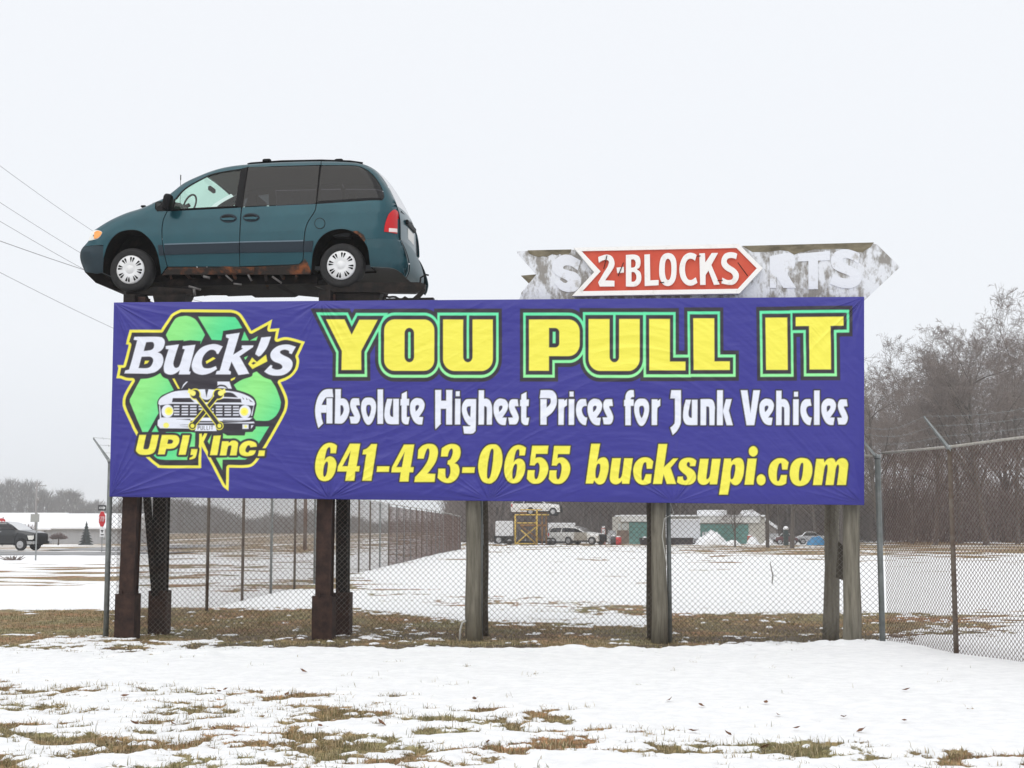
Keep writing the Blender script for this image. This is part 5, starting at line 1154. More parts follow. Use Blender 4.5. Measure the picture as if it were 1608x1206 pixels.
# ------------------------------------------------------------------ bare winter trees
def grow(seed, h, levels=5, kids=(9, 6, 5, 4, 3), r0=.26, spread=.75, low=.22, twig=.011, segs=(6, 5, 4, 3, 2, 1)):
    g = random.Random(seed); out = []
    def rnd(): return Vector((g.gauss(0, 1), g.gauss(0, 1), g.gauss(0, 1)))
    def branch(p, d, L, r, lv):
        n = segs[lv]; pts = [p]; rr = [r]; dd = d.copy()
        for k in range(n):
            dd = (dd + rnd() * (.05 if lv == 0 else .13 if lv < 2 else .22) + Vector((0, 0, .05 if 0 < lv < 3 else .0))).normalized()
            pts.append(pts[-1] + dd * (L / n)); rr.append(max(twig, r * (1 - .72 * (k + 1) / n)))
        for k in range(n): out.append((pts[k], pts[k + 1], rr[k], rr[k + 1], lv))
        if lv >= levels - 1: return
        m = kids[lv] + g.randint(-1, 1)
        for q in range(m):
            f = (low if lv == 0 else .22) + (1 - (low if lv == 0 else .22)) * (q + g.random()) / m
            k = min(n - 1, int(f * n)); t = f * n - k
            b = pts[k].lerp(pts[k + 1], min(1, t)); ax = (pts[k + 1] - pts[k]).normalized()
            side = rnd(); side = (side - ax * side.dot(ax)).normalized()
            ang = g.uniform(.45, 1.0) * spread if lv == 0 else g.uniform(.4, .95)
            nd = (ax * math.cos(ang) + side * math.sin(ang)).normalized()
            LL = L * (g.uniform(.42, .62) * (1.15 - .55 * f) if lv == 0 else g.uniform(.45, .7) * (1.1 - .4 * f))
            branch(b, nd, LL, max(twig, rr[k] * g.uniform(.42, .6)), lv + 1)
    branch(Vector((0, 0, -.3)), Vector((g.uniform(-.05, .05), g.uniform(-.05, .05), 1)).normalized(), h * .80, r0, 0)
    return out
def tree_meshes(name, segs_):
    o = []
    for part, sel, n in (('trunk', [s_ for s_ in segs_ if s_[4] <= 1], 7), ('crown', [s_ for s_ in segs_ if s_[4] > 1], 3)):
        V, F = tubes_np([tuple(s_[0]) for s_ in sel], [tuple(s_[1]) for s_ in sel], [s_[2] for s_ in sel], [s_[3] for s_ in sel], n)
        o.append(mesh_np(part, V, [F], smooth=n > 3))
    return o
M_BARK = mat('grey_brown_bark', (.085, .072, .062), .9, 0, (.15, .13, .115), 6, .35, .7, .4, 20)
M_TWIG = mat('brown_twigs', (.17, .138, .124), .9, 0, (.23, .195, .178), .4, .35, .65)
M_TWIGR = mat('reddish_twigs', (.12, .075, .070), .9, 0, (.15, .105, .098), .4, .35, .65)
TV = [tree_meshes('t', grow(11 + k, 20, 6, (13, 7, 6, 4, 4), .23 + .03 * k, .72 + .05 * k, .18 + .05 * (k % 2), .0105)) for k in range(4)]
for a_, b_ in TV:
    a_.materials.append(M_BARK); b_.materials.append(M_TWIG)
def tree(px_, Y, h, var, label, group=None, pyb=None, rz=0.0, wide=1.0):
    p = P(px_, 850, Y); z = gz(p.x, Y) if Y < 30 else float(base_z(np.array([p.x]), np.array([Y]))[0])
    r_ = empty('bare_tree', (p.x, Y, z), rz, label, 'tree', group); s_ = h * .93 / 20
    r_.scale = (s_ * wide, s_ * wide, s_)
    obj('trunk', TV[var][0], None, r_); obj('crown', TV[var][1], None, r_)
    return r_
TG = 'bare trees behind the junkyard'
tl = [
 (1243, 104, 17.5, 0, 'thick dark trunked bare tree beside the snow covered cars'),
 (1205, 112, 13.0, 1, 'slim bare tree standing at the right end of the garage'),
 (1154, 116, 6.0, 2, 'young thin bare tree in front of the teal garage door'),
 (1385, 128, 17.0, 3, 'bare tree just right of the billboard edge, above the corner fence post'),
 (1432, 150, 20.5, 0, 'bare tree seen between the billboard edge and the barbed wire post'),
 (1468, 136, 18.5, 2, 'bare tree directly behind the leaning barbed wire arm'),
 (1508, 150, 23.5, 1, 'tall bare tree rising right of the rusty fence post'),
 (1550, 134, 22.5, 3, 'tallest bare tree near the photo\'s right side'),
 (1598, 146, 24.5, 0, 'bare tree cut by the right picture edge'),
 (1322, 142, 18.0, 1, 'bare tree half hidden by the rightmost wooden posts'),
 (1282, 158, 18.0, 2, 'bare tree behind the blue tarpaulin'),
]
for k, (a_, Y, h, v_, lb) in enumerate(tl): tree(a_, Y, h, v_, lb, TG, rz=k * 1.7)
hid = [(1345, 165, 19), (1225, 165, 18), (1170, 168, 18), (1120, 170, 18), (1068, 165, 17), (1015, 170, 19), (965, 163, 16), (925, 172, 18), (880, 165, 17), (838, 172, 18), (795, 168, 16), (1405, 172, 21), (1480, 175, 23), (1530, 178, 24), (1575, 172, 24), (1640, 165, 24), (1680, 150, 24)]
for k, (a_, Y, h) in enumerate(hid):
    tree(a_, Y, h, (k * 3 + 1) % 4, 'bare tree in the back row of the wood, dark trunk among brown twigs', 'bare trees in the back row', rz=k * 2.3 + .4)
# undergrowth: brown brush between the trunks
g = np.random.default_rng(5); nU = 26000
bx = g.uniform(-6, 72, nU); by__ = 172 + g.uniform(-6, 14, nU); hh = g.gamma(2.2, 1.6, nU) * (.55 + .8 * fbm(bx * .12, by__ * .1, 91, 3))
d0 = g.normal(0, .35, (nU, 3)); d0[:, 2] = 1; d0 /= np.linalg.norm(d0, axis=1, keepdims=True)
z0 = g.uniform(0, 1, nU) ** 1.5 * 5.0 - .3
p0 = np.stack([bx, by__, z0], 1); p1 = p0 + d0 * np.minimum(hh, 4.5)[:, None]
V, F = tubes_np(p0, p1, np.full(nU, .040), np.full(nU, .012), 3)
tag(obj('undergrowth', mesh_np('undergrowth', V, [F]), M_TWIG), 'dense brown brush filling the wood edge behind the garage', None, kind='stuff')
# far wood on the left, reads as one mass
Vs, Fs, nv = [], [], 0
def far_tree(px_, Y, top, seed, dens=300, wd=6.5):
    global nv
    gg = np.random.default_rng(seed); p = P(px_, top, Y); base = -2.0; h = p.z - base
    n_ = dens
    zc = base + h * (gg.uniform(.08, 1, n_) ** .8); wdt = wd * np.sqrt(np.clip(1 - ((zc - base) / h - .45) ** 2 / .34, .02, 1))
    a_ = gg.uniform(0, 2 * math.pi, n_); r_ = np.sqrt(gg.uniform(0, 1, n_)) * wdt
    c_ = np.stack([p.x + r_ * np.cos(a_), Y + r_ * np.sin(a_), zc], 1); d_ = np.stack([np.cos(a_) * .5, np.sin(a_) * .5, gg.uniform(.4, 1.2, n_)], 1); d_ /= np.linalg.norm(d_, axis=1, keepdims=True)
    L = gg.uniform(1.8, 4.6, n_)
    a0 = np.concatenate([c_ - d_ * L[:, None] / 2, [[p.x, Y, base]]]); a1 = np.concatenate([c_ + d_ * L[:, None] / 2, [[p.x, Y, base + h * .8]]])
    V, F = tubes_np(a0, a1, np.append(gg.uniform(.08, .18, n_), .35), np.append(np.full(n_, .03), .08), 3); Vs.append(V); Fs.append(F + nv); nv += len(V)
tops = [(-120, 760), (-40, 752), (0, 750), (30, 748), (60, 757), (80, 776), (100, 764), (120, 772), (135, 784), (172, 786), (200, 780), (260, 782), (330, 788), (365, 805), (395, 818), (430, 806), (480, 800), (530, 812), (620, 815), (760, 820)]
k = 0; rg = random.Random(77); x_ = -140.0
while x_ < 760:
    tp = np.interp(x_, [t_[0] for t_ in tops], [t_[1] for t_ in tops]) + rg.uniform(0, 12)
    far_tree(x_, 700 + rg.uniform(-40, 60), tp, 300 + k, 330 if x_ < 560 else 150); k += 1; x_ += rg.uniform(5, 9)
x_ = -140.0
while x_ < 560:      # scrub along its foot
    far_tree(x_, 640 + rg.uniform(-10, 20), 822 + rg.uniform(-10, 6), 900 + k, 110, 7.5); k += 1; x_ += rg.uniform(6, 10)
tag(obj('far_woods', mesh_np('far_woods', np.concatenate(Vs), [np.concatenate(Fs)]), mat('hazy_far_twigs', (.085, .078, .076), .95)), 'grey far off wood along the left horizon', None, kind='stuff')
# ------------------------------------------------------------------ left background: road, pickup, shed, signs
def zg(x, y): return float(base_z(np.array([float(x)]), np.array([float(y)]))[0])
M_ASPH = mat('wet_winter_asphalt', (.17, .17, .175), .55, 0, (.25, .25, .255), .5, .35, .65, .2, 8)
def sheet(name, outline, m_, lift, label, kind='structure'):
    """ground hugging sheet; outline: list of (left edge pt, right edge pt) rows"""
    V = []; F = []; n_ = 24
    for a_, b_ in outline:
        for k in range(n_ + 1):
            x_ = a_[0] + (b_[0] - a_[0]) * k / n_; y_ = a_[1] + (b_[1] - a_[1]) * k / n_; V.append((x_, y_, zg(x_, y_) + .045 + lift))
    for r_ in range(len(outline) - 1):
        for k in range(n_): i = r_ * (n_ + 1) + k; F.append((i, i + 1, i + n_ + 2, i + n_ + 1))
    o_ = obj(name, mesh_np(name, np.array(V), [np.array(F)], True), m_); return tag(o_, label, None, kind=kind)
rows_ = [((-140, 84 + .18 * k * 0 + k * 1.5), (-21 + k * .5, 76 + k * 1.5)) for k in range(8)]
sheet('road', rows_, M_ASPH, .012, 'grey wet road crossing on the left')
rows_ = [((-30 - .30 * k, 93 + k * 6), (-23.5 - .10 * k, 92 + k * 6)) for k in range(9)]
sheet('side_road', rows_, M_ASPH, .006, 'side road leaving the crossing towards the shed')

# shed with a snow covered roof
M_SHED = mat('pale_grey_metal_siding', (.43, .44, .46), .6, 0, (.48, .49, .51), 1.0)
M_SNOW = mat('roof_snow', (.84, .85, .87), .8, 0, (.78, .79, .81), 1.5, .35, .7, .3, 3)
M_SHEDW = mat('white_metal_siding', (.70, .71, .73), .6)
YS = 242.0; s0 = P(-60, 853, YS); s1 = P(206, 853, YS); zS = zg(-60, YS) - .2
sh = empty('metal_shed', ((s0.x + s1.x) / 2, YS, zS), 0, 'long pale grey shed with snow on its low roof, left background', 'building')
def lx(px_, py_, Y_=YS): p = P(px_, py_, Y_); return p.x - sh.location.x, p.z - sh.location.z
def px_box(root, name, p0, p1, q0, q1, Y, y0, dep, m_, bev=0):
    a_ = P(p0, q1, Y); b_ = P(p1, q0, Y); o_ = root.location
    return MB().box(((a_.x + b_.x) / 2 - o_.x, y0 + dep / 2, (a_.z + b_.z) / 2 - o_.z), (b_.x - a_.x, dep, b_.z - a_.z), bev=bev).build(name, m_, root)
px_box(sh, 'wall', 70, 205, 829, 858, YS, 0, 18, M_SHED); px_box(sh, 'wall', 46, 69.8, 829, 858, YS, -.3, 16, M_SHEDW); px_box(sh, 'wall', -60, 45.8, 829, 858, YS, .4, 16, mat('brown_shed_wall', (.16, .13, .125), .8))
for (pa, pb, e_, r_) in ((82, 207, 828.5, 809), (-62, 82, 830, 808)):
    a_ = lx(pa, e_); b_ = lx(pb, e_); t_ = lx(pa, r_); m = MB()
    y0, y1 = -.8, 9.0; zr = t_[1] + .4
    m.add([(a_[0], y0, a_[1]), (b_[0], y0, b_[1]), (b_[0], y1, zr), (a_[0], y1, zr), (a_[0], 18.6, a_[1]), (b_[0], 18.6, b_[1]), (a_[0], y0, a_[1] - .25), (b_[0], y0, b_[1] - .25), (a_[0], 18.6, a_[1] - .25), (b_[0], 18.6, b_[1] - .25)],
          [(0, 1, 2, 3), (3, 2, 5, 4), (6, 7, 1, 0), (8, 4, 5, 9), (6, 8, 9, 7), (0, 3, 4, 8, 6), (1, 7, 9, 5, 2)]); m.build('roof', M_SNOW, sh)
for k in range(26):
    px_box(sh, 'siding_rib', 73.6 + k * 5, 74.2 + k * 5, 830.5, 857, YS, -.05, .05, M_SHED)

# conifer and the two bushes in front of it
def conifer(px_, Y, top, label):
    p = P(px_, top, Y); z0 = zg(p.x, Y); h = p.z - z0; r_ = empty('spruce_tree', (p.x, Y, z0), 0, label, 'tree')
    MB().tube([(0, 0, -.2), (0, 0, h * .95)], [.14, .03], 6).build('trunk', M_BARK, r_)
    gg = np.random.default_rng(8); n_ = 3400; f_ = gg.uniform(0, 1, n_) ** 1.4; zc = h * (.04 + .96 * f_); rad = (1 - f_) * h * .30 + .05
    rad *= (.50 + .5 * np.sin(f_ * 26) ** 2) * gg.uniform(.45, 1.25, n_)
    a_ = gg.uniform(0, 6.28, n_); q0 = np.stack([rad * .35 * np.cos(a_), rad * .35 * np.sin(a_), zc + .1], 1); q1 = np.stack([rad * np.cos(a_), rad * np.sin(a_), zc - rad * .25], 1)
    V, F = tubes_np(q0, q1, np.full(n_, .05), np.full(n_, .02), 3); obj('crown', mesh_np('crown', V, [F]), mat('spruce_needles', (.030, .045, .042), .9, 0, (.05, .065, .06), 3), r_)
conifer(136, 205, 820, 'dark green spruce in front of the pale grey shed')
def bush(px_, Y, top, wd_, label, dome, m_, name='bare_bush', n_=420):
    p = P(px_, top, Y); z0 = zg(p.x, Y); h = p.z - z0; r_ = empty(name, (p.x, Y, z0), 0, label, 'bush')
    gg = np.random.default_rng(int(px_) + 3)
    if dome:
        MB().tube([(0, 0, -.2), (.05, 0, h * .55)], [.13, .10], 6).build('trunk', M_BARK, r_)
        a_ = gg.uniform(0, 6.28, n_); rr_ = np.sqrt(gg.uniform(0, 1, n_)); q0 = np.stack([.2 * np.cos(a_), .2 * np.sin(a_), np.full(n_, h * .5)], 1) + np.stack([rr_ * wd_ * .5 * np.cos(a_), rr_ * wd_ * .5 * np.sin(a_), .05 * h * gg.uniform(-1, 2, n_)], 1)
        q1 = np.stack([rr_ * wd_ * np.cos(a_), rr_ * wd_ * np.sin(a_), h * (.98 - .42 * rr_ ** 2 + gg.normal(0, .03, n_))], 1)
    else:
        a_ = gg.uniform(0, 6.28, n_); rr_ = gg.uniform(0, 1, n_); q0 = np.stack([rr_ * wd_ * .35 * np.cos(a_), rr_ * wd_ * .35 * np.sin(a_), np.zeros(n_)], 1); q1 = np.stack([rr_ * wd_ * np.cos(a_), rr_ * wd_ * np.sin(a_), h * gg.uniform(.5, 1, n_)], 1)
    V, F = tubes_np(q0, q1, np.full(n_, .035), np.full(n_, .012), 3); obj('crown', mesh_np('crown', V, [F]), m_, r_)
bush(92, 208, 836, 1.5, 'low umbrella shaped reddish bush beside the spruce', True, M_TWIGR, n_=330)
bush(36, 160, 822, 1.6, 'reddish bare bush behind the black pickup', False, M_TWIGR)
bush(22, 64, 872, .7, 'small tuft of dry weeds beside the road in front of the pickup', False, M_TWIG, 'weed_tuft', 36)

# utility poles
M_POLE = mat('pale_utility_pole', (.30, .29, .29), .8); M_POLEB = mat('brown_utility_pole', (.16, .10, .075), .85, 0, (.22, .15, .12), 3)
def upole(px_, Y, top, m_, r_, label, arm=True):
    p = P(px_, top, Y); z0 = zg(p.x, Y); h = p.z - z0; q_ = empty('utility_pole', (p.x, Y, z0), 0, label, 'pole')
    MB().tube([(0, 0, -.3), (0, 0, h)], [r_, r_ * .7], 10).build('mast', m_, q_)
    if arm:
        MB().box((.5, 0, h - .5), (1.6, .1, .1)).build('cross_arm', m_, q_); MB().lathe([(0, .25), (.12, .25), (.14, -.35), (0, -.35)], Matrix.Translation((.25, 0, h - 2.4)), 10).build('transformer', m_, q_)
        for k in (0, 1): MB().tube([(.1 + k * 1.1, 0, h - .45), (.1 + k * 1.1, 0, h - .25)], .05, 6).build('insulator', M_SHEDW, q_)
    return q_
upole(58, 190, 757, M_POLE, .16, 'pale utility pole with a cross arm in front of the shed')
upole(481, 102, 700, M_POLEB, .15, 'brown utility pole seen below the billboard between fence posts', False)

# road signs
M_SPOST = mat('sign_post_steel', (.25, .26, .26), .5, .4)
def sign_post(px_, pyt, pyb, r_=.03, label='', Y=None):
    b_ = PG(px_, pyb, -.02) if Y is None else P(px_, pyb, Y); z0 = zg(b_.x, b_.y); q_ = empty('road_sign', (b_.x, b_.y, z0), 0, label, 'sign')
    t_ = P(px_, pyt, b_.y); MB().box((0, .03, (t_.z - z0) / 2 - .1), (r_ * 2, r_ * 1.2, t_.z - z0 + .2)).build('post', M_SPOST, q_); return q_, b_.y
q_, Y = sign_post(55.5, 806, 881, .03, 'small grey backed road sign on a thin post in front of the pickup')
c_ = P(55, 813.5, Y); MB().box((c_.x - q_.location.x, -.01, c_.z - q_.location.z), (.40, .012, .36), bev=.004).build('plate', mat('aluminium_sign_back', (.33, .33, .31), .5, .3), q_)
q_, Y = sign_post(159.5, 796, 868, .025, 'red stop sign under a one way arrow plate, left of the billboard fence')
def plate(cx_, cy_, w_, h_, m_, name, octo=False, y0=0.0, rot=0.0):
    c = P(cx_, cy_, Y); x_, z_ = c.x - q_.location.x, c.z - q_.location.z
    if octo:
        k_ = .29; pl = [(-w_ / 2 + w_ * k_, -h_ / 2), (w_ / 2 - w_ * k_, -h_ / 2), (w_ / 2, -h_ / 2 + h_ * k_), (w_ / 2, h_ / 2 - h_ * k_), (w_ / 2 - w_ * k_, h_ / 2), (-w_ / 2 + w_ * k_, h_ / 2), (-w_ / 2, h_ / 2 - h_ * k_), (-w_ / 2, -h_ / 2 + h_ * k_)]
    else: pl = [(-w_ / 2, -h_ / 2), (w_ / 2, -h_ / 2), (w_ / 2, h_ / 2), (-w_ / 2, h_ / 2)]
    return MB().prism([(a + x_, b_ + z_) for a, b_ in pl], lambda u_, y_, v_: (u_, y_, v_), y0 - .008, y0 + .004).build(name, m_, q_)
ppm = 2200 / Y
M_SGW = mat('sign_white', (.80, .80, .80), .5); M_SGR = mat('sign_red', (.55, .012, .02), .5); M_SGK = mat('sign_black', (.015, .015, .016), .6)
plate(160.5, 815, 10.6 / ppm, 25 / ppm, M_SGW, 'stop_border', True, -.012); plate(160.5, 815, 9.8 / ppm, 23.6 / ppm, M_SGR, 'stop_plate', True, -.022)
plate(160.5, 797.5, 12 / ppm, 8.4 / ppm, M_SGK, 'one_way_plate', False, -.012)
def strokes(cx_, cy_, w_, h_, word, m_, y0, th, name='lettering'):
    c = P(cx_, cy_, Y); x0, z0_ = c.x - q_.location.x, c.z - q_.location.z; m = MB(); nL = len(word); cw = w_ / nL
    SEG = {'S': [((1, 1), (0, 1)), ((0, 1), (0, .5)), ((0, .5), (1, .5)), ((1, .5), (1, 0)), ((1, 0), (0, 0))], 'T': [((0, 1), (1, 1)), ((.5, 1), (.5, 0))], 'O': [((0, 0), (1, 0)), ((1, 0), (1, 1)), ((1, 1), (0, 1)), ((0, 1), (0, 0))], 'P': [((0, 0), (0, 1)), ((0, 1), (1, 1)), ((1, 1), (1, .5)), ((1, .5), (0, .5))],
           'N': [((0, 0), (0, 1)), ((0, 1), (1, 0)), ((1, 0), (1, 1))], 'E': [((0, 0), (0, 1)), ((0, 1), (1, 1)), ((0, .5), (.8, .5)), ((0, 0), (1, 0))], 'W': [((0, 1), (.25, 0)), ((.25, 0), (.5, .7)), ((.5, .7), (.75, 0)), ((.75, 0), (1, 1))], 'A': [((0, 0), (.5, 1)), ((.5, 1), (1, 0)), ((.2, .4), (.8, .4))], 'Y': [((0, 1), (.5, .5)), ((1, 1), (.5, .5)), ((.5, .5), (.5, 0))]}
    for i, ch in enumerate(word):
        for (a, b_), (c2, d2) in SEG.get(ch, []):
            A_ = Vector((x0 - w_ / 2 + (i + .15 + .7 * a) * cw, y0, z0_ - h_ / 2 + b_ * h_)); B_ = Vector((x0 - w_ / 2 + (i + .15 + .7 * c2) * cw, y0, z0_ - h_ / 2 + d2 * h_)); m.tube([A_, B_], th, 4)
    o_ = m.build(name, m_, q_); o_['kind'] = 'stuff'
strokes(160.5, 815, 8.8 / ppm, 7 / ppm, 'STOP', M_SGW, -.034, .010)
c = P(160.5, 797.5, Y); x0_, z0_ = c.x - q_.location.x, c.z - q_.location.z
MB().prism([(x0_ + a / ppm, z0_ + b_ / ppm) for a, b_ in ((-4.6, -1.6), (2.4, -1.6), (2.4, -2.8), (5.2, 0), (2.4, 2.8), (2.4, 1.6), (-4.6, 1.6))], lambda u_, y_, v_: (u_, y_, v_), -.026, -.020).build('arrow', M_SGW, q_, tri=True)
strokes(159.8, 797.5, 6.6 / ppm, 2.0 / ppm, 'ONEWAY', M_SGK, -.032, .005)
plate(160.6, 835.5, 7.6 / ppm, 14.5 / ppm, M_SGW, 'lower_plate', False, -.012)
for dy_, ww in ((-2.6, 4.0), (-.4, 2.2), (4.2, 4.6)): plate(160.6, 835.5 + dy_, ww / ppm, 1.6 / ppm, M_SGK, 'plate_mark', False, -.024)
q_, Y = sign_post(167, 800, 867, .025, 'thin steel post standing behind the stop sign', Y=86)
plate(163.5, 846, 3.5 / ppm, 3 / ppm, mat('aluminium_sign_back', (.33, .33, .31), .5, .3), 'plate', False, 0)
q_, Y = sign_post(3, 812, 862, .04, 'red and white roadside sign rising behind the pickup roof', Y=125)
plate(2.5, 818, 12 / (2200 / 125), 8 / (2200 / 125), M_SGR, 'panel', True, -.02); plate(2.5, 823.3, 13 / (2200 / 125), 2.4 / (2200 / 125), M_SGW, 'panel', False, -.02)
plate(0.5, 819, 2.5 / (2200 / 125), 2 / (2200 / 125), M_SGW, 'panel_mark', False, -.034); plate(5.2, 819, 2 / (2200 / 125), 2 / (2200 / 125), M_SGW, 'panel_mark', False, -.034)

# ------------------------------------------------------------------ simple vehicles on the same skin method
def make_vehicle(name, cat, label, px0, Y, yaw, sc_o, sil, rads_, lean_, width, panels, strips, wheels, wr, group=None, paint=None, zbase=None, hubm=None):
    """all traces in zoom pixels: sc_o = (ox, oy, scale)"""
    pl = Plane(px0, Y, yaw); root = empty(name, pl.o, -yaw, label, cat, group)
    ox, oy, sc_ = sc_o
    L0 = lambda a, b, off=0.0: pl.loc(ox + a / sc_, oy + b / sc_, off)
    zw = np.mean([L0(a, b)[1] for a, b in wheels]) - wr; gr = zg(*tuple(pl.o)[:2]) if zbase is None else zbase; root.location.z = gr - zw
    SILv = openpath(sil, seg=3)
    ln = [(L0(wheels[0][0], y_)[1], o_) for y_, o_ in lean_]
    tv_ = lambda b: float(np.interp(b, [q[0] for q in sorted(lean_)], [q[1] for q in sorted(lean_)]))
    rr_ = np.interp(SILv[:, 0], [r_[0] for r_ in rads_], [r_[1] for r_ in rads_])
    sk = Skin(root, width, [L0(a, b, tv_(b) + r_) for (a, b), r_ in zip(SILv, rr_)], rr_, ln); sk.step = .16
    def vp(s_):
        A = path(s_, seg=3); return on_skin(pl, sk, ox + A[:, 0] / sc_, oy + A[:, 1] / sc_)
    for nm, s_, m_, of_ in panels: sk.panel(nm, vp(s_), m_, off=of_, gap=.006, rim=.02)
    idx_ = lambda p: int(np.argmin(np.hypot(SILv[:, 0] - p[0], SILv[:, 1] - p[1])))
    for nm, a_, b_, m_ in strips: sk.strip(nm, idx_(a_), idx_(b_), m_, ny=8)
    for a_, b_ in wheels:
        x_, z_ = L0(a_, b_, .1)
        for fc, yy in ((-1, .16), (1, width - .16)): wheel(root, x_, z_, yy, wr, wr * .6, fc, M_TYRE, hubm or hub_plain, wd=.24)
        for yy in (.3, width - .3): MB().box((x_, yy, z_ + wr * .45), (wr * 2.5, .45, wr * 1.2)).build('wheel_well', M_UNDER, root)
    x0_, z0_ = L0(*wheels[0]); x1_, z1_ = L0(*wheels[-1])
    MB().box(((x0_ + x1_) / 2, width / 2, min(z0_, z1_) + .12), (abs(x1_ - x0_) + 1.2, width - .5, .22)).build('chassis', M_UNDER, root)
    return root, sk, L0
def hub_plain(w_, M_, hr, hw):
    m = MB(); m.lathe([(0, hw + .01), (hr * .25, hw + .012), (hr * .3, hw - .01), (hr * .85, hw - .005), (hr, hw + .008), (hr * 1.02, hw - .02)], M_, 20)
    for k in range(6):
        a = 2 * math.pi * k / 6; m.add([M_ @ Vector((q * math.cos(b_), q * math.sin(b_), hw + .012)) for q, b_ in ((hr * .28, a - .25), (hr * .85, a - .14), (hr * .85, a + .14), (hr * .28, a + .25))], [(0, 1, 2, 3)])
    m.build('rim', mat('alloy_rim', (.45, .45, .46), .35, .5), w_, weld=False)
M_BLKP = mat('black_truck_paint', (.010, .012, .014), .28, .1, coat=.6); M_CHROME = mat('dull_chrome', (.45, .46, .47), .25, .8)
M_WHP = mat('white_car_paint', (.76, .76, .75), .35, 0, (.68, .67, .65), 1.5, coat=.3); M_TANP = mat('tan_door', (.36, .33, .28), .5)
lean_p = [(300, .20), (400, .16), (490, .04), (560, 0), (700, .03), (760, .08)]
# pickup, zoom of the left edge: 8.933 px per photo pixel from (0, 780)
make_vehicle('pickup_truck', 'truck', 'black pickup truck driving on the road, cut by the left picture edge', 20, 92, R(14), (0, 780, 8.933),
    '-1150,700 -1155,520~ -1140,500 -560,500 -555,495 -540,420~ -480,395~ -100,388~ 60,392~ 120,402~ 200,450~ 265,505~ 360,518~ 460,540~ 500,570~ 508,640~ 505,700',
    [(-1200, .08), (-560, .10), (-480, .14), (100, .14), (260, .10), (420, .22), (510, .30)], lean_p, 2.0,
    [('bed_side', '-1150,690 -1150,502 -565,502 -565,690 -640,690 -660,640~ -720,600~ -790,600~ -850,640~ -870,690', M_BLKP, 0), ('cab_side', '-562,690 -560,500 -545,470 250,500 262,515 235,560 205,620 200,690', M_BLKP, 0),
     ('cab_roof_side', '-558,470 -540,425~ -480,398~ -100,391~ 60,395~ 118,405~ 200,453~ 258,503 245,506 190,462~ 110,420~ 40,412 -480,415~ -525,440~ -535,470', M_BLKP, 0),
     ('fender', '262,516 360,520~ 458,542~ 490,575 380,580 385,690 372,690 360,650~ 320,625~ 280,625~ 235,650~ 215,690 207,690 210,620 240,560', M_BLKP, 0), ('side_window', '-530,468 -515,440~ -470,418~ -240,414 -240,480', G_DARK, -.01), ('side_window', '-225,480 -225,414 40,416~ 108,424~ 180,468~ 210,496', G_DARK, -.01),
     ('headlamp', '380,580 470,578 480,620 455,640 400,640', M_CLEAR, .01), ('bumper', '372,660 508,655 505,700 380,705', M_CHROME, .02), ('sill', '-560,692 205,692 205,712 -560,712', M_BLACK, -.02), ('door_handle', '-40,520 20,520 20,532 -40,532', M_CHROME, .02)],
    [('bed_cover', (-1155, 520), (-560, 500), M_BLKP), ('rear_window', (-555, 495), (-480, 395), G_DARK), ('roof', (-480, 395), (110, 400), M_BLKP), ('windscreen', (110, 400), (262, 503), glass('pickup_glass', (.30, .33, .34))), ('hood', (262, 503), (470, 545), M_BLKP), ('grille', (470, 545), (505, 700), M_BLACK)],
    [(285, 708), (-755, 708)], .40)
MB().box((0, 0, 0), (.01, .01, .01)) # keeps numbering stable
lean_s = [(490, .16), (540, .12), (590, .03), (650, 0), (740, .05)]
suv_args = dict(
  sil='700,735 700,600~ 720,560~ 765,508~ 830,498~ 1000,496~ 1140,512~ 1220,545~ 1290,588~ 1330,594~ 1480,615~ 1520,650~ 1530,740',
  rads_=[(700, .14), (760, .13), (1150, .12), (1300, .12), (1450, .25), (1530, .3)], lean_=lean_s, width=1.95,
  panels=[('body_side', '702,733 702,600~ 715,592 1120,590 1120,720 1085,720 1078,690~ 1055,662~ 1030,655~ 1000,662~ 980,690~ 972,733', M_WHP, 0), ('front_door', '1122,590 1290,592 1325,600 1325,720 1122,720', M_TANP, 0), ('fender', '1327,598 1480,617~ 1515,650~ 1525,735 1470,735 1455,690~ 1430,668~ 1400,660~ 1370,668~ 1345,690~ 1338,720 1327,720', M_WHP, 0),
          ('roof_side', '715,590 735,560~ 770,512~ 830,501~ 1000,499~ 1140,515~ 1220,548~ 1285,588 1265,590 1210,560~ 1140,528 960,516 940,520 920,588 905,588 920,520 790,524~ 745,560~ 730,590', M_WHP, 0), ('side_window', '732,588 750,560~ 795,524 920,520 905,588', G_DARK, -.01), ('side_window', '968,588 975,520 1130,528 1150,540 1150,588', G_DARK, -.01), ('side_window', '1156,588 1156,545 1210,562 1255,588', G_DARK, -.01), ('headlamp', '1490,632 1520,655 1522,680 1485,672', M_CLEAR, .01), ('sill', '1085,722 1335,722 1335,735 1085,735', M_BLACK, -.01), ('tail_lamp', '708,602 728,602 728,655 708,655', M_REDL, .01)],
  strips=[('tailgate', (700, 735), (720, 560), M_WHP), ('rear_window', (720, 560), (765, 508), G_DARK), ('roof', (765, 508), (1140, 512), M_WHP), ('windscreen', (1140, 512), (1290, 588), G_WIND), ('hood', (1290, 588), (1500, 630), M_WHP), ('front_fascia', (1500, 630), (1530, 740), M_BLACK)],
  wheels=[(1030, 725), (1400, 728)], wr=.40)
make_vehicle('sport_utility_vehicle', 'car', 'white sport utility vehicle with a tan door, right of the yellow scaffold', 905, 141, R(36), (790, 780, 10.05), **suv_args)

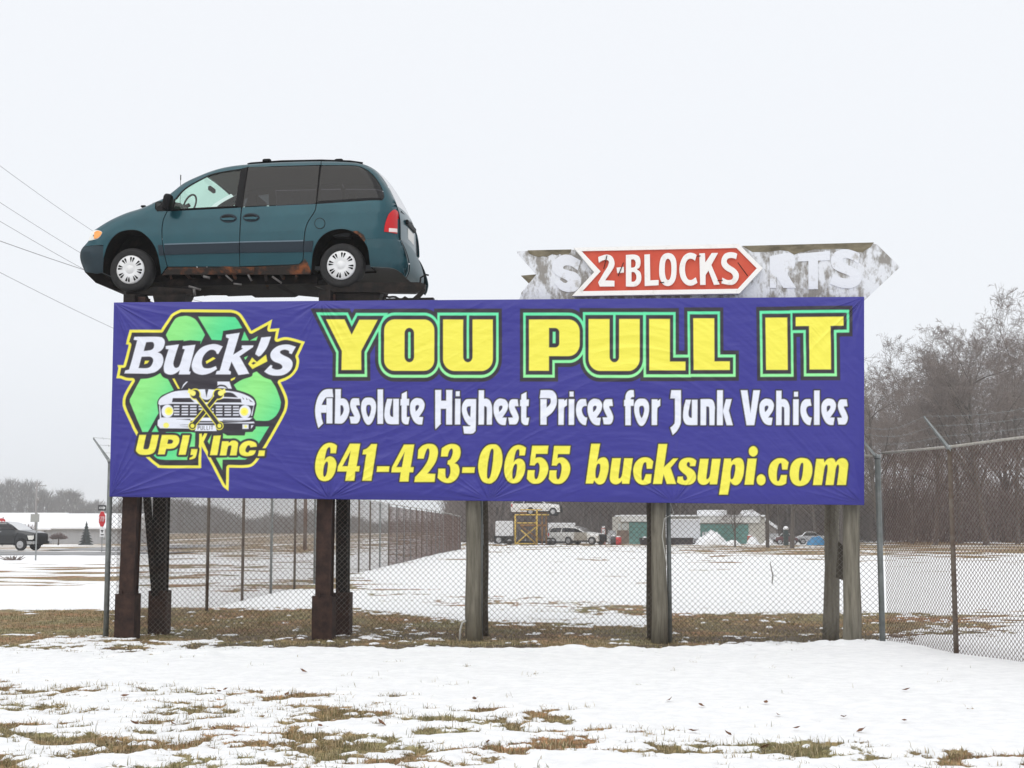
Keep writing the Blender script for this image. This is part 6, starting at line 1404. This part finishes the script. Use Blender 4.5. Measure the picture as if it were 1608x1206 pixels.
# ------------------------------------------------------------------ junkyard behind the fence
YJ = 141.0; zj = zg(0, YJ)
def px_thing(name, px_, Y, label, cat, group=None):
    p = P(px_, 858, Y); return empty(name, (p.x, Y, zg(p.x, Y)), 0, label, cat, group)
def bars(root, name, m_, segs_, Y, r_=.05, y0=0.0):
    for (a_, b_, c_, d_) in segs_:
        A_ = P(a_, b_, Y) - root.location; B_ = P(c_, d_, Y) - root.location; MB().tube([(A_.x, y0, A_.z), (B_.x, y0, B_.z)], r_, 6).build(name, m_, root)
M_YEL = mat('scaffold_yellow', (.62, .42, .07), .5, 0, (.45, .27, .06), 4, .55, .75); M_YELR = mat('rusty_yellow', (.38, .20, .05), .7, 0, (.16, .08, .04), 5)
sc_ = px_thing('scaffold_stand', 826, YJ - 3, 'yellow steel scaffold stand holding up a white car', 'scaffold')
zf = 858.5
for y0 in (0.0, 2.2):
    bars(sc_, 'upright', M_YEL, [(809.4, 808, 809.4, zf), (843.2, 800, 843.2, zf)], YJ - 3, .075, y0)
    bars(sc_, 'rail', M_YEL, [(809.4, 821.3, 843.2, 821.3), (809.4, 854, 843.2, 854), (817, 800.5, 851, 800.5), (809, 808.5, 862, 808.5)], YJ - 3, .06, y0)
    bars(sc_, 'cross_brace', M_YEL, [(812, 853, 841, 828), (841, 853, 818, 832)], YJ - 3, .05, y0)
bars(sc_, 'upright', M_YELR, [(852, 806, 852, zf), (858.5, 806, 858.5, zf)], YJ - 3, .085, 1.2); bars(sc_, 'rail', M_YELR, [(817, 825, 858, 825), (817, 805, 860, 805)], YJ - 3, .11, 1.2)
bars(sc_, 'cross_brace', M_YELR, [(818, 826, 852, 850)], YJ - 3, .07, 1.3)
suv2 = dict(suv_args)
zst = P(830, 809.6, YJ - 3).z
make_vehicle('car_on_stand', 'car', 'white car lifted on the yellow scaffold, half hidden by the billboard', 838, YJ - 2.2, R(12), (790 - 48 - 6, 780 - 65.5, 10.6),
   **{**suv_args, 'panels': [(n_, s_, (M_WHP if m_ is M_TANP else m_), o_) for n_, s_, m_, o_ in suv_args['panels']]}, zbase=zst)
o_ = px_thing('oil_tank', 800, YJ + 6, 'white box body parked left of the yellow scaffold', 'trailer'); o_.name = 'box_trailer'
px_box(o_, 'body', 778, 806, 818, 842, YJ + 6, 0, 5, M_SHEDW, .05); px_box(o_, 'chassis', 776, 806, 842, 853, YJ + 6, .3, 4.2, M_UNDER)
for a_ in (783, 800): wheel(o_, P(a_, 853, YJ + 6).x - o_.location.x, .42, -.05, .42, .26, -1, M_TYRE, hub_plain, .25)
o_ = px_thing('box_trailer', 882, YJ + 9, 'white box body standing behind the white sport utility vehicle', 'trailer')
px_box(o_, 'body', 862, 903.5, 821, 847, YJ + 9, 0, 3, M_SHEDW, .05); px_box(o_, 'chassis', 862, 903, 847, 853, YJ + 9, .3, 2.4, M_UNDER)
for a_ in (870, 896): wheel(o_, P(a_, 853, YJ + 9).x - o_.location.x, .42, -.05, .42, .26, -1, M_TYRE, hub_plain, .25)
o_ = px_thing('flatbed_trailer', 830, YJ - .8, 'low dark flatbed trailer under the yellow scaffold', 'trailer')
px_box(o_, 'deck', 790, 872, 849.5, 853, YJ + .2, 0, 2.4, M_RUSTD)
for a_ in (800, 862, 868): wheel(o_, P(a_, 855, YJ).x - o_.location.x, .36, .8, .36, .2, -1, M_TYRE, hub_plain, .22)
# garage with teal doors
M_CREAM = mat('cream_garage_wall', (.52, .50, .45), .8, 0, (.44, .42, .37), 1.2); M_TEAL = mat('teal_garage_door', (.095, .22, .195), .6, 0, (.12, .27, .24), 1.5); M_BRICK = mat('brown_garage_wall', (.16, .115, .085), .85, 0, (.22, .16, .12), 2)
YB = 147.0
gr_ = px_thing('garage_building', 1085, YB, 'low cream garage with teal doors and snow along its flat roof', 'building')
px_box(gr_, 'wall', 972, 1201, 811, 862, YB, 0.0, 8, M_CREAM)
px_box(gr_, 'lower_wall', 969, 987.5, 833, 861, YB, -.06, .05, M_BRICK)
for (a_, b_, c_, d_) in ((988, 1016, 820, 861), (1100, 1152.5, 823, 861), (1156, 1175, 823, 861)):
    dr = px_box(gr_, 'door', a_, b_, c_, d_, YB, -.08, .06, M_TEAL); n_ = max(2, int((b_ - a_) / 9))
    for r_ in range(1, 5):
        q_z = P(a_, c_ + (d_ - c_) * r_ / 5, YB).z - gr_.location.z; x0_, x1_ = P(a_, 840, YB).x - gr_.location.x, P(b_, 840, YB).x - gr_.location.x
        MB().box(((x0_ + x1_) / 2, -.085, q_z), (x1_ - x0_ - .05, .02, .035)).build('panel_joint', mat('door_joint', (.05, .15, .13), .7), dr)
px_box(gr_, 'fascia', 975, 1020, 811, 819, YB, -.25, .24, mat('white_fascia', (.68, .68, .66), .7)); px_box(gr_, 'fascia', 1097, 1193, 811.5, 821, YB, -.25, .24, mat('white_fascia', (.68, .68, .66), .7))
px_box(gr_, 'roof_snow', 975, 1201, 808.5, 811, YB, -.3, 8, M_SNOW); px_box(gr_, 'roof_snow', 1100, 1138, 801, 808.5, YB + 2, .5, 4, M_SNOW)
for a_, b_ in ((971, 974.5), (977, 985)): px_box(gr_, 'window', a_, b_, 822, 832, YB, -.05, .05, mat('pale_window', (.5, .52, .5), .3))
a_ = P(1176, 812, YB) - gr_.location; b_ = P(1200, 800, YB) - gr_.location; c_ = P(1224, 826, YB) - gr_.location
MB().prism([(a_.x, a_.z), (b_.x - 1.0, b_.z), (c_.x, c_.z), (c_.x, c_.z - .35), (b_.x - .8, b_.z - .5), (a_.x, a_.z - .3)], lambda u_, y_, v_: (u_, y_, v_), 1.0, 7.5).build('gable_roof', M_SNOW, gr_, tri=True)
px_box(gr_, 'side_wall', 1201.5, 1222, 822, 861, YB, 1.2, 6, mat('grey_brown_siding', (.27, .24, .22), .8)); px_box(gr_, 'side_wall', 1207, 1224, 838, 860, YB, .6, .5, mat('pale_grey_panel', (.45, .46, .48), .7))
tr_ = px_thing('box_trailer', 1070, YB - 5, 'long white box trailer behind the dark dumpster', 'trailer')
px_box(tr_, 'body', 1021, 1099.5, 815, 846, YB - 5, 0, 2.5, mat('trailer_white', (.62, .63, .66), .5), .04); px_box(tr_, 'body_trim', 1021, 1099.5, 815.5, 817.5, YB - 5, -.03, .02, M_SHEDW)
px_box(tr_, 'chassis', 1022, 1098, 846, 852, YB - 5, .3, 2, M_UNDER)
for a_ in (1090, 1096): wheel(tr_, P(a_, 853, YB - 5).x - tr_.location.x, .45, .2, .45, .27, -1, M_TYRE, hub_plain, .25)
du = px_thing('dumpster', 1068, YB - 9, 'dark low dumpster in front of the white trailer', 'dumpster')
x0_, x1_ = P(1006, 850, YB - 9).x - du.location.x, P(1089, 850, YB - 9).x - du.location.x; zt_ = P(1068, 844.5, YB - 9).z - du.location.z
M_DUMP = mat('dark_dumpster_steel', (.022, .018, .019), .7, 0, (.045, .03, .03), 3, spec=.2)
MB().prism([(x0_ + .12, 0.02), (x1_ - .12, .02), (x1_, zt_), (x0_, zt_)], lambda u_, y_, v_: (u_, y_, v_), 0, 1.6).build('bin', M_DUMP, du)
for k in range(6): MB().box((x0_ + .15 + (x1_ - x0_ - .3) * k / 5, -.03, zt_ * .5), (.06, .05, zt_ * .9)).build('rib', M_DUMP, du)
MB().box(((x0_ + x1_) / 2, -.04, zt_ - .04), (x1_ - x0_ + .05, .08, .08)).build('top_rail', M_DUMP, du)
for k, dx_ in enumerate((.25, .75, 1.25, 1.5)): MB().box((x0_ + dx_, -.085, zt_ - .12), (.18, .01, .05)).build('reflector', M_SGR if k % 2 else M_SGW, du)
# barrels, pump, odds and ends
def barrel(px_, Y, r_, h_, m_, label):
    o_ = px_thing('steel_drum', px_, Y, label, 'drum')
    MB().lathe([(0, 0), (r_, 0), (r_, h_ * .32), (r_ * 1.05, h_ * .34), (r_, h_ * .36), (r_, h_ * .65), (r_ * 1.05, h_ * .67), (r_, h_ * .69), (r_, h_), (r_ * .93, h_), (r_ * .93, h_ - .03), (0, h_ - .03)], Matrix.Identity(4), 20).build('drum_body', m_, o_)
    MB().lathe([(0, h_ - .025), (r_ * .9, h_ - .025), (r_ * .5, h_ + .10), (0, h_ + .13)], Matrix.Identity(4), 14).build('snow_cap', M_SNOW, o_)
barrel(971.5, YJ - 3, .27, .78, mat('drum_red', (.55, .03, .035), .5), 'bright red drum with a snow cap beside the garage'); barrel(1012, YJ - 2, .28, .72, mat('drum_rust', (.30, .14, .07), .8), 'rust brown drum in front of the first teal door')
barrel(963, YJ - 2, .27, .85, mat('drum_dark', (.06, .06, .065), .6), 'dark grey drum standing left of the red drum'); barrel(1177.5, YB - 2, .26, .85, mat('drum_red2', (.38, .08, .05), .6), 'dull red drum at the right edge of the teal doors')
pm = px_thing('fuel_pump', 948, YJ + 2, 'old faded red fuel pump left of the drums', 'pump')
px_box(pm, 'cabinet', 944.5, 951, 829, 858.5, YJ + 2, 0, .45, mat('pump_red', (.36, .12, .11), .6, 0, (.45, .30, .27), 4), .04); px_box(pm, 'dial', 945.5, 950, 831, 838, YJ + 2, -.03, .03, M_SHEDW); px_box(pm, 'crown', 945.5, 950, 826, 829, YJ + 2, .05, .35, M_SGW, .03)
sg = px_thing('pale_cabinet', 960, YJ + 4, 'pale grey metal cabinet behind the dark grey drum', 'cabinet'); px_box(sg, 'cabinet_body', 955.5, 967, 833, 860, YJ + 4, 0, .6, mat('cabinet_grey', (.38, .40, .42), .6), .03); px_box(sg, 'cabinet_door', 956.5, 966, 836, 856, YJ + 4, -.03, .025, mat('cabinet_grey2', (.46, .48, .50), .6))
# snow heaps: rough piles left by the plough
def heap(px_, Y, w_, h_, seed, label, m_=None, name='snow_pile', cat='snow pile', group=None):
    p = P(px_, 858, Y); n_ = 26; V = []; gg = np.random.default_rng(seed)
    xs_, ys_ = np.meshgrid(np.linspace(-1, 1, n_), np.linspace(-1, 1, n_)); rr = np.hypot(xs_, ys_); z_ = np.clip(1 - rr ** 1.6, 0, 1) ** .8
    z_ = z_ * (h_ * (.55 + .9 * fbm(xs_ * 2.4 + seed, ys_ * 2.4, seed, 4))) - .05
    V = np.stack([xs_.ravel() * w_ / 2, ys_.ravel() * w_ / 3, z_.ravel()], 1); i_ = np.arange(n_ * n_).reshape(n_, n_)
    F = np.stack([i_[:-1, :-1].ravel(), i_[:-1, 1:].ravel(), i_[1:, 1:].ravel(), i_[1:, :-1].ravel()], 1)
    o_ = obj(name, mesh_np(name, V, [F], True), m_ or M_SNOW); o_.location = (p.x, Y, zg(p.x, Y)); tag(o_, label, cat, group); return o_
heap(1117, YB - 6, 3.4, 1.35, 3, 'tall snow pile in front of the wide teal garage door'); heap(1150, YB - 7, 1.8, .5, 8, 'small snow heap at the foot of the young bare tree'); heap(1182, YB - 5, 1.4, .9, 5, 'snow heap against the cream garage wall'); heap(1207, YB - 6, 1.2, .6, 6, 'low snow heap between the two slim trunks')
wr_o = px_thing('stacked_pipes', 1115, YB - 3, 'row of pale upright panels behind the tall snow pile', 'panel rack')
for k in range(6): px_box(wr_o, 'upright_panel', 1103 + k * 4.3, 1105.8 + k * 4.3, 835, 861, YB - 3, 0, .08, M_SHEDW)
px_box(wr_o, 'base_rail', 1102, 1128, 850, 852, YB - 3, .09, .08, M_RUSTD)
# snow covered cars by the big trunk
lean_c = [(0, .2), (20, .15), (40, .02), (60, 0), (90, .05)]
def sedan(px0, Y, yaw, pxw, top, bot, label, m_, snow):
    """small three box car, traced as fractions of its length"""
    s_ = 1.0; X = lambda f_: px0 + (f_ - .5) * pxw; Yp = lambda f_: bot - (bot - top) * f_
    pp = lambda L_: ' '.join(f'{X(a):.2f},{Yp(b):.2f}' + ('~' if sm else '') for a, b, sm in L_)
    return make_vehicle('parked_car', 'car', label, px0, Y, yaw, (0, 0, 1), pp([(0, .22, 0), (0, .55, 1), (.06, .66, 1), (.18, .70, 1), (.28, .97, 1), (.42, 1, 1), (.58, .97, 1), (.72, .72, 1), (.9, .62, 1), (.99, .5, 1), (1, .22, 0)]),
      [(X(0), .18), (X(.3), .12), (X(.6), .12), (X(1), .25)], [(Yp(1), .2), (Yp(.7), .03), (Yp(.5), 0), (Yp(.2), .05)], 1.75,
      [('body_side', pp([(.01, .24, 0), (.01, .55, 1), (.07, .65, 1), (.18, .69, 0), (.73, .69, 0), (.9, .6, 1), (.98, .5, 1), (.99, .24, 0), (.88, .24, 0), (.86, .40, 1), (.80, .46, 1), (.74, .40, 1), (.72, .2, 0), (.27, .2, 0), (.25, .40, 1), (.19, .46, 1), (.13, .40, 1), (.11, .24, 0)]), m_, 0), ('side_window', pp([(.22, .71, 0), (.30, .93, 0), (.56, .93, 0), (.68, .71, 0)]), G_DARK, -.01)],
      [('trunk_lid', (X(0), Yp(.22)), (X(.18), Yp(.70)), snow), ('rear_window', (X(.18), Yp(.70)), (X(.28), Yp(.97)), snow), ('roof', (X(.28), Yp(.97)), (X(.58), Yp(.97)), snow), ('windscreen', (X(.58), Yp(.97)), (X(.72), Yp(.72)), snow), ('hood', (X(.72), Yp(.72)), (X(1), Yp(.22)), snow)], [(X(.19), Yp(.2)), (X(.80), Yp(.2))], .30)
sedan(1236, 138, R(10), 36, 843, 859.5, 'snow covered car left of the thick dark trunk', mat('car_maroon', (.10, .03, .035), .4), M_SNOW)
sedan(1276, 140, R(8), 48, 841, 859.5, 'snow covered car right of the thick dark trunk', mat('car_silver', (.40, .41, .43), .4), M_SNOW)
heap(1282, 134, 2.0, .95, 12, 'blue tarpaulin heaped in front of the snow covered car', mat('blue_tarpaulin', (.02, .20, .42), .4), 'tarpaulin', 'tarpaulin')
hyd = px_thing('post_box', 1234.5, 132, 'dark post with a round snow cap beside the thick trunk', 'post')
px_box(hyd, 'cap_post', 1231.5, 1238, 832, 859, 132, 0, .4, mat('dark_green_box', (.03, .05, .05), .6), .03); MB().lathe([(0, 0), (.24, 0), (.27, .12), (.2, .28), (0, .36)], Matrix.Translation((P(1234.7, 832, 132).x - hyd.location.x, .2, P(1234, 832, 132).z - hyd.location.z)), 14).build('snow_cap', M_SNOW, hyd)
# dry weed stalk in the snow
p = PG(1212, 919); wd = empty('dead_weed_stalk', (p.x, p.y, zg(p.x, p.y)), 0, 'single dead weed stalk sticking out of the snow between wooden posts', 'plant')
MB().tube([(0, 0, -.05), (.03, 0, .25), (-.02, 0, .5), (-.03, .01, .62)], [.016, .014, .012, .005], 6).build('stem', M_WOODD, wd); MB().tube([(.02, 0, .2), (.07, 0, .26)], .008, 5).build('side_shoot', M_WOODD, wd)

# ------------------------------------------------------------------ overhead wires
M_CABLE = mat('dark_cable', (.16, .16, .165), .6)
for k, (a_, b_, c_, d_, Ya, Yb, lb) in enumerate([(-60, 216, 262, 432, 38, 60, 'topmost overhead wire, meeting the van above its headlamp'), (-60, 279, 300, 490, 38, 60, 'second overhead wire from the top, meeting the van at its bumper'), (-60, 312, 330, 520, 38, 60, 'third overhead wire from the top'), (-60, 357, 345, 480, 38, 62, 'darker twisted overhead wire below the van bumper'), (-60, 397, 360, 590, 38, 60, 'lowest overhead wire, meeting the billboard\'s left edge')]):
    A_ = P(a_, b_, Ya); B_ = P(c_, d_, Yb); pts = []
    for q in range(25):
        t_ = q / 24; w_ = A_.lerp(B_, t_); w_.z -= .20 * math.sin(math.pi * t_); pts.append(w_)
    o_ = MB().tube(pts, .007 if k != 3 else .010, 5).build('overhead_wire', M_CABLE); tag(o_, lb, 'wire', 'overhead wires on the left')
# ------------------------------------------------------------------ blades of dead grass pushing through the snow
def blades(name, n_, x0, x1, y0, y1, hmin, hmax, wmul, thr, seed, m_, label):
    g = np.random.default_rng(seed); x = g.uniform(x0, x1, n_); y = g.uniform(y0, y1, n_)
    a, b = snow_field(x, y); keep = g.uniform(0, 1, n_) > np.clip(a * thr, 0, 1)
    x, y, a, b = x[keep], y[keep], a[keep], b[keep]; n_ = len(x)
    tuft = fbm(x * 5, y * 5, 101, 3); z = base_z(x, y) + .035 * a * .85 + b
    h = (hmin + (hmax - hmin) * g.uniform(0, 1, n_) ** 2) * (.45 + 1.0 * tuft); an = g.uniform(0, 6.28, n_); ln = g.uniform(.2, 1.3, n_)
    wx, wy = np.cos(an + 1.57), np.sin(an + 1.57); w = g.uniform(.0016, .0032, n_) * wmul
    p0 = np.stack([x, y, z - .01], 1); d1 = np.stack([np.cos(an) * ln * .35, np.sin(an) * ln * .35, np.ones(n_)], 1); d2 = np.stack([np.cos(an) * ln, np.sin(an) * ln, .75 - .35 * ln], 1)
    p1 = p0 + d1 * (h * .55)[:, None]; p2 = p1 + d2 * (h * .55)[:, None]; s = np.stack([wx * w, wy * w, 0 * w], 1)
    V = np.stack([p0 - s, p0 + s, p1 + s * .8, p1 - s * .8, p2], 1).reshape(-1, 3); i = np.arange(n_)[:, None] * 5
    me = mesh_np(name, V, [np.concatenate([i, i + 1, i + 2, i + 3], 1), np.concatenate([i + 3, i + 2, i + 4], 1)])
    t = np.repeat(g.uniform(0, 1, n_), 5).astype(np.float32); at_ = me.attributes.new('tone', 'FLOAT', 'POINT'); at_.data.foreach_set('value', t)
    return tag(obj(name, me, m_), label, None, kind='stuff')
gmt = bpy.data.materials.new('dead_grass_blades'); gmt.use_nodes = True; n = gmt.node_tree; b = n.nodes['Principled BSDF']
ta = n.nodes.new('ShaderNodeAttribute'); ta.attribute_name = 'tone'; rp = n.nodes.new('ShaderNodeValToRGB')
rp.color_ramp.elements[0].color = (.10, .105, .045, 1); rp.color_ramp.elements[1].color = (.50, .42, .28, 1); rp.color_ramp.elements[1].position = .95
e_ = rp.color_ramp.elements.new(.35); e_.color = (.20, .175, .08, 1); e_ = rp.color_ramp.elements.new(.6); e_.color = (.33, .255, .145, 1)
n.links.new(ta.outputs['Fac'], rp.inputs[0]); n.links.new(rp.outputs[0], b.inputs['Base Color']); b.inputs['Roughness'].default_value = .7; b.inputs['Specular IOR Level'].default_value = .2
blades('grass', 330000, -6.2, 7.2, 7.8, 15.8, .015, .085, 1.0, 1.04, 1, gmt, 'tufts of dead grass poking through the melting snow in the foreground')
blades('grass', 130000, -8.5, 6.5, 16.2, 25.5, .02, .065, 1.5, 1.04, 2, gmt, 'matted brown grass strip under and beside the billboard')
# fallen leaves
g = random.Random(6); ml_ = mat('brown_oak_leaf', (.13, .055, .025), .8, 0, (.20, .10, .05), 8)
lv_me = None
for k in range(26):
    px_ = g.choice([g.uniform(100, 800), g.uniform(1000, 1540)]); py_ = g.uniform(1085, 1195); 
    if k < 3: px_, py_ = ((958 / 2.01), 1066) if k == 0 else ((690 / 2.01), 1098) if k == 1 else ((1205 / 2.01), 1150)
    p = PG(px_, py_)
    if lv_me is None:
        o_ = MB().add([(-.035, 0, .004), (-.015, .016, .012), (.012, .020, .006), (.04, .004, .016), (.015, -.018, .010), (-.014, -.017, .004), (0, 0, -.002)], [(0, 1, 6), (1, 2, 6), (2, 3, 6), (3, 4, 6), (4, 5, 6), (5, 0, 6)]).build('fallen_leaf', ml_); lv_me = o_.data
    else: o_ = obj('fallen_leaf', lv_me)
    o_.location = (p.x, p.y, gz(p.x, p.y) + .012); o_.rotation_euler = (g.uniform(-.5, .5), g.uniform(-.5, .5), g.uniform(0, 6)); s_ = g.uniform(.7, 1.2); o_.scale = (s_, s_, s_)
    tag(o_, 'curled brown fallen leaf lying on the foreground snow', 'leaf', 'fallen leaves on the snow')
# ------------------------------------------------------------------ damp winter air
hz = MB().box((0, 1400, 12.5), (3040, 3240, 32)).build('haze'); hz['kind'] = 'stuff'; hz['label'] = 'thin damp winter haze over the fields'
hm = bpy.data.materials.new('winter_haze'); hm.use_nodes = True; n = hm.node_tree; n.nodes.clear()
o_ = n.nodes.new('ShaderNodeOutputMaterial'); pv = n.nodes.new('ShaderNodeVolumePrincipled'); pv.inputs['Density'].default_value = .0005; pv.inputs['Color'].default_value = (.93, .95, .98, 1); pv.inputs['Anisotropy'].default_value = 0.0
n.links.new(pv.outputs[0], o_.inputs['Volume']); hz.data.materials.append(hm)
